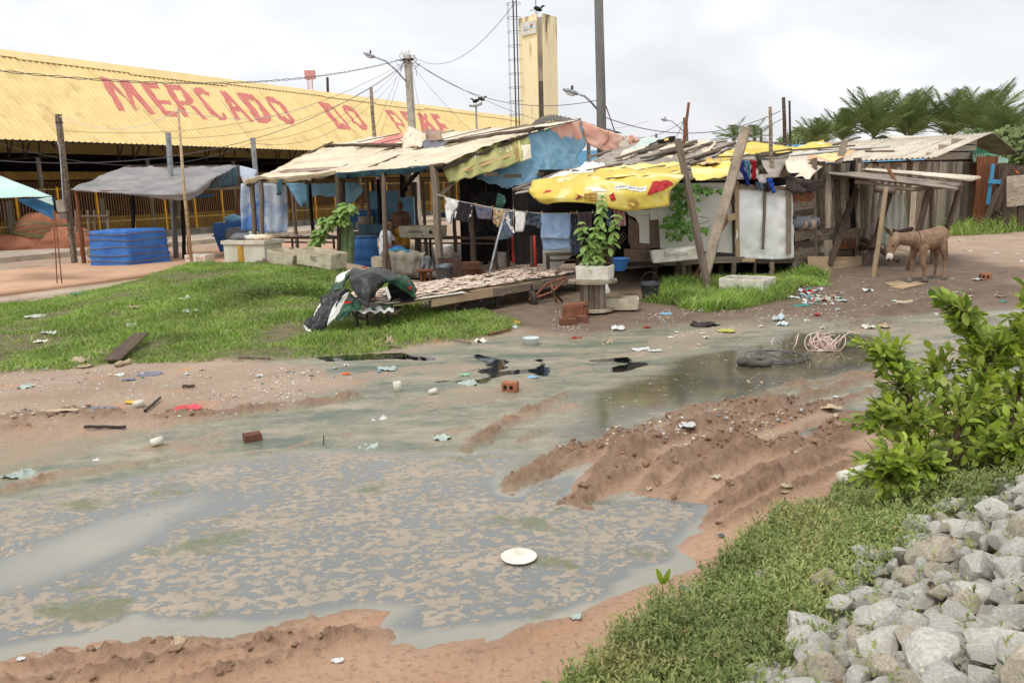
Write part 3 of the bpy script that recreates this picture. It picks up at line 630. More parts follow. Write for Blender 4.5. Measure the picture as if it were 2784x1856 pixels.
# ---------------------------------------------------------------- granite rocks
m_rock=MT('granite',(214,211,200),(182,179,169),9,.9,.006,40,.25,.12,c3=(196,190,176),s3=2.2,k3=.56)
m_rocktan=MT('tan_granite',(204,194,172),(170,160,142),8,.9,.006,40,.25,.1,c3=(122,112,96),s3=2,k3=.6)
def rock_mesh(seed,mat):
    rnd=random.Random(seed);bm=bmesh.new();bmesh.ops.create_icosphere(bm,subdivisions=3,radius=1)
    cuts=[(Vector((rnd.gauss(0,1),rnd.gauss(0,1),rnd.gauss(0,1))).normalized(),rnd.uniform(.42,.76))for _ in range(15)]
    for v in bm.verts:
        for n,d in cuts:
            k=v.co.dot(n)-d
            if k>0:v.co-=n*k*.92
        v.co*=1+.05*mn.noise(v.co*3+Vector((seed,0,0)))
    me=bpy.data.meshes.new('rock');bm.to_mesh(me);bm.free();me.materials.append(mat);return me
ROCKM=[rock_mesh(i+3,m_rock)for i in range(9)]+[rock_mesh(50+i,m_rocktan)for i in range(3)]
def rock(c,sx,sy,sz,rot,label,k=None,tilt=(0,0)):
    o=link('rock',ROCKM[random.randrange(12)if k is None else k],None,c);o.rotation_euler=(tilt[0],tilt[1],rot);o.scale=(sx*1.04,sy*1.04,sz*1.04);return tag(o,label,'rock','granite rocks on the embankment')
HERO=[(905,185,215,155,11,'large tan oval rock lying on top beside the bush'),(0,0,0,0,0,'')][:1]
heroes=[  # s8 centre, width, height in that view, mesh, label
    (1905,450,255,150,9,'big tan oval rock propped on a smaller one below the bush'),(1800,400,190,130,1,'angular grey rock touching the big tan oval rock on its left'),
    (2050,340,200,95,2,'flat-topped grey rock above the big tan oval rock'),(1970,300,160,80,3,'pale rock half sunk in ground cover above the flat-topped rock'),
    (2150,270,120,95,4,'upright pale rock at the upper edge of the stones'),(1075,620,120,75,10,'lone cream rock sitting in ground cover near the seedling'),
    (1355,655,165,130,9,'tan-grey rock at the upper end of the stone slope, in ground cover'),(1580,555,190,80,5,'low grey rock half hidden by grass above the stone slope'),
    (1540,660,220,130,6,'rounded grey rock crossed by red stems'),(1620,690,160,95,10,'smooth brownish rock in front of the rounded grey rock'),
    (1790,655,180,125,7,'pale angular rock in the middle of the stone slope'),(1780,765,120,100,8,'square-faced grey rock below the pale angular rock'),
    (1570,765,190,70,0,'long low slab-like rock below the smooth brownish rock'),(1900,790,150,85,1,'small bluish rock wedged between two large ones'),
    (2170,520,160,110,2,'grey rock pointing up among smaller stones under the bush'),(2320,470,200,170,3,'dark bluish rock cut by the frame below the bush'),
    (2300,640,200,150,4,'blocky dark grey rock at the frame edge'),(2120,660,260,150,5,'wide pale rock with a broken face'),
    (1930,1000,420,260,6,'very large pale boulder at the bottom of the picture'),(2240,950,340,230,7,'large pointed pale boulder at the bottom corner'),
    (2270,800,260,150,8,'broad flat boulder above the bottom corner'),(1040,1060,170,130,0,'squarish rock at the bottom edge, first of the stones'),
    (1200,1080,130,90,1,'small round rock at the bottom edge beside the squarish rock'),(1410,950,150,110,10,'tan rock lying across red stems near the bottom edge'),
    (890,790,130,70,11,'flat cream rock almost covered by ground cover'),(2000,860,280,170,2,'long pale boulder leaning against the very large boulder'),
    (1430,800,170,100,3,'grey rock covered with sprigs below the tan-grey rock'),(1640,860,250,130,4,'broad pale rock among sprigs in the middle of the slope')]
taken=[]
def rlab(r,x,y):
    sz_='fist-sized' if r<.08 else 'head-sized' if r<.13 else 'heavy'
    return '%s granite rock wedged among the stones %s'%(sz_,'along the bottom edge of the picture' if y<2.6 else 'in the middle of the slope' if y<3.4 else 'in the upper slope, below the bush' if y<4.3 else 'at the top of the slope by the bush')
for u,v,wv,hv,k,lab in heroes:
    p=onground(*s8(u,v+hv*.25));pr=(p-EYEV).length/F*.5459
    a,b=wv*pr/2,hv*pr/2;rock((p.x,p.y,p.z+b*.35+(.07 if 'cover' in lab or 'sprigs' in lab or 'grass' in lab else 0)),a*1.12,a*.85,max(b*1.05,a*.5),random.uniform(-.5,.5),lab,k,(random.uniform(-.2,.2),random.uniform(-.25,.25)));taken.append((p.x,p.y,a))
n=0
for _ in range(14000):
    if n>272:break
    y=random.uniform(1.7,6.2);x=random.uniform(.2,5.0);
    if x>.74*y+.15 or sdf(np.array([x]),np.array([y]),ROCKPOLY)[0]>-.03:continue
    r=random.choice((.04,.05,.06,.08,.09,.11,.13))*random.uniform(.8,1.1)
    if any(math.hypot(x-q[0],y-q[1])<.54*(r+q[2])for q in taken):continue
    taken.append((x,y,r));n+=1
    rock((x,y,tz(x,y)+r*.25+random.uniform(0,.05)),r,r*random.uniform(.7,1.1),r*random.uniform(.6,.95),random.uniform(0,6.28),rlab(r,x,y),None,(random.uniform(-.4,.4),random.uniform(-.4,.4)))
# ---------------------------------------------------------------- the mangrove bush
def leaf_mesh(name,mat,L=1,wd=.5,seg=6,curl=.12,droop=.1,fold=.12):
    mb=MB();P=[]
    for i in range(seg+1):
        t=i/seg;h=wd*.5*(math.sin(math.pi*min(1,t*.96+.02))**.62);z=-droop*t*t
        P.append([Vector((t*L,-h,z+fold*h/wd)),Vector((t*L,0,z)),Vector((t*L,h,z+fold*h/wd))])
    mb.grid(P);me=bpy.data.meshes.new(name);me.from_pydata([tuple(p)for p in mb.v],[],mb.f);me.materials.append(mat);me.polygons.foreach_set('use_smooth',[True]*len(me.polygons));return me
def leafmat(name,a,b_,tr=.42,rough=.42):
    return MT(name,a,b_,2,rough,0,None,.45,.2,trans=tr)
m_leaf=leafmat('glossy_leaf',(150,172,70),(184,198,92));m_leafy=leafmat('young_leaf',(176,194,70),(152,178,66));m_leafd=leafmat('old_leaf',(104,130,56),(136,150,66))
m_bark=MT('twig_bark',(110,84,66),(80,62,50),12,.8)
LEAF=[leaf_mesh('leaf',m,1,w_,6,.1,d)for m in(m_leaf,m_leaf,m_leafy,m_leafd)for w_,d in((.5,.12),(.56,.25))]
def bush(name,label,cat,base,stems,nleaf,size,npart,spread,names='leaf',meshes=LEAF,spray=0):
    root=thing(name,label,cat,base);tips=[];mb=MB()
    for pts,r0 in stems:
        mb.tube(pts,[r0*(1-.8*i/(len(pts)-1))for i in range(len(pts))],6)
        for i in range(len(pts)-1):
            for k in range(4):tips.append((pts[i].lerp(pts[i+1],k/4),(pts[i+1]-pts[i]).normalized(),(i+k/4)/(len(pts)-1)))
    tw=[]
    cand=[t for t in tips if t[2]>.18]
    for _ in range(nleaf//7):
        p,d,f=random.choice(cand);a=Vector((random.gauss(0,1),random.gauss(0,1),random.gauss(.35,.7))).normalized();l=spread*random.uniform(.4,1)*(1.1-.5*f)
        q=p+(a*.8+d*.4)*l;mb.tube([p,p.lerp(q,.5)+Z*.03*l,q],[.004,.003,.0018],5);tw.append((p,q))
    mb.build('stem',m_bark,root,True)
    Ls=[]
    for p,q in tw:
        d=(q-p).normalized()
        for k in range(7):
            t=.25+.75*k/6;c=p.lerp(q,t);a=d.orthogonal().normalized();a.rotate(Matrix.Rotation(k*2.4+random.random(),3,d));dr=(a*(1-t*.55)+d*(.3+t*.7)).normalized();dr.z+=random.uniform(-.15,.35)
            Ls.append((c,dr.normalized(),size*random.uniform(.7,1.15)))
    random.shuffle(Ls);Ls.sort(key=lambda l:l[0].y+random.uniform(-.25,.25))
    big=Ls[:npart];rest=Ls[npart:]
    def mat4(c,d,s_):
        R=frame(d,Vector((random.gauss(0,.5),random.gauss(0,.5),1)));return R
    for c,d,s_ in big:
        o=bpy.data.objects.new(names,random.choice(meshes));COL.objects.link(o);o.parent=root;o.location=c-ROOT[root];o.rotation_euler=mat4(c,d,s_).to_euler();o.scale=(s_,)*3;ROOT[o]=ROOT[root]
    for mi,mesh in enumerate(sorted({id(m_):m_ for m_ in meshes}.values(),key=lambda m_:m_.name)):
        sub=rest[mi::len(meshes)]
        if not sub:continue
        vs,fs=[],[];bv=[v.co.copy()for v in mesh.vertices];bf=[tuple(p.vertices)for p in mesh.polygons]
        for c,d,s_ in sub:
            R=mat4(c,d,s_);b=len(vs);vs+=[c+R@v*s_ for v in bv];fs+=[tuple(i+b for i in f)for f in bf]
        mb2=MB();mb2.v=vs;mb2.f=fs;o=mb2.build('foliage',mesh.materials[0],root,True);o['kind']='stuff'
    return root
bb=onground(2560,1345);D0=bb.y
def bp(u,v,dd=0):return W(*s7(u+85-.06*(v-700),v),D0+dd)
bush('mangrove_bush','leafy green mangrove bush beside the stone embankment','bush',bb,[
    ([bp(780,1340),bp(860,1150),bp(910,960),bp(1000,820,.2),bp(1040,640,.3),bp(1090,520,.3)],.016),([bp(800,1340,.1),bp(1010,1100,.3),bp(1030,850,.5),bp(960,560,.5),bp(900,420,.5),bp(830,300,.4)],.016),
    ([bp(860,1380,.2),bp(1040,1200,.2),bp(1230,950,.2),bp(1250,520,.2),bp(1290,320,.2),bp(1344,200,.2)],.018),([bp(800,1350),bp(700,1200,-.1),bp(610,1000,.0),bp(560,850,.1),bp(480,700,.2),bp(360,570,.2)],.012),
    ([bp(800,1360,-.1),bp(680,1270,-.3),bp(560,1280,-.35),bp(430,1300,-.35)],.009),([bp(900,1380,.1),bp(1100,1250,-.2),bp(1250,1130,-.3),bp(1400,980,-.3)],.012),([bp(900,1380,.4),bp(1150,1100,.7),bp(1350,800,.9),bp(1420,500,.9),bp(1440,380,.9)],.016),
    ([bp(780,1350,.1),bp(640,1130,.3),bp(500,980,.35),bp(400,960,.3)],.009),([bp(900,1300,.4),bp(800,1000,.6),bp(760,780,.6),bp(690,620,.6)],.012)],3700,.080,300,.31)
# the seedling in the mud
sb=onground(*z5(1865,1085));sroot=thing('mangrove_seedling','single thin seedling with four leaves standing at the mud edge','seedling',sb)
tp=W(*z5(1885,915),sb.y);MB().tube([sb,sb.lerp(tp,.5)+Vector((.008,0,0)),tp],[.005,.004,.0035],6).build('stem',m_bark,sroot,True)
for u,v in((1850,815),(1932,818),(1925,868),(1868,860)):
    q=W(*z5(u,v),sb.y+random.uniform(-.03,.03));o=bpy.data.objects.new('leaf',leaf_mesh('leaf',m_leafy,1,.3));COL.objects.link(o);o.parent=sroot;o.location=tp-sb;o.rotation_euler=frame(q-tp,Vector((0,-1,.3))).to_euler();o.scale=((q-tp).length,)*3
# ================================================================ the market hall
E0=G(168,385,4.4);RUN,RISE=4.3,3.9
SL=(-NX*RUN+Z*RISE);SLN=SL.length;SV=SL/SLN;RN=SV.cross(AX);RN=RN if RN.z>0 else-RN
m_yel=MT('yellow_roof_paint',(234,209,148),(226,198,134),1.2,.55,0,None,.3,.02,c3=(204,178,122),s3=.8,k3=.58)
m_cap=MT('ridge_cap_paint',(236,212,152),(226,200,138),1,.55,0,None,.3,.03)
m_letter=MT('red_roof_lettering',(208,128,116),(196,114,104),2,.6)
m_yelw=MT('yellow_wall_paint',(148,114,48),(122,94,42),1.5,.7,0,None,.3,0,c3=(150,112,52),s3=1.2,k3=.62)
m_yelf=MT('yellow_fence_paint',(158,132,72),(130,106,58),6,.55,0,None,.35,.1)
PER=.27
def prof(s):
    k=(s%PER)/PER
    for a,b,ya,yb in((0,.52,0,0),(.52,.64,0,.04),(.64,.82,.04,.04),(.82,.94,.04,0),(.94,1.001,0,0)):
        if a<=k<b:return ya+(yb-ya)*(k-a)/(b-a)
    return 0
BRK=(0,.52,.64,.82,.94)
T0,T1=-12.96,51.0
hall=thing('market_hall','long market hall with yellow corrugated roof lettered in red','building',Vector((E0.x,E0.y,0)))
def rp(t,v,off=0):return E0+AX*t+SV*v+RN*off
def panel_mesh():
    ss=[PER*(i+b)for i in range(4)for b in BRK]+[4*PER];mb=MB()
    mb.grid([[SV*v+AX*s+RN*prof(s if s<4*PER else 0)for s in ss]for v in(0,SLN*.5,SLN)])
    me=bpy.data.meshes.new('roof_panel');me.from_pydata([tuple(p)for p in mb.v],[],mb.f);me.materials.append(m_yel);return me
pm=panel_mesh();n=int((T1-T0)/(4*PER))
for i in range(n):
    o=link('roof_panel',pm,hall);o.location=E0+AX*(T0+i*4*PER)-ROOT[hall]+RN*(.002*(i%2))
T1=T0+n*4*PER
t=T0;k=0
while t<T1:  # ridge flashing in overlapping lengths
    l=(6.0,8.1,5.4)[k%3];lo=SLN-(.62,.42,.5)[k%3];t2=min(t+l,T1)
    MB().slab([rp(t,lo,.055+.004*(k%2)),rp(t2,lo,.055+.004*(k%2)),rp(t2,SLN+.06,.055+.004*(k%2)),rp(t,SLN+.06,.055+.004*(k%2))],RN*.008).build('ridge_cap',m_cap,hall)
    t=t2;k+=1
# the far slope, gable and rear walls coloured near-black for the shade inside
RB=E0-NX*RUN+Z*RISE
MB().slab([RB+AX*T0,RB+AX*T1,E0-NX*2*RUN+AX*T1,E0-NX*2*RUN+AX*T0],Vector((0,0,.03))).build('rear_roof',m_cap,hall)
q0=E0-NX*2*RUN;b0=Vector((0,0,-4.4))
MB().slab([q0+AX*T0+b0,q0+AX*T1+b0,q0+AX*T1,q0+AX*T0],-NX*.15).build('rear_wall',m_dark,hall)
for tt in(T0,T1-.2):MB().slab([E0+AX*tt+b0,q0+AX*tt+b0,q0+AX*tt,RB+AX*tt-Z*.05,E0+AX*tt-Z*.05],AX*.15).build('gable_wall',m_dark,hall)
for k_,v in enumerate((.12,.9,1.9,3.0)):MB().beam(rp(T0,v,-.1),rp(T1,v,-.1),.06,.1,RN).build('purlin',m_iron,hall)
for i in range(12):  # trusses and columns
    t_=-10.5+i*5.2;mb=MB();e_,f_=E0+AX*t_-Z*.2-NX*.3,E0+AX*t_-NX*2*RUN-Z*.2;r_=RB+AX*t_-Z*.35
    mb.beam(e_-Z*.35,f_-Z*.35,.06,.08);mb.beam(e_,r_,.06,.08)
    for s_ in(.25,.5,.75):mb.beam(e_.lerp(r_,s_),e_.lerp(f_,s_*.5)-Z*.35,.05,.05)
    for s_ in(.25,.5):mb.beam(e_.lerp(r_,s_),e_.lerp(f_,(s_+.25)*.5)-Z*.35,.05,.05)
    mb.build('roof_truss',m_iron,hall)
    MB().tube([e_-NX*1.2-Z*4.2,e_-NX*1.2-Z*.35],.09,10).build('column',m_concdk,hall)
IW=E0-NX*3.6
def wallz(px,py,P=IW):return VPL(P,P+AX,px,py).z
MB().slab([IW+AX*T0-Z*4.1,IW+AX*T1-Z*4.1,IW+AX*T1+Z*(wallz(300,588)-4.4),IW+AX*T0+Z*(wallz(300,588)-4.4)],-NX*.12).build('low_wall',m_yelw,hall)
lz0,lz1=wallz(120,489),wallz(120,467)
MB().slab([IW+AX*T0+Z*(lz0-4.4),IW+AX*T1+Z*(lz0-4.4),IW+AX*T1+Z*(lz1-4.4),IW+AX*T0+Z*(lz1-4.4)],-NX*.2).build('lintel',m_yelw,hall)
MB().slab([IW-NX*2.0+AX*T0-Z*4.1,IW-NX*2.0+AX*T1-Z*4.1,IW-NX*2.0+AX*T1-Z*(4.4-lz0),IW-NX*2.0+AX*T0-Z*(4.4-lz0)],-NX*.1).build('inner_wall',MT('maroon_wall',(92,52,44),(66,40,36),1,.85),hall)
for i in range(13):MB().box(IW+AX*(-9+i*4.3)+NX*.1-Z*3.2,(.25,.3,1.9),frame(AX)).build('pier',m_concdk,hall)
# painted letters: strokes read from the photograph and laid on the corrugations
def rpt(px,py):
    v=ray(px,py);s_=(E0-EYEV).dot(RN)/v.dot(RN);p=v*s_+EYEV-E0;return p.dot(AX),p.dot(SV)
def clip(P,ax,val,keep):
    o=[]
    for i in range(len(P)):
        a,b=P[i],P[(i+1)%len(P)];ia,ib=(a[ax]-val)*keep>=0,(b[ax]-val)*keep>=0
        if ia:o.append(a)
        if ia!=ib:f=(val-a[ax])/(b[ax]-a[ax]);o.append((a[0]+(b[0]-a[0])*f,a[1]+(b[1]-a[1])*f))
    return o
def letter(reg,strokes):
    mb=MB()
    for si,st in enumerate(strokes):
        P=[rpt(*reg(u,v))for u,v in st];P=[(p[0]-T0,p[1])for p in P]
        s0,s1_=min(p[0]for p in P),max(p[0]for p in P);br=sorted({s0,s1_}|{PER*(i+b)for i in range(int(s0/PER),int(s1_/PER)+2)for b in BRK if s0<PER*(i+b)<s1_})
        for a,b in zip(br[:-1],br[1:]):
            if b-a<1e-5:continue
            C=clip(clip(P,0,a,1),0,b,-1)
            if len(C)<3:continue
            jag=.05*((int((a+1e-6)/PER*5)*7919%7)/7-.5)
            h0,h1=prof(a+1e-6),prof(b-1e-6)
            mb.add([rp(s+T0,v+jag*0,.007+.0015*si+(h0+(h1-h0)*(s-a)/(b-a)))for s,v in C],[tuple(range(len(C)))])
    mb.build('letter',m_letter,hall)
LET=[
 (z2,[[(70,112),(160,130),(360,490),(285,478)],[(160,130),(230,190),(480,490),(410,395),(210,220)],[(285,155),(375,150),(420,290),(480,490),(330,250)],[(375,150),(420,200),(685,520),(605,512),(385,260)]]),
 (z2,[[(488,165),(565,178),(840,545),(765,530)],[(560,178),(685,185),(722,243),(625,240)],[(690,362),(815,372),(845,412),(740,408)],[(770,480),(905,490),(940,545),(820,540)]]),
 (z2,[[(750,190),(820,200),(1040,548),(975,540)],[(815,200),(925,208),(1000,270),(935,262),(850,258)],[(925,208),(1000,270),(1078,360),(1075,392),(1010,378),(940,265)],[(905,375),(1012,378),(1078,392),(1040,420),(945,415)],[(1020,410),(1085,430),(1235,572),(1180,568)]]),
 (z2,[[(1085,235),(1125,228),(1180,305),(1140,312),(1330,520),(1270,515),(1080,280)],[(1110,228),(1170,235),(1250,300),(1255,340),(1225,320),(1150,270)],[(1270,515),(1320,510),(1420,560),(1425,580),(1370,580)],[(1370,500),(1400,505),(1440,555),(1425,582),(1395,550)]]),
 (z2,[[(1362,265),(1425,275),(1580,580),(1530,575)],[(1425,275),(1450,310),(1735,600),(1690,598),(1420,320)],[(1500,432),(1580,445),(1610,492),(1530,485)]]),
 (z2,[[(1530,285),(1610,290),(1850,612),(1770,605)],[(1605,290),(1690,305),(1780,370),(1720,372),(1640,355)],[(1715,330),(1780,370),(1905,530),(1905,590),(1830,540),(1800,480)],[(1790,545),(1850,550),(1905,580),(1870,612),(1820,608)]]),
 (z2,[[(1840,350),(1855,325),(1905,330),(1905,395),(2030,560),(2060,615),(1990,560)],[(1880,322),(1940,345),(2030,410),(1980,415),(1905,385)],[(1960,370),(2035,412),(2155,580),(2150,620),(2080,540),(2040,480)],[(1985,555),(2040,535),(2155,600),(2130,628),(2060,615)]]),
 (z3,[[(90,150),(145,152),(370,445),(310,435)],[(140,152),(210,165),(270,225),(240,225),(165,200)],[(215,170),(270,215),(440,420),(440,445),(370,370)],[(300,385),(360,375),(440,430),(440,445),(320,438)]]),
 (z3,[[(345,205),(370,180),(405,185),(400,240),(480,350),(560,420),(570,445),(470,370)],[(385,180),(440,200),(505,260),(470,262),(405,235)],[(440,215),(505,262),(620,410),(615,440),(545,360)],[(530,400),(580,380),(622,415),(610,450),(560,445)]]),
 (z3,[[(800,232),(840,236),(1003,492),(985,488)],[(840,236),(885,240),(940,290),(915,292),(865,275)],[(895,250),(940,290),(1018,390),(1015,412),(950,330)],[(915,360),(960,375),(1018,412),(945,395)]]),
 (z3,[[(955,245),(1010,250),(1140,480),(1085,420)],[(1010,250),(1060,258),(1062,300),(1030,295)],[(1040,340),(1085,350),(1095,395),(1060,385)],[(1110,455),(1210,462),(1225,485),(1120,488)]]),
 (z3,[[(1150,262),(1195,275),(1280,470),(1200,478),(1185,380)]]),
 (z3,[[(1160,268),(1195,275),(1395,480),(1345,475)],[(1220,270),(1252,275),(1258,320),(1285,480),(1230,480),(1245,370)]]),
 (z3,[[(1285,272),(1330,278),(1455,472),(1405,455)],[(1325,278),(1370,282),(1405,330),(1350,318)],[(1365,370),(1440,385),(1490,440),(1400,420)]])]
for reg,st in LET:letter(reg,st)
# ---------------------------------------------------------------- platform, street and slab
def sq(s,q,z):return AX*s+NX*q+Z*z
def strip(name,q0,q1,s0,s1_,z0,z1,mat,label,jit=0):
    mb=MB();P=[];k=24
    for i in range(k+1):
        s=s0+(s1_-s0)*i/k;j=jit*mn.noise(Vector((s,q1,0)));P.append([sq(s,q0,z0),sq(s,q0,z1),sq(s,q1-.04+j,z1),sq(s,q1+j,z1-.04),sq(s,q1+j,z0)])
    mb.grid(P);o=mb.build(name,mat);return tag(o,label,kind='structure')
m_slab=MT('terracotta_slab',(206,168,138),(188,150,122),.8,.9,.004,14,.2,0,c3=(150,124,104),s3=1.1,k3=.6)
m_street=MT('dusty_street',(186,168,148),(164,146,128),1.2,.9,.004,14,.2,0,c3=(132,118,104),s3=.9,k3=.58)
m_plat=MT('platform_concrete',(198,184,164),(170,156,138),1,.9,.004,14,.2,0,c3=(128,116,102),s3=1.2,k3=.58)
strip('street',-28.4,-17.4,-6,70,-.05,.105,m_street,'dusty street along the market hall',.1)
strip('platform',-36,-27.9,-8,70,-.05,.34,m_plat,'raised concrete platform of the market hall',.05)
strip('pavement',-23.9,-18.35,4,24.6,-.05,.21,m_slab,'reddish concrete slab with a worn kerb',.06)
strip('floor',-17.0,-9.9,15.9,26,-.05,.14,MT('stall_floor',(132,120,106),(104,94,84),1.5,.9,.004,14),'trampled floor under the fish stall',.1)
# ---------------------------------------------------------------- yellow fence: every bar its own piece
FQ=E0.dot(NX)-.75;FZ0,FZ1=.55,.55+2.05
fence=thing('market_fence','yellow steel bar fence along the front of the market hall','fence',sq(20,FQ,.3))
strip('plinth',FQ-.1,FQ+.12,-8,66,.3,.62,m_concdk,'low concrete plinth under the yellow fence',.02)
barm=MB().tube([Vector((0,0,FZ0)),Vector((0,0,FZ1)),Vector((0,0,FZ1))+NX*.25+Z*.28],.011,5).v,None
_mb=MB().tube([Vector((0,0,FZ0)),Vector((0,0,FZ1)),Vector((0,0,FZ1))+NX*.22+Z*.26],.0095,5)
bme=bpy.data.meshes.new('bar');bme.from_pydata([tuple(p)for p in _mb.v],[],_mb.f);bme.materials.append(m_yelf)
s=16.0;cnt=0
while cnt<300:
    o=link('bar',bme,fence);o.location=sq(s,FQ,0)-ROOT[fence];s+=.125;cnt+=1
SEND=s
for z_ in(FZ0+.06,FZ0+.62,FZ1-.04):MB().beam(sq(16,FQ,z_),sq(SEND,FQ,z_),.03,.05).build('rail',m_yelf,fence)
s=16.2
while s<SEND:MB().beam(sq(s,FQ,.35),sq(s,FQ,FZ1+.05),.07,.07,AX).build('post',MT('yellow_post_paint',(214,158,40),(190,134,34),4,.5)if s<17 else bpy.data.materials['yellow_post_paint'],fence);s+=1.72
# ---------------------------------------------------------------- water tower
def pl(px,d):p=W(px,503,d);return Vector((p.x,p.y,0))
cl,c_r,lf,rf=pl(1468,49.0),pl(1486,49.0),pl(1421,50.5),pl(1521,50.2)
zt=W(1463,37,49.0).z
tower=thing('water_tower','tall yellow water tower with a mould-stained top and caged ladder','tower',(cl+c_r)/2)
bk=lf+rf-(cl+c_r)/2;ni=((cl+c_r)/2).lerp(bk,.14)
def tower_mat():
    m,t,b=nodes('tower_paint');L=t.links.new;nn=t.nodes.new;g=nn('ShaderNodeNewGeometry');mp_=nn('ShaderNodeMapping');mp_.inputs['Scale'].default_value=(1,1,.22);L(g.outputs['Position'],mp_.inputs[0])
    z=nn('ShaderNodeTexNoise');z.inputs['Scale'].default_value=2.6;z.inputs['Detail'].default_value=8;L(mp_.outputs[0],z.inputs[0]);sp=nn('ShaderNodeSeparateXYZ');L(g.outputs['Position'],sp.inputs[0])
    mr=nn('ShaderNodeMapRange');mr.inputs[1].default_value=zt-2.6;mr.inputs[2].default_value=zt;L(sp.outputs['Z'],mr.inputs[0]);a=nn('ShaderNodeMath');a.operation='MULTIPLY_ADD';a.inputs[1].default_value=.24;L(mr.outputs[0],a.inputs[0]);L(z.outputs[0],a.inputs[2])
    r=nn('ShaderNodeValToRGB');L(a.outputs[0],r.inputs[0]);e=r.color_ramp.elements;e[0].position=.60;e[0].color=lin((250,234,190));e[1].position=.86;e[1].color=lin((104,96,78));q=e.new(.72);q.color=lin((232,212,166));L(r.outputs[0],b.inputs['Base Color']);b.inputs['Roughness'].default_value=.8;return m
m_tow=tower_mat()
for a,b_ in((lf,cl),(c_r,rf)):
    MB().slab([a,b_,b_+Z*zt,a+Z*zt],(bk-(a+b_)/2).normalized()*.22).build('wall',m_tow,tower)
MB().slab([rf,bk,bk+Z*zt,rf+Z*zt],(lf-rf).normalized()*.2).build('wall',m_tow,tower);MB().slab([bk,lf,lf+Z*zt,bk+Z*zt],(rf-lf).normalized()*.2).build('wall',m_tow,tower)
zo=W(1476,221,49.4).z;d1=(c_r-cl)
MB().slab([ni-d1*.9,ni+d1*.9,ni+d1*.9+Z*zt*.99,ni-d1*.9+Z*zt*.99],(bk-ni).normalized()*.1).build('recess_wall',MT('grey_render',(206,200,188),(176,170,160),1.5,.85,stretch=(1,1,.3),c3=(96,92,86),s3=1,k3=.58),tower)
MB().slab([ni-d1*.8-(bk-ni).normalized()*.06,ni+d1*.8-(bk-ni).normalized()*.06,ni+d1*.8-(bk-ni).normalized()*.06+Z*zo,ni-d1*.8-(bk-ni).normalized()*.06+Z*zo],(bk-ni).normalized()*.05).build('opening_shade',MT('tower_opening_shade',(112,108,102),(90,88,84),2,.7),tower)  # darker slab coloured as the shade of the open lower recess
fl=(cl-lf).normalized();nf=Vector((fl.y,-fl.x,0));nf=nf if nf.y<0 else-nf
def tf(px,py):return VPL(lf+nf*.05,cl+nf*.05,px,py)
Q=[tf(*z6(545,640)),tf(*z6(1140,520)),tf(*z6(1150,1030)),tf(*z6(560,1160))]
MB().slab(Q,nf*.04).build('sign_board',m_white,tower)
def ts(u,v):return tf(*z6(u,v))+nf*.05
mk=lambda nm,c:MT(nm,c,None,1,.6)
for nm,c,P in(('red',(196,72,72),[(945,640),(975,690),(1030,680),(1015,735),(930,745)]),('blue',(86,148,196),[(930,745),(1015,738),(1020,800),(985,845),(905,835),(905,780)]),('yellow',(226,208,96),[(905,838),(1000,845),(945,930)]),('grey',(120,130,120),[(935,925),(955,925),(948,1000)])):
    MB().add([ts(u,v)for u,v in P],[tuple(range(len(P)))]).build('emblem',mk('emblem_'+nm,c),tower)
MB().add([ts(u,v)+nf*.004 for u,v in((945,770),(985,765),(980,810),(950,815))],[(0,1,2,3)]).build('emblem',m_white,tower)
m_ink=mk('grey_ink',(120,126,130))
text_quad('lettering','MARANHÃO',ts(648,885),ts(890,830),ts(890,925),ts(655,980),m_ink,tower,nf*.002)
text_quad('lettering','GOVERNO DO',ts(650,815),ts(800,780),ts(800,810),ts(655,850),m_ink,tower,nf*.002)
lad=MB();lp=lambda px,py:W(px,py,50.6)
for px in(1404,1413):lad.tube([Vector((*lp(px-2,300).xy,.3)),Vector((*lp(px-2,300).xy,zt+1.1))],.035,6)
lad.build('ladder_rail',m_iron,tower)
l0=Vector((*lp(1405,300).xy,0));cage=MB()
for i in range(13):
    z_=3.2+i*.78;cage.tube([l0+Vector((.28+.42*math.cos(a),-.2+.42*math.sin(a),z_))-Vector((.3,0,0))for a in[k*math.pi/8 for k in range(17)]],.012,4,False)
for a in(2.4,3.6,4.7):cage.tube([l0+Vector((.42*math.cos(a)-.02,-.2+.42*math.sin(a),3.0)),l0+Vector((.42*math.cos(a)-.02,-.2+.42*math.sin(a),zt+.9))],.012,4)
cage.build('ladder_cage',m_iron,tower)
MB().tube([Vector((*W(1457,20,49.3).xy,zt)),Vector((*W(1457,20,49.3).xy,zt+2.4))],.025,5).build('lightning_rod',m_iron,tower)
m_vult=MT('vulture_feathers',(34,32,32),(22,21,21),8,.8)
def vulture(base,dx,label):
    mb=MB();b=Vector(base);R=Matrix.Rotation(-.35*dx,3,'Y')
    mb.blob(b+Vector((0,0,.30)),(.27,.14,.13),2,.1,2,1,R);mb.tube([b+Vector((-.18*dx,0,.36)),b+Vector((-.29*dx,0,.45)),b+Vector((-.36*dx,0,.46))],[.07,.05,.045],8);mb.tube([b+Vector((-.36*dx,0,.46)),b+Vector((-.46*dx,0,.43))],[.03,.006],6)
    mb.add([b+Vector((.18*dx,-.07,.27)),b+Vector((.18*dx,.07,.27)),b+Vector((.46*dx,.09,.2)),b+Vector((.46*dx,-.09,.2))],[(0,1,2,3)])
    for y in(-.05,.05):mb.tube([b+Vector((.02,y,.22)),b+Vector((0,y,0))],.014,5)
    return tag(mb.build('vulture',m_vult,None,True),label,'bird')
vulture(W(1463,37,49.6)*1+Vector((0,.3,0)),-1,'black vulture perched on top of the yellow water tower')
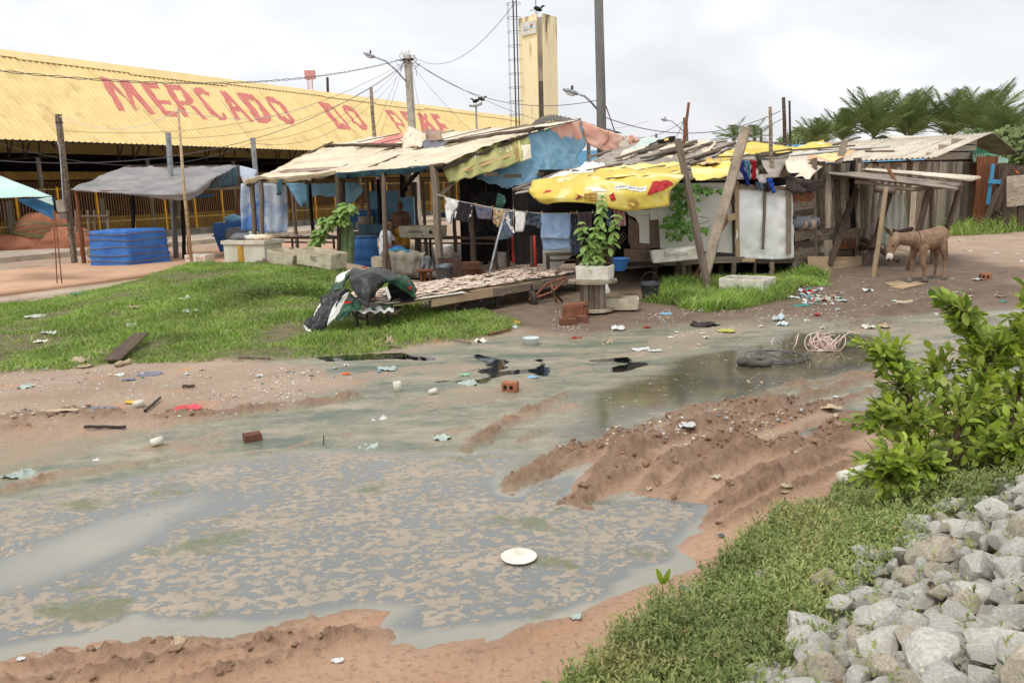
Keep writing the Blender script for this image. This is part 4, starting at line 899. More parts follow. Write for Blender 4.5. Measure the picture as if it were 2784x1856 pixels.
# ---------------------------------------------------------------- poles, lamps and wires
def pole(name,px0,py0,px1,py1,d,r0,r1_,mat,label,cat='pole',z1=None,group=None):
    p,q=W(px0,py0,d),W(px1,py1,d)
    if z1 is not None:q=Vector((q.x+(q.x-p.x)*(q.z-z1)/max(.1,p.z-q.z),q.y,z1))
    n=6;return tag(MB().tube([q.lerp(p,i/n)+Vector((random.uniform(-1,1),0,0))*r0*.25*(0<i<n)for i in range(n+1)],[r1_+(r0-r1_)*i/n for i in range(n+1)],10).build(name,mat,None,True),label,cat,group)
def lamp(px,pts,d,label):
    P=[W(*p,d)for p in pts];o=thing('street_lamp',label,'lamp',P[0])
    MB().tube(P,.035,6).build('arm',m_metal,o,True);e_=P[-1];dr=(P[-1]-P[-2]).normalized();R=frame(dr)
    MB().blob(e_+dr*.3,(.29,.12,.08),2,.02,1,0,R).build('lamp_head',m_metal,o,True);MB().blob(e_+dr*.32-Z*.07,(.17,.09,.06),2,0,1,0,R).build('lamp_glass',m_white,o,True);MB().tube([e_+dr*.25+Z*.08,e_+dr*.25+Z*.2],.04,6).build('photocell',m_iron,o)
A_=W(1110,165,36)
pa=thing('utility_pole','concrete utility pole with tangled wires in front of the lettered roof','pole',Vector((A_.x,A_.y,.1)))
MB().beam(Vector((A_.x+.1,A_.y,.1)),W(1108,150,36),.26,.2,AX).build('shaft',MT('pole_concrete',(200,192,176),(170,162,148),4,.9,.004,20,.2,0,c3=(140,132,120),s3=3),pa)
mb=MB()
for i in range(26):
    a=W(1108+random.gauss(0,10),166+random.gauss(0,6),36+random.uniform(-.3,.3));b=a+Vector((random.gauss(0,.22),random.gauss(0,.2),random.gauss(-.15,.25)));mb.tube([a,a.lerp(b,.5)+Vector((random.gauss(0,.12),0,random.gauss(0,.12))),b],.014,4)
mb.build('wire_tangle',m_wire,pa)
for i in range(5):MB().lathe([(.0,0),(.05,.02),(.06,.06),(.03,.1),(0,.11)],W(1098+6*i,166,35.8),8).build('insulator',m_iron,pa)
lamp(0,[s3(455,655),s3(370,560),s3(290,490),s3(215,462)],35.8,'street lamp on a curved arm fixed to the utility pole')
B_=W(1637,300,27)
tag(MB().tube([Vector((B_.x+.02,27,0)),Vector((W(1633,150,27).x,27,5)),Vector((W(1626,-60,27).x,27,W(1626,-60,27).z))],[.165,.15,.135],16).build('concrete_pole',MT('big_pole',(132,130,126),(108,106,102),2,.9,.004,20,.2,0,stretch=(1,1,.3),c3=(84,82,78),s3=1.5,k3=.58),None,True),'thick round grey concrete pole behind the ridge of the stalls','pole')
lamp(0,[s3(1985,880),s3(1930,815),s3(1880,770),s3(1840,757)],27.3,'small street lamp reaching from behind the thick concrete pole')
lamp(0,[r7(1110,250),r7(1030,180),r7(970,128),r7(930,120)],60,'distant street lamp above the shack roofs')
pole('lamp_post',*r7(1125,85),*r7(1130,380),60,.17,.2,m_concdk,'distant post carrying the street lamp above the roofs',z1=0)
pole('power_pole',*r7(785,272),*r7(785,360),90,.1,.12,m_iron,'tiny far power pole with a crossbar above the beige roof',z1=0)
pole('power_pole',*r7(2000,210),*r7(2005,400),80,.13,.16,m_iron,'far power pole in front of the blue wall',z1=0)
pole('wooden_pole',*r7(1165,-90),*r7(1105,378),21.5,.035,.05,m_woodrd,'reddish wooden pole rising from the shack roof',z1=2.6)
pole('wooden_pole',*r7(2110,-40),*r7(2130,790),18.2,.035,.055,m_wood,'crooked grey pole standing behind the hung clothes',z1=1.2)
pole('wooden_pole',*r7(2265,-150),*r7(2285,430),34,.07,.09,m_wooddk,'dark power pole beyond the yellow tarps',z1=0)
pole('wooden_pole',*r7(2335,-110),*r7(2345,430),40,.05,.06,m_iron,'thin dark post beside the dark power pole',z1=0)
pole('wooden_pole',*z3(660,-10),*z3(700,520),30,.06,.075,m_wood,'thin grey pole before the second word of the roof lettering',z1=.3)
pole('mast',*fd(752,178),*fd(753,225),80,.12,.12,m_iron,'dark thin mast behind the ridge of the market hall',z1=3)
mp2=thing('antenna_mast','pink lattice antenna mast behind the ridge of the market hall','mast',Vector((*W(843,230,95).xy,0)))
m_pink=MT('pink_mast',(214,150,140),None,1,.6)
for dx in(-.25,.25):MB().tube([W(843,245,95)+Vector((dx,0,-6)),W(842,203,95)+Vector((dx,0,0))],.05,5).build('leg',m_pink,mp2)
MB().box(W(843,204,95),(1.1,.6,.9)).build('platform',m_pink,mp2)
for i in range(6):MB().beam(W(843,242-i*6,95)-Vector((.25,0,0)),W(843,239-i*6,95)+Vector((.25,0,0)),.05,.05).build('brace',m_pink,mp2)
fl_=thing('floodlight_post','twin floodlight post with perched birds above the far roof end','lamp',Vector((*W(1294,305,62).xy,0)))
MB().tube([Vector((*W(1294,305,62).xy,2)),W(1294,285,62)],.07,6).build('post',m_metal,fl_)
for a,b in((s3(1005,850),s3(958,848)),(s3(1012,850),s3(1062,828))):MB().beam(W(*a,62),W(*b,62),.25,.16).build('floodlight',m_metal,fl_)
vulture(W(*s3(1012,842),62),1,'dark vulture on the middle of the twin floodlight post');vulture(W(*s3(1056,826),62),-1,'dark vulture on the raised arm of the floodlight post')
def wire(name,p,q,sag,r,label,mat=None,n=16):
    pts=[p.lerp(q,i/n)-Z*sag*4*(i/n)*(1-i/n)for i in range(n+1)];return tag(MB().tube(pts,r,5,False).build(name,mat or m_wire,None,True),label,'cable','overhead wires')
PA=W(1100,160,36);PB=W(1625,273,27)
wl=W(-60,186,20);tw_=[]
for ph in(0,math.pi):tw_.append([wl.lerp(PA,i/90)-Z*.62*4*(i/90)*(1-i/90)+Vector((0,.025*math.cos(i*1.1+ph),.025*math.sin(i*1.1+ph)))for i in range(91)])
mb=MB();[mb.tube(p,.010,5,False)for p in tw_];tag(mb.build('power_cable',m_wire,None,True),'thick twisted power cable crossing the lettered roof','cable','overhead wires')
wire('power_cable',W(1122,152,36),W(1420,-20,22),.9,.008,'cable running from the utility pole up out of the picture')
wire('power_cable',W(1132,172,36),PB,.75,.012,'sagging cable from the utility pole to the thick concrete pole')
wire('power_cable',W(1132,174,36),W(1760,330,60),1.4,.010,'long thin cable passing in front of the water tower')
wire('power_cable',W(1648,290,27),W(*r7(785,270),88),3.2,.02,'cable dropping away behind the thick concrete pole')
wire('power_cable',W(*r7(785,270),88),W(*r7(1110,115),60),1.5,.025,'cable joining the two distant posts above the roofs')
wire('power_cable',W(1625,312,30),W(*r7(2230,8),34),.75,.016,'long cable over the shack roofs reaching the dark power pole')
wire('power_cable',W(*r7(420,300),34),W(*r7(2260,98),34),.6,.014,'lower long cable over the shack roofs')
wire('power_cable',W(*r7(430,300),60),W(*r7(1110,118),60),.5,.02,'slanting cable from the beige roof to the distant post')
BP=W(160,318,26)
for k_,(a,b,sg,lab)in enumerate([(W(172,356,26),W(1095,172,36),.95,'cable from the brown pole with the meter to the utility pole'),(W(-60,433,22),W(1095,178,36),1.35,'dark cable rising across the hall front to the utility pole'),
    (W(-60,372,22),W(687,388,29),.75,'cable sagging under the eave toward the second grey post'),(W(465,376,27),W(1098,180,36),.75,'cable from the first grey post to the utility pole'),
    (W(690,384,29),W(1098,176,36),.7,'upper cable from the second grey post to the utility pole'),(W(692,390,29),W(1100,182,36),1.0,'lower cable from the second grey post to the utility pole'),(W(600,270,30),W(690,394,29),.0,'straight cable coming down to the second grey post'),
    (W(1080,210,36),W(1010,372,31),.02,'steep stay wire left of the utility pole'),(W(1122,195,36),W(1152,365,31),.02,'steep stay wire right of the utility pole'),(W(1130,190,36),W(1282,356,30),.1,'slanting stay wire falling toward the stall roof'),(W(1090,200,36),W(1035,368,31),.02,'second steep stay wire left of the utility pole')]):
    wire('power_cable',a,b,sg,.007 if k_!=1 else .011,lab)
wire('string',W(161,317,26),W(484,300,25.5),.45,.01,'white string from the brown pole to the bamboo pole',m_white);wire('string',W(484,300,25.5),W(840,290,33),.35,.01,'white string running on from the bamboo pole',m_white)
# brown pole with meter boxes
bpole=thing('meter_pole','brown wooden pole carrying two grey meter boxes','pole',G(203,717,.12))
top=W(158,311,G(203,717,.12).y);foot=G(203,717,.12)
MB().beam(foot-Z*.1,top,.15,.13,AX).build('shaft',m_wood,bpole);MB().box(top-Z*.25,(.17,.15,.05)).build('band',m_iron,bpole)
mm=foot.lerp(top,.37)+Vector((-.12,-.16,0));mb=MB().box(mm+Vector((0,0,.12)),(.26,.16,.36));mb.build('meter_box',m_concrete,bpole);MB().box(mm+Vector((.04,-.01,-.18)),(.24,.14,.17)).build('meter_box',m_concdk,bpole)
MB().tube([mm+Z*.3+Vector((-.02,0,0)),W(172,545,foot.y-.1),W(163,400,foot.y-.1),W(157,388,foot.y-.1),W(162,384,foot.y)],.022,6).build('conduit',m_metal,bpole,True)
bam=G(522,722,.2);tag(MB().tube([bam-Z*.1,bam.lerp(W(484,297,bam.y),.5)+Vector((-.03,0,0)),W(484,297,bam.y)],[.05,.045,.032],10).build('bamboo_pole',m_woodlt,None,True),'pale bamboo pole standing before the grey canopy','pole')
for px,py,px2,py2,d,lab in((457,361,478,690,26.8,'first square grey steel post behind the grey canopy'),(687,375,694,470,29,'second square grey steel post behind the stall roof corner')):
    q=W(px,py,d);q2=W(px2,py2,d);tag(MB().beam(Vector((q2.x,q2.y,.15)),q,.12,.12,AX).build('steel_post',m_metal),lab,'post','grey steel posts')
# ---------------------------------------------------------------- far background
tag(MB().box(Vector((22.5,88,2.4)),(44,.3,6.4)).build('blue_wall',MT('blue_wall_paint',(120,178,216),(110,168,208),.3,.8)),'long pale blue wall far behind the shacks','wall')
m_frond=leafmat('palm_leaflet',(98,118,64),(122,138,80),.25,.5);m_frondy=leafmat('dry_palm_leaflet',(140,128,66),(112,112,56),.25,.5);m_trunk=MT('palm_trunk',(120,106,88),(92,80,66),6,.9)
def frond_mesh(mat,seed,L=1.0,n=40):
    rnd=random.Random(seed);mb=MB();cur=rnd.uniform(.15,.35);P=lambda t:Vector((t*L*(1-.12*t),0,-cur*t*t*.9))
    mb.tube([P(i/10)for i in range(11)],[.012*(1-.08*i)for i in range(11)],4)
    for i in range(n):
        t=.12+.88*i/n;l=.36*math.sin(math.pi*(.18+.75*t))*rnd.uniform(.85,1.1)
        for sgn in(-1,1):
            p=P(t);d=Vector((.55+.5*t,sgn*.9,rnd.uniform(-.35,.05)+.15)).normalized()*l;wv=Vector((.009,0,0));q=p+d*.6+Z*-.02;e_=p+d-Z*.12*l*3*rnd.uniform(.4,1)
            mb.add([p-wv,p+wv,q+wv*.8,e_,q-wv*.8],[(0,1,2,4),(4,2,3)])
    me=bpy.data.meshes.new('frond');me.from_pydata([tuple(p)for p in mb.v],[],mb.f);me.materials.append(mat);return me
FR=[frond_mesh(m_frond,i)for i in range(4)];FRY=frond_mesh(m_frondy,9)
z7=rg(2180,230,.2568)
def palm(u,v,d,L,label,n=13,upright=1.0,dry=1):
    c=W(*z7(u,v),d);o=thing('palm_tree',label,'palm',Vector((c.x,c.y,0)),'palms behind the grey hut')
    MB().tube([Vector((c.x,c.y,0)),c+Vector((.1,0,-c.z/2)),c],[.22,.17,.16],8).build('trunk',m_trunk,o,True)
    for i in range(n):
        a=i*2.399+random.uniform(-.3,.3);el=upright*(1.45-1.0*(i/n)**1.6);x=Vector((math.cos(a)*math.cos(el),math.sin(a)*math.cos(el),math.sin(el)))
        f=bpy.data.objects.new('frond',FRY if i>=n-dry else FR[i%4]);COL.objects.link(f);f.parent=o;f.location=c-ROOT[o];f.rotation_euler=frame(x,Z).to_euler();k=L*random.uniform(.8,1.1);f.scale=(k,k,k);ROOT[f]=ROOT[o]
for u,v,d,L,lab in((170,640,50,1.9,'small palm at the end of the row, nearest the shack roofs'),(430,570,52,2.1,'low dense palm, second from the shack roofs'),(760,540,52,3.0,'tall palm with a feathery crown, third from the shack roofs'),(1130,540,54,3.1,'tall palm in the middle of the row'),(1560,540,54,3.1,'tall palm above the peak of the grey hut roof'),(1900,560,50,3.3,'wide palm leaning over the green roof'),(2150,640,46,2.6,'low arching palm beside the frame edge')):
    palm(u,v+30,d,L*1.12,lab,17)
for u,v,lab in(((1690),330,'small windblown palm left of the thick leaning post'),(1930,330,'small windblown palm right of the thick leaning post')):
    c=W(*r7(u,v),75);o=thing('palm_tree',lab,'palm',Vector((c.x,c.y,0)),'small distant palms');MB().tube([Vector((c.x,c.y,0)),c],[.2,.15],6).build('trunk',m_trunk,o)
    for i in range(11):
        a=i*2.4;el=1.1-i*.1;f=bpy.data.objects.new('frond',FR[i%4]);COL.objects.link(f);f.parent=o;f.location=c-ROOT[o];f.rotation_euler=frame(Vector((math.cos(a)*math.cos(el)-.3,math.sin(a)*math.cos(el),math.sin(el))),Z).to_euler();f.scale=(2.2,)*3
def crown(name,label,c,rad,n,size,mat,trunk=True):
    c=Vector(c);o=thing(name,label,'tree',Vector((c.x,c.y,0)));mb=MB()
    for i in range(n):
        a,b_,r=random.uniform(0,6.283),math.acos(random.uniform(-1,1)),random.uniform(.55,1)**.5
        p=Vector((math.sin(b_)*math.cos(a)*rad[0],math.sin(b_)*math.sin(a)*rad[1],math.cos(b_)*rad[2]))*r;p*=1+.35*mn.noise(p*.9+c);p+=c
        d=Vector((random.gauss(0,1),random.gauss(0,1),random.gauss(0,.6))).normalized()*size;s_=d.orthogonal().normalized()*size*.45;mb.add([p,p+d*.5+s_,p+d,p+d*.5-s_],[(0,1,2,3)])
    mb.build('crown',mat,o);MB().tube([Vector((c.x,c.y,0)),c],[.2,.1],6).build('trunk',m_trunk,o);return o
m_treeg=leafmat('far_leaf',(116,134,76),(138,152,92),.25,.6);m_treed=leafmat('far_dark_leaf',(92,112,66),(110,128,78),.25,.6)
for(u,v,d,r,lab,m_)in((2290,700,55,(2.4,2.0,1.3),'pale green tree mass at the frame edge behind the huts',m_treeg),(2340,600,75,(2.6,2,1.6),'darker tree farther off at the frame edge',m_treed),(2060,650,58,(1.6,1.6,1.1),'rounded tree between the palms and the green roof',m_treeg),(1950,700,44,(2.0,1.5,1.0),'low bush above the green patched roof',m_treed),(0,610,90,(2.4,2,1.4),'small round tree in the gap between shack and palms',m_treeg),(2320,720,40,(2.5,2,1.2),'leafy hedge tree over the pallet fence',m_treeg)):
    crown('tree',lab,W(*z7(u,v),d),r,2600,.30,m_)
# ================================================================ the fish stall (big shelter of poles and tarps)
Lc,Rc=Vector((-7.1,22.3,0)),Vector((-1.8,19.1,0))
FD=(Rc-Lc).normalized();BD=Vector((-FD.y,FD.x,0))*1.0
BD=AX.copy()
def SF(px,py,k=0):return VPL(Lc+BD*k,Rc+BD*k,px,py)
def SS(px,py,k=0):return VPL(Rc+FD*k,Rc+FD*k+BD,px,py)
m_canvas=MT('dusty_canvas',(232,216,190),(212,194,166),1.4,.85,.004,12,.2,.03,c3=(170,156,136),s3=1.0,k3=.6)
m_canvas2=MT('pale_canvas',(236,224,202),(216,202,178),2,.85,.004,12,.2,.05,c3=(180,160,140),s3=1.6,k3=.6)
m_pinkc=MT('faded_pink_tarp',(236,196,174),(228,168,146),1.5,.8,.003,10,.2,.02,c3=(218,150,130),s3=1.2,k3=.6)
m_redc=MT('faded_red_canvas',(226,148,136),(214,128,116),2,.8)
m_bluet=MT('light_blue_tarp',(170,214,232),(146,198,224),1.3,.55,.006,9,.4,0,c3=(172,206,222),s3=1.5,k3=.58,trans=.45)
m_bluew=MT('blue_white_tarp',(222,230,238),(198,212,230),1,.5,.005,9,.4,0,c3=(96,150,218),s3=.9,k3=.5,trans=.35)
m_olive=MT('olive_banner',(184,178,112),(166,164,100),1.2,.6,.003,8,.35,0,c3=(206,186,118),s3=1,k3=.6)
m_cream=MT('banner_print',(232,222,196),None,1,.7);m_tan=MT('banner_tan',(204,172,120),None,1,.7);m_lyel=MT('banner_yellow',(238,228,140),None,1,.6)
m_brownc=MT('brown_canvas',(170,146,128),(140,118,104),2,.9,.004,10);m_greyc=MT('grey_cloth',(128,128,132),(100,100,106),3,.9,.004,12)
m_teald=MT('dark_teal_tarp',(70,112,128),(46,78,92),3,.6,.004,12)
stall=thing('fish_stall','large open fish stall of poles roofed with dusty canvas','stall',(Lc+Rc)/2+Z*.1)
FE=[(663,489),(708,478),(750,483),(834,474),(914,464),(998,458),(1091,451),(1150,446),(1205,441)]
RE=[(892,401),(930,400),(990,401),(1060,403),(1130,402),(1200,398),(1270,387),(1350,370),(1440,358)]
row0=[SF(*p)-Z*.06 for p in FE];row3=[SF(*p,4.75)for p in RE]
row1=[a.lerp(b,.3)+Z*(.02*math.sin(i))for i,(a,b)in enumerate(zip(row0,row3))];row2=[a.lerp(b,.66)+Z*.05 for a,b in zip(row0,row3)]
S1=Sheet([row3,row2,row1,row0],.05,1.6,1);canvas=S1.build('canvas_roof',m_canvas,stall,44,26,.012,rag=.05)
for k_,(u,v,l)in enumerate(((.42,.20,.42),(.40,.27,.44))):  # faded lettering on the canvas, too worn to read
    for i in range(34):
        uu=u+l*i/34;hh=.035+.02*((i*7)%5)/5;w_=.004+.003*((i*3)%3)
        if(i*5)%11==0:continue
        S1.decal('worn_print',[(uu,v),(uu+w_,v),(uu+w_+.004,v+hh),(uu+.004,v+hh)],MT('worn_ink',(120,112,100),(176,164,146),20,.9)if(k_,i)==(0,1)else bpy.data.materials.get('worn_ink')or m_greyc,canvas,.01)
S1.decal('patch',[(.12,.74),(.34,.66),(.42,.72),(.40,.80),(.22,.84),(.13,.82)],m_brownc,canvas,.014)
# front hem: ragged blue under-tarp along the eave
Sheet([[SF(*p,-.05)-Z*.05 for p in FE[4:]],[SF(p[0],p[1]+22,.05)for p in FE[4:]]],.04,4,7).build('under_tarp',m_teald,stall,30,5,.006,rag=.08)
Sheet([[SF(*p,-.03)for p in FE[:5]],[SF(p[0]+3,p[1]+16,.1)for p in FE[:5]]],.04,4,9).build('canvas_hem',m_canvas,stall,24,5,.01,rag=.08)
# rear roof in overlapping strips
BE=[(952,388),(1000,374),(1060,369),(1130,364),(1200,361),(1290,354),(1400,346),(1490,337),(1578,325)]
rb=[SF(*p,8.2)for p in BE];rm=[SF(p[0],p[1]-4,4.9)+Z*.05 for p in RE]
mats=[m_canvas2,m_canvas2,m_redc,m_canvas,m_canvas2,m_canvas2,m_canvas,m_canvas2]
for i in range(8):
    Sheet([[rb[i]+Z*.012*(i%2),rb[i+1]+Z*.012*(i%2)],[(rb[i]+rm[i])/2-Z*.03,(rb[i+1]+rm[i+1])/2-Z*.03],[rm[i],rm[i+1]]],.03,2.5,20+i).build('roof_strip',mats[i],stall,10,12,.01)
# ridge log and battens
for i in range(len(RE)-1):
    a,b=SF(*RE[i],4.7)+Z*.06,SF(*RE[i+1],4.7)+Z*.06
    if i%2==0:log('ridge_log',a-FD*.15,SF(*RE[min(i+2,8)],4.7)+Z*.07+FD*.15,.12,m_wooddk,stall)
plank('batten',SF(815,431,3.2)+Z*.05,SF(905,393,4.9)+Z*.08,.06,.04,m_wood,stall);plank('batten',SF(1090,404,4.4)+Z*.08,SF(965,404,4.5)+Z*.08,.08,.03,m_wooddk,stall)
plank('batten',SS(1315,400)+Z*.05,SS(1432,362)+Z*.04,.05,.03,m_wood,stall);plank('edge_pole',SS(1425,366)+Z*.06,SS(1578,326)+Z*.03,.07,.05,m_wooddk,stall);plank('batten',SF(1212,412,3.2)+Z*.1,SF(1330,376,4.5)+Z*.1,.06,.04,m_wood,stall)
for i in range(7):  # thin battens over the rear strips
    a,b=rb[2+i%6].lerp(rb[3+i%6],.4),rm[2+i%6].lerp(rm[1+i%6],.3);plank('batten',a+Z*.05,b+Z*.06,.045,.025,m_wood,stall)
# bundles of cloth thrown over the ridge
def crumple(name,pts,mat,parent,amp=.09,seed=3,nu=18,nv=14,thick=.01,base=None):return Sheet(pts,amp,3.2,seed).build(name,mat,parent,nu,nv,thick,base=base)
crumple('cloth_bundle',[[SF(1090,385,4.8)+Z*.1,SF(1115,368,5)+Z*.15,SF(1150,366,5)+Z*.1],[SF(1092,398,4.5)+Z*.1,SF(1120,388,4.5)+Z*.28,SF(1160,392,4.5)+Z*.2],[SF(1098,408,4.2),SF(1125,404,4.2)+Z*.1,SF(1155,406,4.2)]],m_canvas2,stall,.12,4)
crumple('cloth_bundle',[[SF(1150,372,4.9)+Z*.15,SF(1175,368,5)+Z*.2,SF(1200,372,5)+Z*.1],[SF(1155,388,4.5)+Z*.12,SF(1178,382,4.5)+Z*.25,SF(1202,384,4.5)+Z*.2],[SF(1160,398,4.3)+Z*.1,SF(1182,395,4.3)+Z*.1,SF(1202,392,4.3)+Z*.1]],m_brownc,stall,.1,5)
crumple('grey_cloth',[[SF(1150,396,4.4)+Z*.12,SF(1180,392,4.4)+Z*.15,SF(1222,394,4.4)+Z*.1],[SF(1148,408,4.1)+Z*.08,SF(1175,406,4.1)+Z*.1,SF(1205,404,4.1)+Z*.06],[SF(1146,418,3.8)+Z*.05,SF(1165,415,3.8)+Z*.05,SF(1190,412,3.8)+Z*.05]],m_greyc,stall,.06,6)
# posts: each one a pole from roof to floor
def post(px,py,k,dia,mat=m_wood,px2=None,name='post',tilt=0):
    a=SF(px,py,k);b=Vector((a.x+(.02 if px2 is None else 0),a.y,.1))
    if px2 is not None:b.x=W(px2,700,a.y).x
    return log(name,b,a,dia,mat,stall)
post(684,489,.2,.15,m_wood,694);post(708,487,.1,.14,m_wood,714);post(917,470,.05,.15,m_wooddk,922);post(932,474,1.4,.1,m_wooddk,934);post(1044,462,.05,.12,m_wood,1046)
cp=SF(1180,452,0);plank('corner_post',Vector((cp.x+.04,cp.y,.08)),cp+Z*.05,.14,.13,m_wood,stall,AX)
for px,py,k,dia,mt in((795,520,3.2,.11,m_wood),(841,500,2.2,.11,m_black),(700,520,2.6,.12,m_wooddk),(998,490,3.6,.1,m_wood),(1013,490,4.5,.13,m_wooddk),(1028,488,3.8,.12,m_black),(1094,480,4.6,.16,m_black),(1125,495,5.2,.2,m_concdk),(1148,490,4.0,.1,m_wood),(1270,500,4.8,.16,m_black),(982,510,6,.1,m_woodrd),(1230,500,6.5,.12,m_wood),(1312,520,3.0,.13,m_black),(1280,560,1.0,.14,m_wooddk)):post(px,py,k,dia,mt)
# beams and braces under the roof
for a,b,k1,k2,dia in(((690,492),(1186,458),.1,.1,.09),((780,470),(1260,440),2.3,2.3,.08),((900,420),(1425,382),4.7,4.7,.1)):log('beam',SF(*a,k1),SF(*b,k2),dia,m_black,stall)
for t_ in(.02,.2,.38,.56,.74,.92,.99):
    a=row0[0].lerp(row0[-1],t_)-Z*.09;b=row3[0].lerp(row3[-1],t_)-Z*.1;log('rafter',a,b,.08,m_wooddk,stall)
log('beam',SF(1208,449,-.1),SF(1150,458,.05),.1,m_wooddk,stall);plank('brace',SF(1190,535,.02),SF(1240,490,.6),.1,.05,m_wood,stall);plank('brace',SF(1098,510,4.5),SF(1150,452,1.5),.1,.08,m_black,stall);plank('brace',SF(1105,520,4.4),SF(1090,470,4.4),.1,.08,m_black,stall)
# hanging tarps
def tealstrip(pts,name,mat,seed):return Sheet([[SF(*p,k)for p,k in r]for r in pts],.03,4,seed,fold=(.02,3))
Sheet([[SF(*r3(240,850),1.0),SF(*r3(400,845),1.2),SF(*r3(600,850),1.4),SF(*r3(765,880),1.6)],[SF(*r3(235,1150),1.0),SF(*r3(400,1150),1.2),SF(*r3(600,1160),1.4),SF(*r3(775,1150),1.6)],[SF(*r3(250,1400),1.0),SF(*r3(400,1405),1.2),SF(*r3(600,1430),1.4),SF(*r3(780,1410),1.6)]],.05,2.2,12,fold=(.03,4)).build('hanging_tarp',m_bluew,stall,26,18,.006)
Sheet([[SF(*r3(210,640),1.6),SF(*r3(320,665),1.3),SF(*r3(420,695),1.0)],[SF(*r3(230,740),1.4),SF(*r3(310,760),1.2),SF(*r3(400,800),1.0)],[SF(*r3(255,850),1.2),SF(*r3(300,870),1.1),SF(*r3(380,860),1.0)]],.05,3,13).build('tarp_corner',m_bluew,stall,12,10,.006)
Sheet([[SF(*r3(760,845),2.6),SF(*r3(950,850),2.6),SF(*r3(1150,850),2.7),SF(*r3(1400,840),2.8)],[SF(*r3(830,960),2.6),SF(*r3(980,950),2.7),SF(*r3(1150,930),2.7),SF(*r3(1400,930),2.8)],[SF(*r3(920,1130),2.6),SF(*r3(1000,1050),2.7),SF(*r3(1120,985),2.7),SF(*r3(1400,1020),2.8)]],.06,2.5,14,fold=(.04,3)).build('hanging_tarp',m_bluet,stall,24,14,.006,rag=.06)
Sheet([[SF(*r3(1435,840),2.3),SF(*r3(1560,830),2.3)],[SF(*r3(1430,950),2.3),SF(*r3(1650,915),2.1)],[SF(*r3(1435,1080),2.3),SF(*r3(1560,1060),2.2)]],.09,3.5,15).build('bundled_tarp',m_bluet,stall,16,14,.01)
Sheet([[SF(*r3(670,810),.0),SF(*r3(720,800),.0)],[SF(*r3(655,985),.0),SF(*r3(700,985),.0)]],.02,5,16,fold=(.02,1)).build('cloth_strip',m_teald,stall,6,8,.005);Sheet([[SF(*r3(1005,790),.5),SF(*r3(1025,780),.5)],[SF(*r3(1000,1140),.5),SF(*r3(1020,1150),.5)]],.02,5,17).build('cloth_strip',m_teald,stall,5,10,.005)
# blue tarp on the right-hand side
Sheet([[SS(*r5(880,690)),SS(*r5(1430,490)),SS(*r5(1690,430)),SS(*r5(2050,340))],[SS(*r5(860,900),.0),SS(*r5(1450,760),.25),SS(*r5(1720,660),.3),SS(*r5(2100,600),.3)],[SS(*r5(830,990),.0),SS(*r5(1350,930),.45),SS(*r5(1650,860),.5),SS(*r5(2010,760),.45)],[SS(*r5(840,1020),.1),SS(*r5(1230,1100),.6),SS(*r5(1500,1085),.7),SS(*r5(2080,870),.6)]],.09,1.6,18,fold=(.03,2)).build('side_tarp',m_bluet,stall,36,26,.006,rag=.12)
for a,b in((r5(930,960),r5(1080,958)),(r5(1145,980),r5(1350,975)),(r5(1548,955),r5(1842,935))):plank('weight_plank',SS(*a,.72),SS(*b,.78),.1,.05,m_wood,stall,FD)
OB=Sheet([[SS(*r5(420,825),.1),SS(*r5(700,720),.12),SS(*r5(1080,600),.12),SS(*r5(1420,485),.12)],[SS(*r5(450,930),.25),SS(*r5(720,850),.4),SS(*r5(1080,740),.45),SS(*r5(1445,630),.4)],[SS(*r5(520,1060),.42),SS(*r5(740,1000),.6),SS(*r5(1090,900),.68),SS(*r5(1470,775),.6)]],.05,2.0,19,fold=(.035,5))
banner=OB.build('olive_banner',m_olive,stall,34,16,.006)
OB.decal('stripe',[(.22+.03*0,.66),(.4,.62),(.6,.6),(.86,.56),(.86,.68),(.6,.72),(.4,.75),(.22,.8)],m_tan,banner);OB.decal('stripe',[(.185,.02),(.22,.02),(.245,.98),(.21,.98)],m_tan,banner)
OB.decal('stripe',[(.88,.02),(.91,.02),(.91,.5),(.91,.98),(.88,.98),(.88,.5)],m_lyel,banner);OB.decal('stripe',[(.92,.02),(1,.02),(1,.5),(1,.98),(.92,.98),(.92,.5)],m_cream,banner);OB.decal('stripe',[(.83,.1),(.87,.1),(.87,.5),(.87,.9),(.83,.9),(.83,.5)],MT('banner_brown',(176,140,92),None,1,.7),banner,.01)
OB.text('lettering','PRAÇA',.10,.28,.14,.95,m_cream,banner,.016,rot=1);OB.text('lettering','S',.40,.12,.47,.42,m_cream,banner,.016,rot=1);OB.text('lettering','S',.76,.22,.81,.5,m_cream,banner,.016,rot=1);OB.text('lettering','O',.68,.26,.71,.45,m_cream,banner,.016);OB.text('lettering','01',.27,.84,.31,.97,m_cream,banner,.016,rot=1)
# pink and beige tarps at the peak
Sheet([[SS(*r5(1700,420),.05),SS(*r5(1870,370),.05),SS(*r5(2045,330),.05)],[SS(*r5(1715,510),.1),SS(*r5(1890,470),.12),SS(*r5(2055,440),.12)],[SS(*r5(1725,600),.14),SS(*r5(1900,585),.16),SS(*r5(2065,560),.16)]],.05,2.5,22,fold=(.02,2)).build('peak_tarp',m_pinkc,stall,18,12,.006)
PK=SS(*r5(2045,330));PKp=Vector((PK.x,PK.y,0))
def PF(px,py):return VPL(PKp,PKp+FD,px,py)
Sheet([[PF(*r5(2050,330)),PF(*r5(2350,450)),PF(*r7(240,240)),PF(*r7(430,310))],[PF(*r5(2065,450)),PF(*r5(2330,570)),PF(*r7(210,370)),PF(*r7(380,410))],[PF(*r5(2090,560)),PF(*r7(20,405)),PF(*r7(200,490)),PF(*r7(330,470))]],.06,2,23,fold=(.02,2)).build('peak_tarp',m_pinkc,stall,26,12,.006,rag=.05)
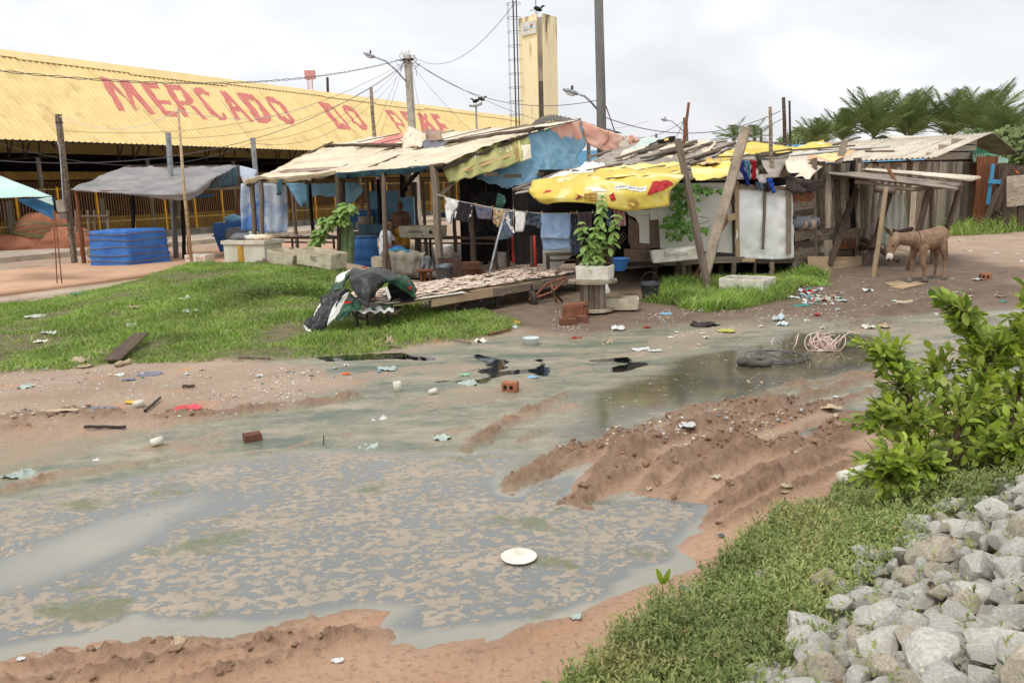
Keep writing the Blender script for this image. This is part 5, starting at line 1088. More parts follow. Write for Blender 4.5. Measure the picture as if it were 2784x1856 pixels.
Sheet([[PF(*r7(330,300)),PF(*r7(430,310)),PF(*r7(470,330))],[PF(*r7(370,490)),PF(*r7(420,495)),PF(*r7(470,440))]],.04,3,24).build('peak_tarp',m_canvas2,stall,10,10,.006);crumple('cloth_bundle',[[PF(*r7(435,300)),PF(*r7(520,290)),PF(*r7(600,350))],[PF(*r7(450,380)),PF(*r7(530,370)),PF(*r7(620,360))],[PF(*r7(490,460)),PF(*r7(560,440)),PF(*r7(615,400))]],m_pinkc,stall,.12,25)
# black boards added as the interior shade behind the stall's right half
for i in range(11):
    a=W(1270+i*36,620,22.8);plank('shade_board',Vector((a.x,a.y,.1)),Vector((a.x,a.y,2.6)),.36,.03,m_black,stall,Vector((0,-1,0)))
# grey end roof on steel truss just behind the peak
gr=thing('grey_canopy_roof','dark corrugated canopy roof on yellow steel between stall and tower','canopy',Vector((*W(1480,350,33).xy,.1)))
Sheet([[W(1336,398,32),W(1420,358,33),W(1480,317,34),W(1550,322,34),W(1680,362,33)],[W(1340,404,31),W(1420,370,31),W(1484,332,31),W(1560,338,31),W(1690,362,31)]],.02,2,3,fold=(.025,30)).build('roof_sheet',m_concdk,gr,120,4,.02,smooth=False)
for a,b in(((1340,396),(1478,340)),((1440,378),(1440,356)),((1466,374),(1466,347)),((1440,376),(1422,360)),((1345,398),(1480,375))):MB().beam(W(*a,32.4),W(*b,32.4),.08,.1).build('truss_member',m_yelf,gr)
for px in(1345,1470,1600):MB().tube([Vector((*W(px,380,33).xy,.1)),W(px,372,33)],.08,8).build('post',m_metal,gr)

# ================================================================ the white shack with yellow tarps
shack=thing('tarp_shack','low stilted shack with white panel walls and a roof of yellow tarps and planks','shack',Vector((4.0,17.4,.1)))
WP,WQ=W(1793,600,16.9),W(2000,600,17.3)
def WF(px,py,o=0):return VPL(WP.xy+Vector((0,-o)),WQ.xy+Vector((0,-o)),px,py)
XP,XQ=W(2000,600,17.28),W(2165,600,17.7)
def XF(px,py,o=0):return VPL(XP.xy+Vector((0,-o)),XQ.xy+Vector((0,-o)),px,py)
m_panel=MT('white_board',(226,224,214),(210,208,198),1,.6,0,None,.35,0,c3=(176,170,156),s3=2.2,k3=.66)
m_sheetw=MT('white_tarp',(240,240,236),(230,230,226),1.5,.5,.01,9,.4,0)
MB().slab([WF(*r8(600,380)),WF(*r8(700,80)),WF(*r8(1370,70)),WF(*r8(1465,200)),WF(*r8(1470,890)),WF(*r8(620,830))],Vector((0,.03,0))).build('white_panel',m_panel,shack)
MB().slab([WF(*r8(595,380),.03),WF(*r8(700,375),.03),WF(*r8(720,700),.03),WF(*r8(700,835),.03),WF(*r8(620,830),.03)],Vector((0,.02,0))).build('white_panel',m_panel,shack)
for P in([(270,455),(490,455),(495,780),(380,770),(375,560),(330,480)],[(500,380),(600,370),(605,500),(500,505)],[(200,380),(500,390),(490,450),(260,455)]):MB().slab([WF(*r8(*p),.02)for p in P],Vector((0,.02,0))).build('white_panel',m_panel,shack)
brn=MT('brown_board',(122,102,88),(96,80,70),3,.9)
for P in([(250,460),(380,560),(380,780),(250,780)],[(495,505),(605,505),(610,780),(500,780)],[(270,780),(620,780),(620,830),(280,835)],[(200,840),(500,840),(500,990),(200,990)]):MB().slab([WF(*r8(*p),.0)for p in P],Vector((0,.02,0))).build('wall_board',brn,shack)
XS=Sheet([[XF(*r8(1530,110),.08),XF(*r8(1800,140),.08),XF(*r8(2090,100),.08),XF(*r8(2150,130),.08)],[XF(*r8(1520,450),.12),XF(*r8(1810,450),.12),XF(*r8(2080,400),.12),XF(*r8(2165,500),.08)],[XF(*r8(1490,760),.1),XF(*r8(1810,800),.1),XF(*r8(2080,780),.1),XF(*r8(2170,750),.08)],[XF(*r8(1525,945),.1),XF(*r8(1820,962),.1),XF(*r8(1990,966),.1),XF(*r8(2168,945),.08)]],.03,3.5,31)
XS.build('white_sheet',m_sheetw,shack,30,26,.006)
MB().slab([XF(*r8(1500,110)),XF(*r8(2160,110)),XF(*r8(2160,960)),XF(*r8(1500,960))],Vector((0,.03,0))).build('wall_board',m_woodgy,shack)
plank('batten',XF(*r8(1505,60),.1),XF(*r8(1518,945),.1),.085,.05,m_woodlt,shack,Vector((0,-1,0)));plank('batten',XF(*r8(1840,150),.17),XF(*r8(1812,845),.17),.055,.03,m_wood,shack,Vector((0,-1,0)));plank('batten',XF(*r8(2112,0),.16),XF(*r8(2112,900),.16),.10,.05,m_wood,shack,Vector((0,-1,0)));plank('batten',XF(*r8(1535,112),.14),XF(*r8(2090,140),.14),.09,.05,m_wood,shack,Vector((0,-1,0)));plank('batten',WF(*r8(1478,140),.03),WF(*r8(1482,900),.03),.08,.05,m_wooddk,shack,Vector((0,-1,0)))
plank('block',WF(*r8(1392,475),.15),WF(*r8(1480,465),.15),.14,.08,m_woodlt,shack,Vector((0,-1,0)));plank('brace',WF(*r8(1400,500),.16),WF(*r8(1260,745),.16),.07,.05,m_woodrd,shack,Vector((0,-1,0)));plank('block',WF(*r8(1440,290),.08),WF(*r8(1490,285),.08),.1,.06,m_wooddk,shack);plank('block',WF(*r8(1445,95),.1),WF(*r8(1500,70),.1),.2,.08,m_wood,shack)
# floor and stilts
plank('floor_beam',WF(*r8(640,1000),.1),WF(*r8(1590,955),.1),.1,.12,m_wood,shack);plank('floor_beam',XF(*r8(1560,975),.15),XF(*r8(1710,968),.15),.1,.06,m_woodlt,shack);plank('floor_beam',XF(*r8(1600,985),.0),XF(*r8(2180,985),.0),.1,.08,m_wooddk,shack)
MB().slab([Vector((*WF(*r8(200,900)).xy,.46)),Vector((*XF(*r8(2170,900)).xy,.50)),Vector((9.0,23,.50)),Vector((2.2,21,.46))],Vector((0,0,.05))).build('floor',m_wooddk,shack)
for u,mt,dia,o in((820,m_wooddk,.14,.1),(890,m_wood,.1,.15),(940,m_wooddk,.15,.0),(1475,m_wood,.12,.1),(1720,m_wooddk,.08,.0),(1920,m_wood,.12,.15),(2180,m_wood,.11,.05),(1120,m_wooddk,.12,-.5),(1320,m_wooddk,.12,-.6),(2020,m_wooddk,.12,-.8),(560,m_wooddk,.12,-.4)):
    a=(WF if u<1480 else XF)(*r8(u,990),o);log('stilt',Vector((a.x,a.y,.0)),a,dia,mt,shack)
for i in range(9):  # black boards added as the shade under the floor
    a=W(1690+i*58,740,19.6);plank('shade_under_board',Vector((a.x,a.y,.0)),Vector((a.x,a.y,.5)),.42,.03,m_black,shack,Vector((0,-1,0)))
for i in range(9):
    a=W(1420+i*44,640,19.0);plank('shade_board',Vector((a.x,a.y,.4)),Vector((a.x,a.y,2.2)),.38,.03,m_black,shack,Vector((0,-1,0)))  # black boards added as the dark inside of the shack
MB().slab([W(1436,640,17.6),W(1780,640,17.7),W(1780,480,17.7),W(1436,500,17.6)],Vector((0,.05,0))).build('shade_backing',m_dark,shack);MB().slab([WF(*r8(600,500),-.25),XF(*r8(2160,500),-.25),XF(*r8(2160,20),-.25),WF(*r8(1480,-20),-.25),WF(*r8(600,40),-.25)],Vector((0,.05,0))).build('shade_backing',m_dark,shack)  # dark sheets added as the shade inside the shack and below its roof
# roof skins: from the front hem back and up to the top line
m_yt=MT('yellow_tarp',(222,200,96),(208,184,78),1.6,.6,.02,5,.3,.02,c3=(234,226,178),s3=1.4,k3=.53);m_ytp=MT('faded_yellow_tarp',(240,212,96),(238,224,164),2.2,.6,.004,9,.3,.03,c3=(230,186,96),s3=1.8,k3=.58)
m_whitef=MT('white_fabric',(234,230,222),(214,208,198),5,.7,.006,12,.3,.03,c3=(170,166,160),s3=5,k3=.62);m_greyb=MT('grey_board',(176,166,152),(146,136,124),2,.9,.003,12,.2,.08,c3=(110,102,94),s3=1.5,k3=.6);m_mint=MT('mint_sheet',(206,218,206),(186,200,190),2,.7,.003,10)
def RF(reg,u,v,d):return W(*reg(u,v),d)
base_rows=[[RF(r7,80,560,21.5),RF(r7,640,360,23),RF(r7,1200,378,23),RF(r7,1700,380,23),RF(r7,2350,430,22.5)],[RF(r7,-100,690,19),RF(r7,500,560,19.6),RF(r7,1100,520,19.8),RF(r7,1600,520,19.8),RF(r7,2330,530,19.8)],[RF(r5,1300,1150,16.2),RF(r7,250,800,16.8),RF(r7,900,800,16.8),RF(r7,1500,815,16.9),RF(r7,2200,780,17.4)]]
Sheet(base_rows,.03,1.5,40).build('roof_sheet',m_greyb,shack,40,22,.02)
def skin(name,rows,mat,seed,amp=.045,nu=26,nv=12,off=.06,fold=None,rag=0):
    s_=Sheet([[RF(*p)+Z*off for p in r]for r in rows],amp,2.4,seed,fold=fold);return s_,s_.build(name,mat,shack,nu,nv,.006,rag=rag)
skin('beige_sheet',[[(r7,420,480,21),(r7,700,440,21.3),(r7,1040,390,22)],[(r7,330,620,19.3),(r7,650,600,19.5),(r7,1060,560,19.8)]],m_canvas2,41);skin('beige_sheet',[[(r7,1100,400,22),(r7,1300,385,22.3),(r7,1500,395,22)],[(r7,800,620,19),(r7,1080,600,19.2),(r7,1400,520,20)]],m_canvas,42);skin('mint_sheet',[[(r7,640,350,23),(r7,850,345,23)],[(r7,380,560,20),(r7,640,480,21)]],m_mint,43)
skin('grey_sheet',[[(r7,1320,470,21),(r7,1480,430,21.5),(r7,1700,385,22.5)],[(r7,1180,600,19),(r7,1400,590,19),(r7,1640,480,20.5)]],m_greyb,44);skin('grey_sheet',[[(r7,250,560,20),(r7,380,560,20),(r7,400,620,19.4)],[(r7,20,640,18.8),(r7,300,660,18.4),(r7,700,660,18.4)]],m_greyb,45,off=.05)
skin('white_fabric',[[(r5,2110,850,19),(r7,60,640,18.6),(r7,300,660,18.3)],[(r5,1850,1010,17.4),(r7,-60,740,17.5),(r7,150,730,17.6)]],m_whitef,46,.09)
skin('white_fabric',[[(r5,1600,1080,17),(r5,1850,960,17.6),(r7,60,690,17.8)],[(r5,1540,1120,16.4),(r5,1900,1060,16.4),(r7,60,790,16.6)]],m_whitef,146,.05)
skin('faded_tarp',[[(r5,2050,1000,17.2),(r7,340,680,17.8),(r7,800,650,18),(r7,1090,640,18.1)],[(r5,1900,1120,16.2),(r7,100,850,16),(r7,700,790,16.3),(r7,1100,760,16.6)]],m_ytp,47,.06);skin('yellow_tarp',[[(r7,1500,570,19.4),(r7,1700,470,20.5),(r7,1820,400,21.5),(r7,2000,400,21.5)],[(r7,1500,640,18.6),(r7,1650,600,19),(r7,1900,540,19.6),(r7,2350,470,20.5)]],m_yt,48,.06)
skin('faded_tarp',[[(r7,1180,650,18),(r7,1400,630,18.2),(r7,1640,610,18.4)],[(r7,1200,760,16.9),(r7,1400,740,17),(r7,1680,720,17.2)],[(r7,1250,850,16.5),(r7,1420,835,16.6),(r7,1720,790,16.9)]],m_ytp,49,.07)
skin('yellow_tarp',[[(r7,1800,420,21.3),(r7,2000,450,20.8),(s1,0,400,20.8),(s1,330,330,21.5)],[(r7,1750,560,19.4),(r7,2100,530,19.6),(s1,0,450,20),(s1,420,390,20.6)]],m_yt,50,.1)
# the hanging yellow banner along the front, with its print
YB=Sheet([[RF(r5,1490,1085,16.7)+Z*.1,RF(r5,1950,1030,16.7)+Z*.12,RF(r7,60,775,16.7)+Z*.12,RF(r7,350,755,16.8)+Z*.12,RF(r7,700,740,17)+Z*.12,RF(r7,1110,700,17.2)+Z*.12],[RF(r5,1430,1150,16.0),RF(r5,1900,1110,15.7),RF(r7,60,850,15.6),RF(r7,330,850,15.6),RF(r7,700,820,15.8),RF(r7,1110,770,16.3)],[RF(r5,1500,1240,15.9),RF(r5,1900,1220,15.5),RF(r7,30,980,15.4),RF(r7,330,970,15.4),RF(r7,650,960,15.5),RF(r7,930,930,16.0)],[RF(r5,1610,1290,15.9),RF(r5,1900,1280,15.5),RF(r7,60,1090,15.4),RF(r7,400,1165,15.4),RF(r7,660,1150,15.5),RF(r7,935,1115,15.9)]],.05,2.2,51,fold=(.012,5));YB.flat=True
yb=YB.build('yellow_banner',m_yt,shack,46,18,.006)
YT=[]
for a in np.linspace(0,1,81):
    for b in np.linspace(0,1,41):
        p=YB.base(a,b)-EYEV;dd=p.dot(fw);YT.append((1392+F*p.dot(rt)/dd,928-F*p.dot(up)/dd,a,b))
YT=np.array(YT)
def ybuv(u,v):  # print position on the banner from the view
    k=np.argmin((YT[:,0]-u)**2+(YT[:,1]-v)**2);return float(YT[k,2]),float(YT[k,3])
m_redp=MT('red_print',(196,52,52),(180,44,46),3,.55);m_wp=MT('white_print',(238,236,226),None,1,.6);m_bk=MT('black_print',(40,40,46),None,1,.6);m_brp=MT('brown_print',(150,84,40),None,1,.6)
a,b,c,d=[ybuv(*r7(*p))for p in((318,872),(665,890),(665,945),(300,920))]
YB.patch('white_strip',a,b,c,d,m_wp,yb,.02,30,5)
vt,ft,bb_=text_mesh('SE BEBER, NÃO DIRIJA.');P=[]
for x,y in vt:
    s_,t_=.02+.95*(x-bb_[0])/(bb_[2]-bb_[0]),1-(.15+.72*(y-bb_[1])/(bb_[3]-bb_[1]));u=(a[0]*(1-s_)+b[0]*s_)*(1-t_)+(d[0]*(1-s_)+c[0]*s_)*t_;v=(a[1]*(1-s_)+b[1]*s_)*(1-t_)+(d[1]*(1-s_)+c[1]*s_)*t_;P.append(YB.at(u,v,.036))
MB().add(P,ft).build('lettering',m_bk,yb)
def ydec(pts,mat,off=.02):
    q=[ybuv(*r7(*p))for p in pts];return YB.patch('print',q[0],q[1],q[2],q[3],mat,yb,off,10,8)
ydec([(692,985),(730,840),(805,838),(860,930)],m_redp);ydec([(805,838),(910,815),(965,865),(860,930)],m_redp,.016);ydec([(245,985),(298,968),(318,1050),(258,1062)],m_redp);ydec([(0,905),(110,900),(230,940),(60,965)],m_wp)
YB.decal('print',[ybuv(*r5(*p))for p in((1610,1185),(1640,1150),(1700,1145),(1690,1165))],m_redp,yb,.014);YB.decal('print',[ybuv(*r5(*p))for p in((1880,1215),(2000,1200),(2080,1215),(2000,1250))],MT('maroon_print',(128,40,44),None,1,.6),yb,.014)
YB.decal('print',[ybuv(*r5(*p))for p in((2080,1130),(2250,1110),(2300,1150),(2200,1170))],m_wp,yb,.014)
cu,cv=ybuv(*r7(525,1095));eu,ev=ybuv(*r7(595,1095));fu,fv=ybuv(*r7(525,1025));mb=MB()
for i in range(22):
    an=2*math.pi*i/22
    for r_ in(.45,.6,.75,.9,1.05):
        for k_ in(0,):
            x,y=math.cos(an)*r_,math.sin(an)*r_;s_=.055;q=[(x-s_,y-s_),(x+s_,y-s_),(x+s_,y+s_),(x-s_,y+s_)]
            if abs((cv+y*(cv-fv)))>1:continue
            mb.add([YB.at(cu+p[0]*(eu-cu),min(.995,cv+p[1]*(cv-fv)),.013)for p in q],[(0,1,2,3)])
mb.build('sun_print',m_brp,yb)
for(u0,v0,u1,v1)in((2085,1190,2250,1215),(2080,1225,2240,1250),(2150,1255,2250,1280)):
    p,q=ybuv(*r5(u0,v0)),ybuv(*r5(u1,v1));mb=MB()
    for i in range(14):
        u=p[0]+(q[0]-p[0])*i/14;h=(q[1]-p[1])*(.6+.4*((i*5)%3)/2);mb.add([YB.at(u,p[1],.013),YB.at(u+(q[0]-p[0])/22,p[1],.013),YB.at(u+(q[0]-p[0])/20,p[1]+h,.013),YB.at(u,p[1]+h,.013)],[(0,1,2,3)])
    mb.build('print',m_brp,yb)
# loose planks lying down the roof: each a piece
RPL=[(340,610,680,490,19.0,20.6,.13,0),(600,535,1010,395,20,22,.1,0),(640,610,1060,500,18.8,20.2,.17,1),(700,600,1240,400,18.8,22,.12,0),(860,520,1250,420,20,21.5,.12,1),(680,480,840,440,20.8,21.4,.12,0),(1090,540,1450,410,19.6,22,.1,0),(1240,605,1690,430,18.8,21.6,.14,1),(1150,620,1520,510,18.6,20,.07,0),(0,755,380,670,17.3,18.2,.1,0),(0,830,520,700,16.4,17.8,.06,0),(180,870,720,740,15.9,17.3,.12,0),(0,600,240,520,18.6,21,.12,0),(890,745,1180,660,17,18,.07,0),(840,810,1080,745,16.5,17,.08,1),(1150,690,1330,640,17.6,18,.12,1),(1820,400,2350,440,21.4,21.8,.08,0),(1500,600,2100,560,18.8,19.2,.07,0),(1980,560,2350,500,19.2,20,.08,0),(2010,590,2350,540,19,19.6,.1,1),(560,760,880,700,17,17.4,.09,0),(1320,450,1600,400,21,22.4,.08,0)]
for x0,y0,x1,y1,d0,d1_,w_,k in RPL:plank('roof_plank',W(*r7(x0,y0),d0)+Z*.10,W(*r7(x1,y1),d1_)+Z*.10,w_,.035,m_wooddk if k else m_wood,shack)
plank('roof_plank',W(*r5(1290,1165),16.2)+Z*.06,W(*r5(1920,930),18.4)+Z*.06,.16,.04,m_wood,shack);plank('yellow_block',W(*r7(835,435),21.3)+Z*.12,W(*r7(975,385),21.8)+Z*.12,.16,.12,m_black,shack)
MB().add([W(*r7(880,405),21.2)+Z*.15,W(*r7(925,392),21.3)+Z*.15,W(*r7(930,418),21.2)+Z*.15,W(*r7(885,430),21.1)+Z*.15],[(0,1,2,3)]).build('yellow_print',m_yt,shack)
mb=MB();mb.tube([RF(s1,0,500,18.5)+Z*.1,RF(s1,990,405,20.5)+Z*.1],.035,8);mb.build('white_pipe',m_white,shack,True)
for a,b,w_ in(((0,440,19.5),(640,390,20.2),.08),((280,440,19.4),(810,425,19.8),.07),((760,450,19.6),(1030,447,19.8),.1),((480,570,18.2),(545,340,19.5),.14),((440,380,21),(680,305,22),.14)):plank('roof_plank',RF(s1,*a)+Z*.08,RF(s1,*b)+Z*.08,w_,.04,m_wood,shack)
skin('printed_tarp',[[(s1,160,490,18.6),(s1,300,470,18.8),(s1,440,450,19),(s1,650,430,19.4)],[(s1,200,500,18.2),(s1,330,510,18.2),(s1,400,545,18.1),(s1,560,500,18.5)]],MT('printed_tarp',(238,168,126),(232,206,140),2.5,.6,.003,10,.3,0,c3=(224,224,160),s3=2.5,k3=.56),60,.04,16,8)
skin('white_tarp_flap',[[(s1,-60,510,18.4),(s1,100,495,18.5),(s1,370,530,18.4)],[(s1,-40,600,18),(s1,110,600,18),(s1,250,620,18)],[(s1,40,670,17.7),(s1,130,680,17.7),(s1,160,740,17.6)]],m_canvas2,61,.05,14,12,0)
skin('yellow_sack',[[(r7,1300,640,18.6),(r7,1400,600,18.8),(r7,1530,610,18.8)],[(r7,1290,690,17.9),(r7,1420,660,18.2),(r7,1540,670,18)],[(r7,1320,700,17.6),(r7,1420,690,17.6),(r7,1530,690,17.6)]],MT('sack_print',(226,180,60),(128,130,136),5,.6,0,None,.3,0,c3=(232,196,150),s3=3,k3=.55),62,.08,14,12,.1)
# corrugated lip at the front corner
MB().grid([[W(*r5(1280+12*i,1180+(6 if i%2 else-2)-2*i),15.9)for i in range(13)],[W(*r5(1400+12*i,1120-3*i),16.8)+Z*(.02 if i%2 else 0)for i in range(13)]],.01).build('corrugated_sheet',m_concrete,shack)
# ================================================================ dark plank hut joined to the white shack
dhut=thing('plank_hut','dark hut of rough vertical planks beside the white sheet','hut',Vector((7.0,18.8,.1)))
HP,HQ=W(2160,600,17.75),W(2341,600,19.6)
def HF(u,v,o=0):p=s1(u,v);return VPL(HP.xy+Vector((0,-o)),HQ.xy+Vector((0,-o)),*p)
for i in range(9):
    u=255+i*52;plank('wall_plank',HF(u,1190,.02*(i%2)),HF(u+random.uniform(-8,8),520+random.uniform(-20,30),.02*(i%2)),.40*random.uniform(.85,1.1),.025,(m_wooddk,m_woodgy,m_wood)[i%3]if i!=6 else m_black,dhut,Vector((0,-1,0)))
for u0,v0,u1,v1,w_,mt in((20,960,230,935,.22,m_wood),(20,1040,225,1010,.2,m_wooddk),(30,1110,230,1090,.16,m_woodgy),(20,870,235,850,.26,m_woodrd),(35,1265,260,1230,.24,m_wood),(35,1370,270,1330,.15,m_wooddk),(30,1420,270,1380,.15,m_wood),(30,1480,270,1440,.15,m_wood),(190,1280,710,1240,.30,m_wood),(20,1540,280,1470,.18,m_wood),(190,1340,700,1310,.12,m_wooddk),(300,1460,620,1430,.14,m_wooddk)):
    plank('wall_plank',HF(u0,v0,.08),HF(u1,v1,.08),w_,.03,mt,dhut,Vector((0,-1,0)))
for u in(500,570,630):plank('wall_plank',HF(u,1400,.03),HF(u,1290,.03),.3,.02,m_woodrd,dhut,Vector((0,-1,0)))
plank('wall_plank',HF(335,1480,.1),HF(335,1310,.1),.38,.02,m_woodgy,dhut,Vector((0,-1,0)));plank('ground_board',HF(180,1545,.3),HF(710,1535,.3),.3,.03,m_woodlt,dhut,Vector((0,-1,.2)))
for u in(240,655,690):a,b=HF(u,1530,.06),HF(u,480,.06);log('corner_post',Vector((a.x,a.y,0)),b,.12,m_wood,dhut)
plank('brace',HF(390,1560,.35),HF(660,790,.2),.14,.04,m_wooddk,dhut,Vector((0,-1,0)))
MB().slab([Vector((*HF(0,900).xy,.2)),Vector((*HF(700,900).xy,.2)),Vector((*HF(700,900).xy,2.3)),Vector((*HF(0,900).xy,2.3))],Vector((-.05,.1,0))).build('shade_backing',m_dark,dhut)  # dark sheet added as the shade behind the hut planks
sA,sB=Vector((*HF(700,900).xy,.15)),Vector((11.4,24,.15))
for i in range(18):a=sA.lerp(sB,(i+.5)/18);plank('wall_plank',a,a+Z*(2.2+random.uniform(-.08,.08)),.33,.025,(m_woodgy,m_wooddk,m_wood)[i%3],dhut,Vector((.8,-.6,0)))
Sheet([[HF(-60,640,.25),HF(100,690,.3),HF(330,700,.3)],[HF(-40,780,.3),HF(100,830,.32),HF(300,790,.3)]],.1,3,66).build('dark_thatch',m_iron,dhut,18,10,.02,rag=.1)
for k_ in range(5):MB().blob(HF(60+k_*40,1130+(k_%2)*20,.12),(.16,.1,.14),2,.3,2,k_).build('rubbish_bag',(m_greyc,m_brownc)[k_%2],dhut,True)
# ================================================================ lean-to over the donkey
lean=thing('lean_to','lean-to of old corrugated sheets on crooked posts over the donkey','shelter',Vector((8.8,18.5,.1)))
def corr(rows,name,mat,parent,waves,amp=.028,nu=None,thick=.008):
    nu=nu or waves*6+1;s_=Sheet(rows,0,1,0);P=[]
    for i in range(4):
        r=[]
        for j in range(nu):
            u=j/(nu-1);p=s_.at(u,i/3);r.append(p+Z*amp*math.sin(u*waves*6.283))
        P.append(r)
    return MB().grid(P,thick).build(name,mat,parent,True)
m_asb=MT('fibre_cement',(222,212,192),(198,186,168),2,.9,.003,14,.2,.05,c3=(150,140,126),s3=1.2,k3=.62);m_asbo=MT('old_fibre_cement',(168,156,142),(128,118,106),2,.9,.003,14,.2,.1,c3=(92,84,76),s3=1.6,k3=.56)
def s1p(u,v,d):return W(*s1(u,v),d)
corr([[s1p(600,605,20.2),s1p(720,615,20.6)],[s1p(1840,690,20.0),s1p(1915,695,20.6)]][::1],'roof_sheet',m_asbo,lean,4)if False else None
def sheet2(a,b,c,d,mat,waves):  # long edges a-b (near) and d-c (far); corrugations run along a-b
    P=[];nu=waves*6+1
    for i in range(6):
        t_=i/5;P.append([((a.lerp(b,t_)).lerp(d.lerp(c,t_),j/(nu-1)))+Z*.035*math.sin(j/(nu-1)*waves*6.283)for j in range(nu)])
    return MB().grid(P,.008).build('roof_sheet',mat,lean,True)
sheet2(s1p(380,640,18.0),s1p(1690,800,17.6),s1p(1560,770,18.5),s1p(420,620,18.9),m_asbo,6);sheet2(s1p(430,626,18.7),s1p(1640,768,18.4),s1p(1740,745,19.4),s1p(600,612,19.6),m_asbo,6);sheet2(s1p(620,612,19.4)+Z*.05,s1p(1800,730,19.1)+Z*.05,s1p(1915,695,20.2)+Z*.05,s1p(720,612,20.3)+Z*.05,m_asb,6)
for u0,v0,u1,v1,d,dia,mt in((1010,820,755,1580,18.7,.15,m_wooddk),(962,785,850,1590,16.9,.10,m_woodlt),(1395,790,1230,1480,17.9,.14,m_wooddk),(1720,745,1460,1510,19.2,.13,m_wooddk),(1420,800,1425,1500,19.0,.11,m_wood)):
    a,b=s1p(u0,v0,d),s1p(u1,v1,d);k_=(a.z-.03)/(a.z-b.z);b=a.lerp(b,k_);log('post',b,a+Z*.03,dia,mt,lean)
for a,b,dia in(((640,720,18.1),(1240,800,17.8),.09),((1240,800,17.8),(1400,785,17.9),.08),((860,800,17.3),(1040,810,17.3),.13),((240,655,18.6),(560,690,18.3),.07),((1700,755,19.2),(1400,790,17.9),.08)):log('rafter',s1p(*a),s1p(*b),dia,m_wood,lean)
log('weight_stick',s1p(980,605,18.4)+Z*.06,s1p(1055,750,17.8)+Z*.06,.07,m_woodrd,lean)
# ================================================================ grey hut with the fibre-cement roof
hut=thing('grey_hut','grey vertical-plank hut with a pale corrugated fibre-cement roof','hut',Vector((15.5,30,.1)))
C0=Vector((14.5,29.0,0));GD=Vector((.726,.687,0));FDh=Vector((-.687,.726,0))
def hz(P,D,px,py):return VPL(P.xy,(P+D).xy,px,py)
ez=hz(C0,FDh,*s1(1350,500)).z;rz=hz(C0+GD*5.1,FDh,*s1(1860,262)).z
for i in range(34):  # front planks, then gable planks
    a=C0+FDh*(i*.2+.1);plank('wall_plank',a+Z*.05+GD*random.uniform(-.012,.012),a+Z*(ez-.02+random.uniform(-.04,0)),.195,.025,random.choice((m_woodgy,m_wood,m_wooddk,m_woodgy)),hut,-GD)
for i in range(26):
    a=C0+GD*(i*.196+.1);h=ez-.05+0*i;plank('wall_plank',a+Z*.05+FDh*random.uniform(-.012,.012),a+Z*h,.19,.025,random.choice((m_woodgy,m_woodgy,m_woodgy,m_wood)),hut,-FDh)
for k_,(t0,z_,w_)in enumerate(((.1,.12,.26),(1.2,.42,.22),(2.4,.66,.2))):plank('gable_board',C0+GD*t0+Z*(ez+z_),C0+GD*5.1+Z*(ez+z_+.03),w_,.03,m_woodgy,hut,-FDh)
def hutroof(t0,t1,o):
    nu=int((t1-t0)/.177)*6+1;P=[]
    for i in range(3):
        f=i/2;P.append([C0-GD*.35+GD*(5.6*f)+FDh*(t0+(t1-t0)*j/(nu-1))+Z*(ez+.06+(rz-ez)*f*1.03+.03*math.sin(j/6*6.283)+o)for j in range(nu)])
    return MB().grid(P,.01).build('roof_sheet',m_asb,hut,True)
for k_ in range(6):hutroof(-.45+k_*1.24,-.45+k_*1.24+1.24,.006*(k_%2))
MB().slab([C0+GD*5.6+FDh*-.45+Z*(rz+.08),C0+GD*5.6+FDh*7+Z*(rz+.08),C0+GD*9+FDh*7+Z*(ez+.2),C0+GD*9+FDh*-.45+Z*(ez+.2)],Vector((0,0,.03))).build('rear_roof',m_asbo,hut)
MB().slab([C0+Z*.05+GD*.05+FDh*.05,C0+GD*5+FDh*.05+Z*.05,C0+GD*5+FDh*.05+Z*(rz-.1),C0+GD*.05+FDh*.05+Z*ez],FDh*.02).build('shade_backing',m_dark,hut);MB().slab([C0+Z*.05+GD*.06,C0+FDh*6.8+GD*.06+Z*.05,C0+FDh*6.8+GD*.06+Z*ez,C0+GD*.06+Z*ez],GD*.02).build('shade_backing',m_dark,hut)  # dark sheets added behind both walls as the hut's inner shade
# hut behind with the green patched roof
gh=thing('green_roof_hut','brown plank hut with a green patched roof at the frame edge','hut',Vector((20,31.5,.1)))
m_gtarp=MT('green_tarp',(70,140,106),(54,116,88),2,.6,.005,10)
def gq(u,v,d):return W(*s1(u,v),d)
Sheet([[gq(1700,335,33.5),gq(1860,370,33),gq(2060,450,32.5)],[gq(1680,380,32),gq(1850,440,32),gq(2050,470,31.8)]],.05,2,70).build('green_tarp',m_gtarp,gh,14,8,.01)
Sheet([[gq(1830,440,31.9),gq(2030,450,32.2),gq(2200,500,32.4)],[gq(1830,520,31.4),gq(2000,545,31.4),gq(2180,530,31.4)]],.02,2,71,fold=(.03,14)).build('roof_sheet',MT('pale_green_sheet',(150,178,158),(120,150,132),2,.6),gh,60,4,.01)
for i in range(5):a=gq(1845+i*24,1140,31.8);plank('wall_plank',Vector((a.x,a.y,.1)),gq(1845+i*24,530,31.8),.34,.03,m_woodrd if i%2 else m_wooddk,gh,Vector((0,-1,0)))
plank('door_post',Vector((*gq(1930,1100,31.2).xy,.1)),gq(1985,465,31.2),.75,.08,m_woodrd,gh,Vector((0,-1,0)))
for i in range(9):a=gq(2040+i*40,1000,33);plank('wall_plank',Vector((a.x,a.y,.1)),gq(2040+i*40,560,33),.5,.03,m_wooddk,gh,Vector((0,-1,0)))
m_bluep=MT('blue_paint',(84,158,196),(70,140,180),4,.6)
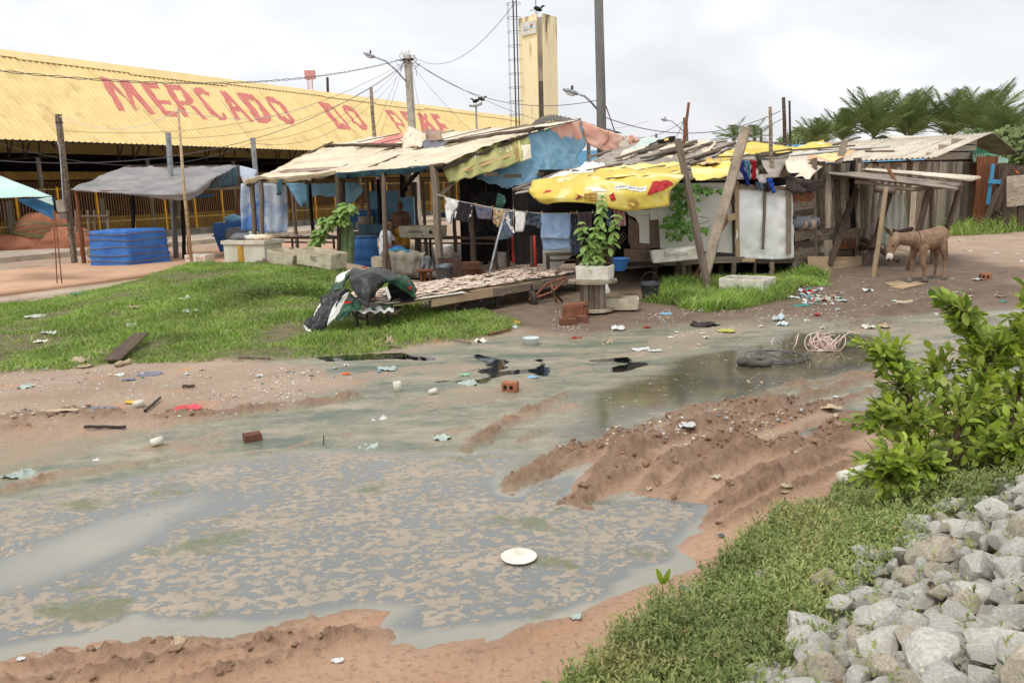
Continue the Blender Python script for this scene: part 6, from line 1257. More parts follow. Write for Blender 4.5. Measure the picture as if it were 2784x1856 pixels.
plank('blue_post',gq(1985,950,30.8),gq(2038,540,30.8),.13,.06,m_bluep,gh,Vector((0,-1,0)));plank('blue_crosspiece',gq(1990,715,30.7),gq(2115,720,30.7),.16,.05,m_bluep,gh,Vector((0,-1,0)))
for a,b in(((1950,1150),(2200,560)),((2060,1020),(2190,600))):plank('brace',gq(*a,30.5),gq(*b,30.8),.24,.08,m_wooddk,gh)
a=gq(2150,1040,30.9);plank('door_post',Vector((a.x,a.y,.1)),gq(2165,540,30.9),.55,.1,m_wooddk,gh,Vector((0,-1,0)))
pal=thing('pallet_fence','fence of weathered pallet boards at the frame edge','fence',Vector((*gq(2280,950,29).xy,.1)))
for k_,v in enumerate((720,785,850,912)):plank('slat',gq(2175,v+5,29.2),gq(2480,v-20,29.2),.38 if k_%2 else .42,.04,m_woodgy,pal,Vector((0,-1,0)))
for u in(2185,2330,2460):a=gq(u,950,29.3);plank('upright',Vector((a.x,a.y,.1)),gq(u,690,29.3),.2,.08,m_wooddk,pal,Vector((0,-1,0)))
tag(crumple('orange_net',[[gq(2130,560,31),gq(2200,550,31),gq(2300,630,31)],[gq(2120,640,31),gq(2230,590,31),gq(2290,640,31)]],MT('orange_net',(228,120,60),(206,96,48),6,.7),None,.1,72),'orange net draped over the end of the green-roofed hut','net')
# pale roof peeking over the grey hut, and a far hut roof
tag(MB().slab([W(*z7(870,532),40),W(*z7(1380,552),40),W(*z7(1400,590),39),W(*z7(1110,590),39),W(*z7(960,570),39)],Vector((0,.3,-.3))).build('far_roof',m_asb),'pale roof of a farther hut just above the grey hut ridge','roof')
tag(MB().slab([W(*z7(700,600),39.5),W(*z7(860,535),39.8),W(*z7(1000,575),39.3),W(*z7(1000,610),39.3)],Vector((0,.3,0))).build('black_tarp',m_black),'black tarp on the farther hut beside its pale roof','tarp')
# ================================================================ canopies over the slab
gc=thing('grey_canopy','stall canopy of grey plastic sheet on wooden posts over the slab','canopy',G(340,715,.2))
m_gpl=MT('grey_plastic_sheet',(150,146,144),(122,120,120),1.4,.6,.005,7,.35,0,c3=(176,166,158),s3=.9,k3=.6)
def c2(u,v,d):return W(*r2(u,v),d)
GS=Sheet([[c2(1150,293,28.4),c2(1500,300,28.2),c2(1850,293,28.0),c2(2180,275,27.8)],[c2(900,390,27),c2(1350,395,26.8),c2(1780,370,26.6),c2(2080,330,26.6)],[c2(665,495,25.4),c2(1150,520,25.1),c2(1700,500,24.8),c2(1990,375,25.8)],[c2(690,510,25.35),c2(1150,545,25.0),c2(1720,590,24.7),c2(1940,420,25.6)]],.05,1.4,80,fold=(.012,9));GS.build('plastic_sheet',m_gpl,gc,40,26,.006,rag=.04)
Sheet([[c2(2180,280,27.7),c2(2180,470,27.7)],[c2(1990,375,25.9),c2(1900,490,25.8)]],.03,2,81).build('inner_sheet',m_teald,gc,10,10,.006)
for u0,v0,u1,z0,d,dia,mt in((690,515,770,.2,25.4,.13,m_woodrd),(1700,520,1740,.2,24.9,.1,m_woodrd),(1210,540,1235,.2,26.6,.13,m_black),(1590,530,1610,.2,26.4,.12,m_concdk),(1655,530,1690,.2,26.2,.12,m_black),(2170,280,2190,.3,27.7,.12,m_woodrd)):
    a=c2(u0,v0,d);b=Vector((W(*r2(u1,1180),d).x,a.y,z0));log('post',b,a,dia,mt,gc)
plank('crossbar',c2(1700,505,24.95),c2(2200,485,27.6),.1,.08,m_wood,gc);plank('crossbar',c2(690,515,25.4),c2(1720,530,25),.06,.06,m_woodrd,gc);plank('crossbar',c2(1150,300,28.3),c2(2180,285,27.75),.07,.07,m_wooddk,gc)
Sheet([[c2(1700,560,26),c2(2000,540,26.6)],[c2(1740,590,26),c2(1950,555,26.6)]],.04,3,82).build('blue_flap',m_blueb,gc,10,5,.006)
tcn=thing('teal_canopy','pale teal canopy corner on thin iron rods at the frame edge','canopy',G(163,771,.2))
m_teal=MT('pale_teal_canvas',(196,222,212),(178,208,200),1,.6,.003,8);m_tealb=MT('blue_canvas',(44,108,150),(32,86,126),2,.6,.004,8)
td=G(163,771,.2).y
Sheet([[c2(-500,180,td+2),c2(-200,300,td+1.6),c2(0,380,td+1.2)],[c2(-450,400,td+.6),c2(-100,430,td+.7),c2(240,470,td+.6)],[c2(-500,600,td),c2(0,580,td),c2(480,565,td)]],.02,1.2,83).build('canvas',m_teal,tcn,20,14,.006)
Sheet([[c2(150,592,td+.02),c2(300,585,td+.02),c2(490,572,td)],[c2(250,650,td+.1),c2(400,680,td+.1),c2(492,690,td)],[c2(400,730,td+.05),c2(460,760,td),c2(490,800,td)]],.03,3,84).build('valance',m_tealb,tcn,14,10,.006);Sheet([[c2(340,590,td-.05),c2(470,568,td-.05)],[c2(420,620,td-.05),c2(490,650,td-.05)]],.03,3,85).build('valance',m_teal,tcn,8,6,.006)
for u0,u1 in((487,522),(500,566)):MB().tube([c2(u0,690,td),W(*r2(u1,1360),td)],.014,6).build('iron_rod',m_rust,tcn)
for v in(1290,1000,870):MB().tube([c2(500+(v-870)*.035,v,td),c2(527+(v-870)*.075,v,td)],.008,4).build('rung',m_rust,tcn)
# ================================================================ left: wrapped goods, freezer, boxes
m_btarp=MT('blue_tarp',(66,126,204),(50,104,184),1.6,.5,.03,5,.4,0)
m_rope=MT('rope',(120,104,84),None,1,.9)
def lerp2(A,B,t):return(A[0]+(B[0]-A[0])*t,A[1]+(B[1]-A[1])*t)
bc=[G(*r2(820,1200),.2),G(*r2(1180,1195),.2),G(*r2(1570,1160),.2)]
bk_=bc[0]+(bc[2]-bc[1]);zt_=.2+1.02
blue=thing('wrapped_stall','square stall wrapped in bright blue tarp and tied with rope','wrapped stall',(bc[0]+bc[2])/2)
ring=[bc[0],bc[1],bc[2],bk_,bc[0]]
def around(t):
    x=(t%1)*4;i=int(x);return ring[i].lerp(ring[i+1],x-i)
P=[]
for i in range(15):
    z_=i/14;r=[]
    for j in range(73):
        c=around(j/72);m_=(bc[0]+bc[2])/2;o_=(c-m_);bul=.03*math.sin(z_*31)+.05*mn.noise(Vector((j*.25,z_*5,2)))+.04*mn.noise(Vector((j*.7,z_*14,5)))
        k_=math.sin(min(1,(1-abs(((j/18)%1)*2-1)))*1.57)**.15;r.append(m_+o_*(1-.05*z_+bul*.6)*(.97+.03*k_)+Z*(z_*(1.02+.05*mn.noise(Vector((j*.2,0,9))))))
    P.append(r)
P.append([((p-Vector((m_.x,m_.y,p.z)))*.5+Vector((m_.x,m_.y,p.z+.02)))for p in P[-1]]);P.append([Vector((m_.x,m_.y,zt_+.04))for p in P[0]])
MB().grid(P).build('tarp',m_btarp,blue,True)
for z_ in(.12,.30,.52,.74,.92):
    pts=[Vector((*((around(j/48)-m_)*1.035*(1-.05*z_)+m_).xy,.2+z_+.025*math.sin(j*.3+z_*9)))for j in range(49)];MB().tube(pts,.014,5,False).build('rope',m_rope,blue)
# orange tarp heap on the platform
orange=thing('orange_tarp_heap','heap of goods under a rust orange tarp tied with green rope','tarp heap',G(*r2(330,1095),.34))
m_orange=MT('orange_tarp',(168,112,86),(144,92,70),1.6,.8,.01,6,.2,0);oc=G(*r2(330,1040),.34)
mb=MB()
def heap(c,rx,ry,h,seed,n=40,m=16,amp=.12):
    P=[]
    for i in range(m+1):
        t_=i/m;r=[]
        for j in range(n+1):
            a_=2*math.pi*j/n;rr=math.cos(t_*math.pi/2)**.55*(1+amp*mn.noise(Vector((math.cos(a_)*2,math.sin(a_)*2,t_*4+seed)))+.5*amp*mn.noise(Vector((math.cos(a_)*6,math.sin(a_)*6,t_*9+seed))));r.append(Vector(c)+Vector((rx*rr*math.cos(a_),ry*rr*math.sin(a_),h*math.sin(t_*math.pi/2)**1.0)))
        P.append(r)
    mb.grid(P)
heap(oc+Vector((.1,.5,0)),1.1,.9,1.35,1);heap(oc+Vector((-.9,.1,0)),1.6,.8,.55,2);heap(oc+Vector((.9,.3,0)),1.2,.8,.8,3);mb.build('tarp',m_orange,orange,True)
m_grope=MT('green_rope',(96,124,84),None,1,.9)
for k_ in range(6):MB().tube([oc+Vector((.1+1.12*math.cos(a_)*(1.0-.12*k_/6),.5+.95*math.sin(a_),.5+.09*k_+.1*math.sin(a_*2+k_)))for a_ in[2.8+.12*j for j in range(32)]],.016,5).build('rope',m_grope,orange)
# trestles in front of the fence
tr=thing('wooden_trestle','upturned wooden trestle standing beside the meter pole','trestle',G(*r2(860,960),.34))
for u in(690,730,800,860,980):plank('leg',c2(u+10,880,29.5),c2(u,690,29.5),.07,.06,m_wood,tr)
for v,u0,u1 in((745,720,990),(885,690,1000)):plank('crossbar',c2(u0,v,29.45),c2(u1,v-5,29.45),.08,.05,m_wood,tr)
# blue barrels and crates behind the hanging tarp
def drum(name,c,r,h,mat,label,cat,group=None):
    o=thing(name,label,cat,c,group);MB().lathe([(r*.93,0),(r,.03),(r*1.03,h*.25),(r*1.0,h*.33),(r*1.04,h*.36),(r*1.04,h*.5),(r*1.0,h*.66),(r*1.02,h*.72),(r*.97,h*.95),(r*.88,h),(r*.82,h),(r*.82,h*.93),(0,h*.93)],c,32).build('shell',mat,o,True)
    MB().lathe([(r*.84,h*.955),(r*1.0,h*.955),(r*1.0,h*1.0),(r*.84,h*1.0)],c,32).build('rim',mat,o,True);return o
dr_=G(*r4(1490,1000),.12);drum('plastic_drum',dr_,.40,.90,MT('blue_drum',(66,122,184),(54,104,164),2,.5,.002,14,.4,0,c3=(130,128,130),s3=1.2,k3=.56),'large blue plastic drum under the stall roof','drum')
bx_=thing('blue_bin','dark blue plastic bin beside the hanging tarp','bin',c2(2100,960,27.6));bb0=Vector((*c2(2115,900,27.6).xy,.3));MB().lathe([(.42,0),(.55,.5),(.62,.52),(.62,.56),(.5,.56),(0,.5)],bb0,4,Matrix.Rotation(.4,3,'Z')).build('body',m_blueb,bx_);MB().box(bb0+Z*.75,(.95,.7,.42)).build('crate',m_blueb,bx_)
tag(MB().blob(Vector((*c2(2125,740,27.6).xy,1.35)),(.3,.25,.18),2,.2,2,4).build('blue_bag',m_lblue,None,True),'light blue bag on top of the dark blue bin','bag')
tag(MB().lathe([(.3,0),(.36,.6),(.3,.78),(.1,.82),(0,.82)],Vector((*c2(2165,960,27.0).xy,.3)),16).build('rubbish_bin',m_greyc,None,True),'dark grey round bin in front of the dark blue bin','bin')
# old chest freezer with rusted corners and lid, things on top
fr=thing('chest_freezer','old white chest freezer with rust streaks at the grass edge','freezer',Vector((*W(680,720,20.6).xy,.12)))
f0=Vector((*W(690,700,20.6).xy,.15));Rf=frame(Vector((1,-.42,0)))
m_frz=MT('old_enamel',(226,218,200),(208,198,176),2,.5,.002,20,.3,0,c3=(176,122,66),s3=1.6,k3=.62)
MB().box(f0+Z*.42,(1.25,.68,.78),Rf).build('body',m_frz,fr);MB().box(f0+Z*.86,(1.34,.76,.09),Rf).build('lid',m_frz,fr);MB().box(f0+Rf@Vector((-.1,-.35,.42)),(.16,.03,.74),Rf).build('tape',MT('yellow_tape',(206,158,60),(170,120,50),5,.6),fr)
for k_,(dx,sz)in enumerate(((-.3,(.34,.26,.1)),(.05,(.28,.22,.07)),(.35,(.3,.2,.08)))):tag(MB().blob(f0+Rf@Vector((dx,0,.97)),sz,2,.25,1.6,k_+1,Rf).build('sack',(m_greyc,m_whitef,m_canvas)[k_],None,True),('grey sack flopped on the freezer lid at its near end','white cloth on the middle of the freezer lid','cream cloth on the far end of the freezer lid')[k_],'sack')
for k_ in range(4):tag(MB().beam(W(660+k_*20,727-k_*8,19.6),W(790-k_*10,685+k_*14,19.4),.16,.04).build('loose_board',m_wood),('long loose board leaning over the mound','second loose board beside the freezer','short board in the heap beside the freezer','lowest board of the heap beside the freezer')[k_],'board','loose boards by the freezer')
def foambox(name,c,sx,sy,sz,rotz,mat,label,wall=.03,tilt=0,roll_=0,fill=None,parent=None):
    R=Matrix.Rotation(rotz,3,'Z')@Matrix.Rotation(tilt,3,'Y')@Matrix.Rotation(roll_,3,'X');c=Vector(c);o=thing(name,label,'box',c)
    a,b=sx/2,sy/2;i_,j_=a-wall,b-wall;vs=[(-a*.95,-b*.95,0),(a*.95,-b*.95,0),(a*.95,b*.95,0),(-a*.95,b*.95,0),(-a,-b,sz),(a,-b,sz),(a,b,sz),(-a,b,sz),(-i_,-j_,sz),(i_,-j_,sz),(i_,j_,sz),(-i_,j_,sz),(-i_*.95,-j_*.95,wall),(i_*.95,-j_*.95,wall),(i_*.95,j_*.95,wall),(-i_*.95,j_*.95,wall)]
    fs=[(3,2,1,0)]+[(k,(k+1)%4,4+(k+1)%4,4+k)for k in range(4)]+[(4+k,4+(k+1)%4,8+(k+1)%4,8+k)for k in range(4)]+[(8+k,8+(k+1)%4,12+(k+1)%4,12+k)for k in range(4)]+[(12,13,14,15)]
    bm=bmesh.new();V=[bm.verts.new(R@Vector(v))for v in vs];[bm.faces.new([V[k]for k in f])for f in fs];bmesh.ops.bevel(bm,geom=list(bm.edges),offset=min(.012,wall*.35),segments=2,affect='EDGES');bmesh.ops.subdivide_edges(bm,edges=[e_ for e_ in bm.edges if e_.calc_length()>.12],cuts=3,use_grid_fill=True)
    for v in bm.verts:v.co+=Vector((1,1,1))*.006*mn.noise(v.co*9+c)
    me=bpy.data.meshes.new(name);bm.to_mesh(me);bm.free();me.materials.append(mat);link('shell',me,o);
    if fill:MB().add([c+R@Vector((x*i_*.97,y*j_*.97,sz*.7+.02*mn.noise(Vector((x*3,y*3,1)))))for y in(-1,-.3,.3,1)for x in(-1,-.3,.3,1)],[(r*4+q,r*4+q+1,r*4+q+5,r*4+q+4)for r in range(3)for q in range(3)]).build('contents',fill,o)
    return o,R
foambox('foam_box',Vector((*W(785,745,18.6).xy,tz(*W(785,745,18.6).xy)+.02)),.85,.5,.30,-.55,m_foamold,'broken cream foam box tilted on the mound beside the boards',.03,.15)
o,R=foambox('foam_box',Vector((*W(878,765,17.9).xy,tz(*W(878,765,17.9).xy)+.05)),1.0,.55,.34,-.5,m_foamold,'cream foam box with black letters behind the tarp-covered table',.03,.12)
c_=ROOT[o];text_quad('lettering','DC',c_+R@Vector((-.06,-.282,.24)),c_+R@Vector((.1,-.282,.24)),c_+R@Vector((.1,-.276,.14)),c_+R@Vector((-.06,-.276,.14)),m_bk,o,Vector((0,-.012,0)))
c_=Vector((*c2(1830,1180,24.6).xy,.22));o,R=foambox('foam_box',c_,.78,.42,.22,-.35,m_foam,'white foam box lid with red print lying upside down on the slab',.03)
for x,t_ in((-.2,'MERCADO'),(.18,'80-90')):text_quad('lettering',t_,c_+R@Vector((x-.12,-.22,.1)),c_+R@Vector((x+.12,-.22,.1)),c_+R@Vector((x+.12,-.215,.15)),c_+R@Vector((x-.12,-.215,.15)),m_redp,o,Vector((0,-.006,0)))
# ================================================================ inside the stall: tables, counters, people
def table(name,a,b,wdt,z_,mat,label,legs=m_wooddk,boards=4,grp=None,th=.04):
    a,b=Vector(a),Vector(b);d=(b-a);d.z=0;n_=Vector((-d.y,d.x,0)).normalized();o=thing(name,label,'table',Vector(((a.x+b.x)/2,(a.y+b.y)/2,.12)),grp)
    for i in range(boards):k_=n_*wdt*((i+.5)/boards);plank('board',Vector((a.x,a.y,z_))+k_,Vector((b.x,b.y,z_))+k_,wdt/boards*.96,th,mat,o)
    for s_ in(.06,.94):
        for k_ in(.06,.94):p=a+d*s_+n_*wdt*k_;log('leg',Vector((p.x,p.y,.1)),Vector((p.x,p.y,z_-th/2)),.07,legs,o)
    plank('crossbar',Vector((*(a+d*.06).xy,z_-.12))+n_*.05,Vector((*(b-d*.06).xy,z_-.12))+n_*.05,.08,.04,legs,o);return o
m_fish=MT('drying_fish',(200,172,154),(222,204,184),3,.55,.004,20,.4,.15,c3=(150,112,98),s3=4,k3=.6)
def fish_mesh(seed):
    rnd=random.Random(seed);P=[];n_=7;amp=rnd.uniform(.01,.03)
    for i in range(n_+1):
        t_=i/n_;w_=.5*(math.sin(math.pi*min(1,.12+t_*.80))**.7+(.35 if t_>.93 else 0))*(1+.12*rnd.uniform(-1,1));P.append([Vector((t_-.5,w_*k_,amp*4*abs(k_)*rnd.uniform(.2,1.2)+.06*math.sin(t_*6+seed)))for k_ in(-1,-.5,0,.5,1)])
    mb=MB().grid(P,.03);me=bpy.data.meshes.new('dried_fish');me.from_pydata([tuple(p)for p in mb.v],[],mb.f);me.materials.append(m_fish);me.polygons.foreach_set('use_smooth',[True]*len(me.polygons));return me
FISH=[fish_mesh(i)for i in range(6)]
def fish(c,l,w_,rot,label,grp,tilt=0):
    o=link('dried_fish',random.choice(FISH),None,c);o.rotation_euler=(random.uniform(-.1,.1),tilt+random.uniform(-.06,.06),rot);o.scale=(l,w_,l*.5);return tag(o,label,'fish',grp)
# the long drying table in front
ta,tb=Vector((-1.95,12.75,0)),Vector((1.55,16.3,0));tdv=(tb-ta);tn=Vector((-tdv.y,tdv.x,0)).normalized();TZ=.40
dt=thing('drying_table','long low table of pallets and boards covered with drying fish','table',(ta+tb)/2)
LT=tdv.length;TD=tdv.normalized();TW=1.5
for i in range(8):
    for s0,s1_ in((0,.36),(.37,.68),(.69,1.0)):a=ta+TD*LT*s0+tn*TW*(i+.5)/8+Z*(TZ+random.uniform(-.01,.01)+.05*s0);plank('board',a,a+TD*LT*(s1_-s0),TW/8*.9,.03,random.choice((m_wood,m_woodlt,m_woodgy)),dt)
for s0,s1_,w_ in((.18,.52,.12),(.46,.74,.13),(.72,1.0,.15)):a=ta+TD*LT*s0-tn*.02+Z*(TZ-.07+.05*s0);plank('edge_board',a,a+TD*LT*(s1_-s0),w_,.03,m_woodlt if s0<.4 else m_wood,dt,-tn)
for s_ in(.3,.42,.5,.72,.95):
    a=ta+TD*LT*s_;plank('bearer',a+Z*(TZ-.08),a+tn*TW+Z*(TZ-.08),.1,.06,m_wooddk,dt)
    for k_ in(.05,.95):p=a+tn*TW*k_;log('leg',Vector((p.x,p.y,.03)),Vector((p.x,p.y,TZ-.08)),.09,m_wooddk,dt)
plank('crossbar',ta+TD*LT*.3+Z*.18,ta+TD*LT*.5+Z*.18,.09,.05,m_black,dt)
MB().slab([ta+TD*LT*.0+Z*(TZ+.03),ta+TD*LT*.33-tn*.06+Z*(TZ+.03),ta+TD*LT*.33+tn*.2+Z*(TZ+.035),ta+tn*.3+Z*(TZ+.035)],Z*.012).build('cream_sheet',m_foam,dt)
FL=('split fish laid out to dry on the long low table','split fish drying in the back rows on the long low table')
nf_=0
for r in range(6):
    for q in range(24):
        s_=.03+(q+.5*(r%2))/25*.97;c=ta+TD*LT*s_+tn*(.14+r*.245+random.uniform(-.03,.03))+Z*(TZ+.045+.05*s_+.006*(q%3));fish(c,.30*random.uniform(.85,1.15),.19*random.uniform(.8,1.15),math.atan2(TD.y,TD.x)+random.uniform(-.35,.35),FL[r>2],'fish on the long drying table');nf_+=1
# wheelbarrow under the table's far end
wb=thing('wheelbarrow','rusty overturned wheelbarrow under the far end of the drying table','wheelbarrow',G(*r6(1450,1500),.06));wc=G(*r6(1400,1480),.06)
for pts in([(1240,1430),(1290,1400),(1430,1250),(1660,1170)],[(1250,1440),(1330,1400),(1500,1340),(1660,1190)],[(1490,1250),(1550,1460),(1530,1510),(1490,1510),(1380,1380)],[(1260,1250),(1270,1420)],[(1500,1320),(1620,1450)]):MB().tube([W(*r6(*p),wc.y+.15*i)for i,p in enumerate(pts)],.022,6).build('frame_tube',m_rust if len(pts)>2 else m_iron,wb,True)
MB().lathe([(.0,-.05),(.17,-.05),(.2,-.03),(.2,.03),(.17,.05),(0,.05)],W(*r6(1270,1440),wc.y+.1),18,frame(Vector((0,0,1)),Vector((1,.2,0)))).build('wheel',m_iron,wb,True)
# smaller fish tables and counters farther in
tA=table('fish_table',SF(*r4(470,760),.3),SF(*r4(1120,745),.4),.7,.62,m_wood,'low table with pink fish beside the foam boxes',boards=4)
for q in range(12):
    for r in range(2):p=SF(*r4(470,760),.3).lerp(SF(*r4(1120,745),.4),(q+.5)/12);fish(Vector((p.x,p.y+.2+.3*r,.67)),.3,.17,random.uniform(-.8,.8),'split fish on the low table beside the foam boxes','fish on the low table')
tB=table('fish_table',SF(*r4(400,640),2.0),SF(*r4(1130,640),2.2),.7,.86,m_wooddk,'taller table with hanging fish behind the low table',boards=3)
for q in range(14):p=SF(*r4(400,600),2.0).lerp(SF(*r4(1130,600),2.2),(q+.5)/14);fish(Vector((p.x,p.y+.1,.92)),.3,.16,random.uniform(-1.2,1.2),'fish hanging over the edge of the taller table','fish on the taller table')
ct=thing('concrete_basin','stained concrete counter with a dark metal basin in the stall','counter',SF(*r4(1450,600),3.0));p0,p1=SF(*r4(1300,500),3.0),SF(*r4(1680,500),3.0)
MB().slab([Vector((p0.x,p0.y,.12)),Vector((p1.x,p1.y,.12)),Vector((p1.x,p1.y,1.0)),Vector((p0.x,p0.y,1.0))],Vector((.2,.5,0))).build('counter',m_concdk,ct);q0_,q1_=SF(*r4(1310,420),3.6),SF(*r4(1550,420),3.6);MB().slab([Vector((q0_.x,q0_.y,1.0)),Vector((q1_.x,q1_.y,1.0)),Vector((q1_.x,q1_.y,1.42)),Vector((q0_.x,q0_.y,1.42))],Vector((.03,.1,0))).build('back_slab',m_concrete,ct)
MB().slab([SF(*r4(1380,475),2.8),SF(*r4(1680,470),2.8),SF(*r4(1650,575),2.8),SF(*r4(1400,580),2.8)],Vector((.1,.35,0))).build('basin',m_teald,ct)
# AquaChile boxes on the long counter
cn=table('counter_table',SF(*r5(60,1560),1.6),SF(*r6(900,640),1.9),.8,.92,m_wooddk,'long dark counter carrying foam boxes inside the stall',boards=3)
c_=SF(*r6(130,560),1.9);c_=Vector((c_.x-.3,c_.y,.95));o,R=foambox('foam_box',c_,1.2,.5,.3,-.5,m_foamold,'grey foam fish box lettered in capitals on the long counter',.03);text_quad('lettering','AQUACHILE',c_+R@Vector((-.30,-.26,.2)),c_+R@Vector((.15,-.26,.2)),c_+R@Vector((.15,-.255,.12)),c_+R@Vector((-.30,-.255,.12)),m_bk,o,Vector((0,-.012,0)))
mb=MB();mb.lathe([(.035,0),(.045,0),(.045,.004),(.035,.004)],c_+R@Vector((.42,-.272,.15)),16,R@Matrix.Rotation(math.pi/2,3,'X'));mb.build('round_mark',m_bk,o)
tag(MB().slab([SF(*r6(180,480),4.0),SF(*r6(480,480),4.2),SF(*r6(480,420),4.2),SF(*r6(180,420),4.0)],Vector((.05,.4,0))).build('teal_board',m_teald),'dark teal board standing behind the foam fish box','board')
for k_,(u,v,d,sz,lab)in enumerate(((1230,350,25,(.5,.05,.9),'light blue panel with cord lattice behind the standing man'),(1690,330,25.5,(.9,.06,1.3),'tall light blue panel leaning inside the stall'),(1960,330,25,(.4,.3,.9),'light blue bag beside the standing man'),(1350,370,25.2,(1.1,.5,.35),'blue crate on the ground behind the cactus'))):
    p=W(*r4(u,v),d);tag(MB().box(p,sz).build('blue_board',m_lblue if k_!=3 else m_blueb),lab,'board' if k_<2 else('bag' if k_==2 else 'crate'))
# cloth-covered washing table with the grey sheet
wt=thing('washing_table','low table covered with a stained grey cloth in front of the seated person','table',G(*r4(1930,1050),.12));wd_=SF(*r4(1900,800),-.05).y-.3
def w4(u,v,d=0):return W(*r4(u,v),wd_+d)
Sheet([[w4(1720,790,.5),w4(1900,775,.5),w4(2150,790,.4)],[w4(1740,800,0),w4(1930,795,0),w4(2160,810,0)],[w4(1760,900,-.03),w4(1930,920,-.03),w4(2110,920,-.03)],[w4(1780,1035,-.02),w4(1930,1045,-.02),w4(2080,1040,-.02)]],.02,4,90,fold=(.02,3)).build('grey_cloth',MT('stained_cloth',(150,144,130),(122,116,104),3,.9,.003,20,.2,0,stretch=(1,1,.5),c3=(96,90,82),s3=2,k3=.58),wt,20,22,.006)
for u in(1740,2130):log('leg',Vector((*w4(u,1000,.1).xy,.1)),w4(u,800,.1),.07,m_wooddk,wt)
Sheet([[w4(1740,770,.3),w4(1850,715,.35),w4(1980,770,.3)],[w4(1760,785,.05),w4(1870,770,.1),w4(1985,785,.05)]],.05,5,91).build('washed_cloth',MT('blue_green_cloth',(40,84,160),(44,128,110),9,.7),wt,16,10,.008)
Sheet([[w4(2130,850,-.1),w4(2200,835,-.1),w4(2255,900,-.1)],[w4(2100,960,-.12),w4(2170,950,-.16),w4(2250,980,-.1)],[w4(2075,1090,-.1),w4(2130,1100,-.14),w4(2170,1060,-.1)]],.05,5,92,fold=(.04,2)).build('hung_jeans',m_greyc,wt,14,14,.01)
st_=thing('wooden_stool','small reddish stool with a jacket beside the washing table','stool',G(*r4(2160,1160),.1))
for u in(2120,2165,2225):log('leg',Vector((*w4(u,1150,-.25).xy,.08)),w4(u,1000,-.25),.06,m_woodrd,st_)
MB().box(w4(2165,1000,-.2),(.4,.35,.04)).build('seat',m_woodrd,st_)
# buckets
def bucket(c,r,h,mat,label,bail=True,name='bucket',taper=.82,hm=None):
    o=thing(name,label,'bucket',c);c=Vector(c);MB().lathe([(r*taper,0),(r*(taper+.02),.01),(r,h*.8),(r*1.05,h*.82),(r*1.05,h*.88),(r,h*.9),(r*1.02,h),(r*.95,h),(r*.9,h*.5),(0,h*.12)],c,24).build('shell',mat,o,True)
    if bail:MB().tube([c+Vector((r*1.0*math.cos(a),0,h*.9+r*1.25*math.sin(a)))for a in[math.pi*i/12 for i in range(13)]],.006,5).build('handle',hm or m_iron,o)
    return o
bucket(G(*s6(785,325),.1),.17,.30,MT('black_bucket',(72,74,78),(50,52,56),4,.7,.002,20),'black rubber bucket with a wire handle under the white shack')
bucket(G(*r4(1252,1010),.12),.2,.36,m_foam,'white paint tub with a red line beside the blue drum',False)
bucket(G(*r6(912,1060),.12),.155,.40,m_white,'white and blue paint bucket on the dark stall floor',False);bucket(G(*r6(255,1235),.1),.2,.42,MT('zinc',(110,114,116),(84,88,90),4,.5,.001,20,.4,0,metallic=.5),'grey zinc bucket with a looped handle beside the corner post',True)
tag(MB().lathe([(.2,0),(.22,.3),(.24,.36),(.24,.4),(.2,.4),(.19,.1),(0,.08)],Vector((*W(*r6(238,940),19.8).xy,.45)),20).build('plastic_tub',m_whitef,None,True),'cream round tub standing behind the corner post','tub');tag(MB().slab([W(*r6(170,945),18.9),W(*r6(425,945),18.9),Vector((*W(*r6(465,1180),18.9).xy,.1)),Vector((*W(*r6(200,1180),18.9).xy,.1))],Vector((0,.04,0))).build('brown_board',MT('chipboard',(96,72,62),(74,56,50),3,.8)),'dark brown board leaning behind the zinc bucket','board')
for k_,(u,v,lab)in enumerate(((560,1060,'brick on top of the small pile on the stall floor'),(520,1110,'brick at the near side of the small pile'),(600,1110,'brick at the far side of the small pile'))):p=W(*r6(u,v),19.3);tag(MB().box(Vector((p.x,p.y,.2 if k_ else .38)),(.4,.25,.17),Matrix.Rotation(.3*k_,3,'Z')).build('brick',m_brickdk),lab,'brick','bricks on the stall floor')
# white freezer and bench at the back right of the stall
tag(MB().slab([W(*r6(1390,850),18.3),W(*r6(1720,830),18.3),W(*r6(1740,910),18.3),Vector((*W(*r6(1440,1040),18.3).xy,.15)),Vector((*W(*r6(1395,1030),18.3).xy,.15))],Vector((.1,.6,0))).build('white_cabinet',m_panel),'dirty white cabinet behind the blue towel','cabinet')
table('bench',W(*r6(1430,910),17.6),W(*r6(1830,920),17.6),.4,W(*r6(1430,915),17.6).z,m_wood,'rough wooden bench under the clothesline',boards=2)
tag(MB().tube([W(*r6(1295,640),18.0),Vector((*W(*r6(1315,1080),18.0).xy,.1))],.03,8).build('red_pipe',m_red,None,True),'bright red pole leaning beside the stall post','pole');log('post',Vector((*W(*r6(1285,1060),18.3).xy,.1)),W(*r6(1270,600),18.3),.14,m_wooddk,label='dark post beside the red pole',cat='post')
for u,v,sz,lab in((1145,790,(.5,.1,.9),'red board hanging in the dark of the stall'),(1215,620,(.3,.1,.5),'small red cloth higher up in the dark of the stall')):tag(MB().box(W(*r6(u,v),20.5),sz).build('red_cloth',MT('dull_red',(150,52,42),(120,40,34),3,.8)),lab,'cloth')
tag(crumple('green_net',[[W(*r6(860,190),21),W(*r6(950,230),21)],[W(*r6(850,300),20.8),W(*r6(960,300),20.8)],[W(*r6(830,370),20.8),W(*r6(910,380),20.8)]],MT('green_net',(82,128,108),(62,100,86),8,.8),None,.06,93),'faded green net hanging in the dark of the stall','net')
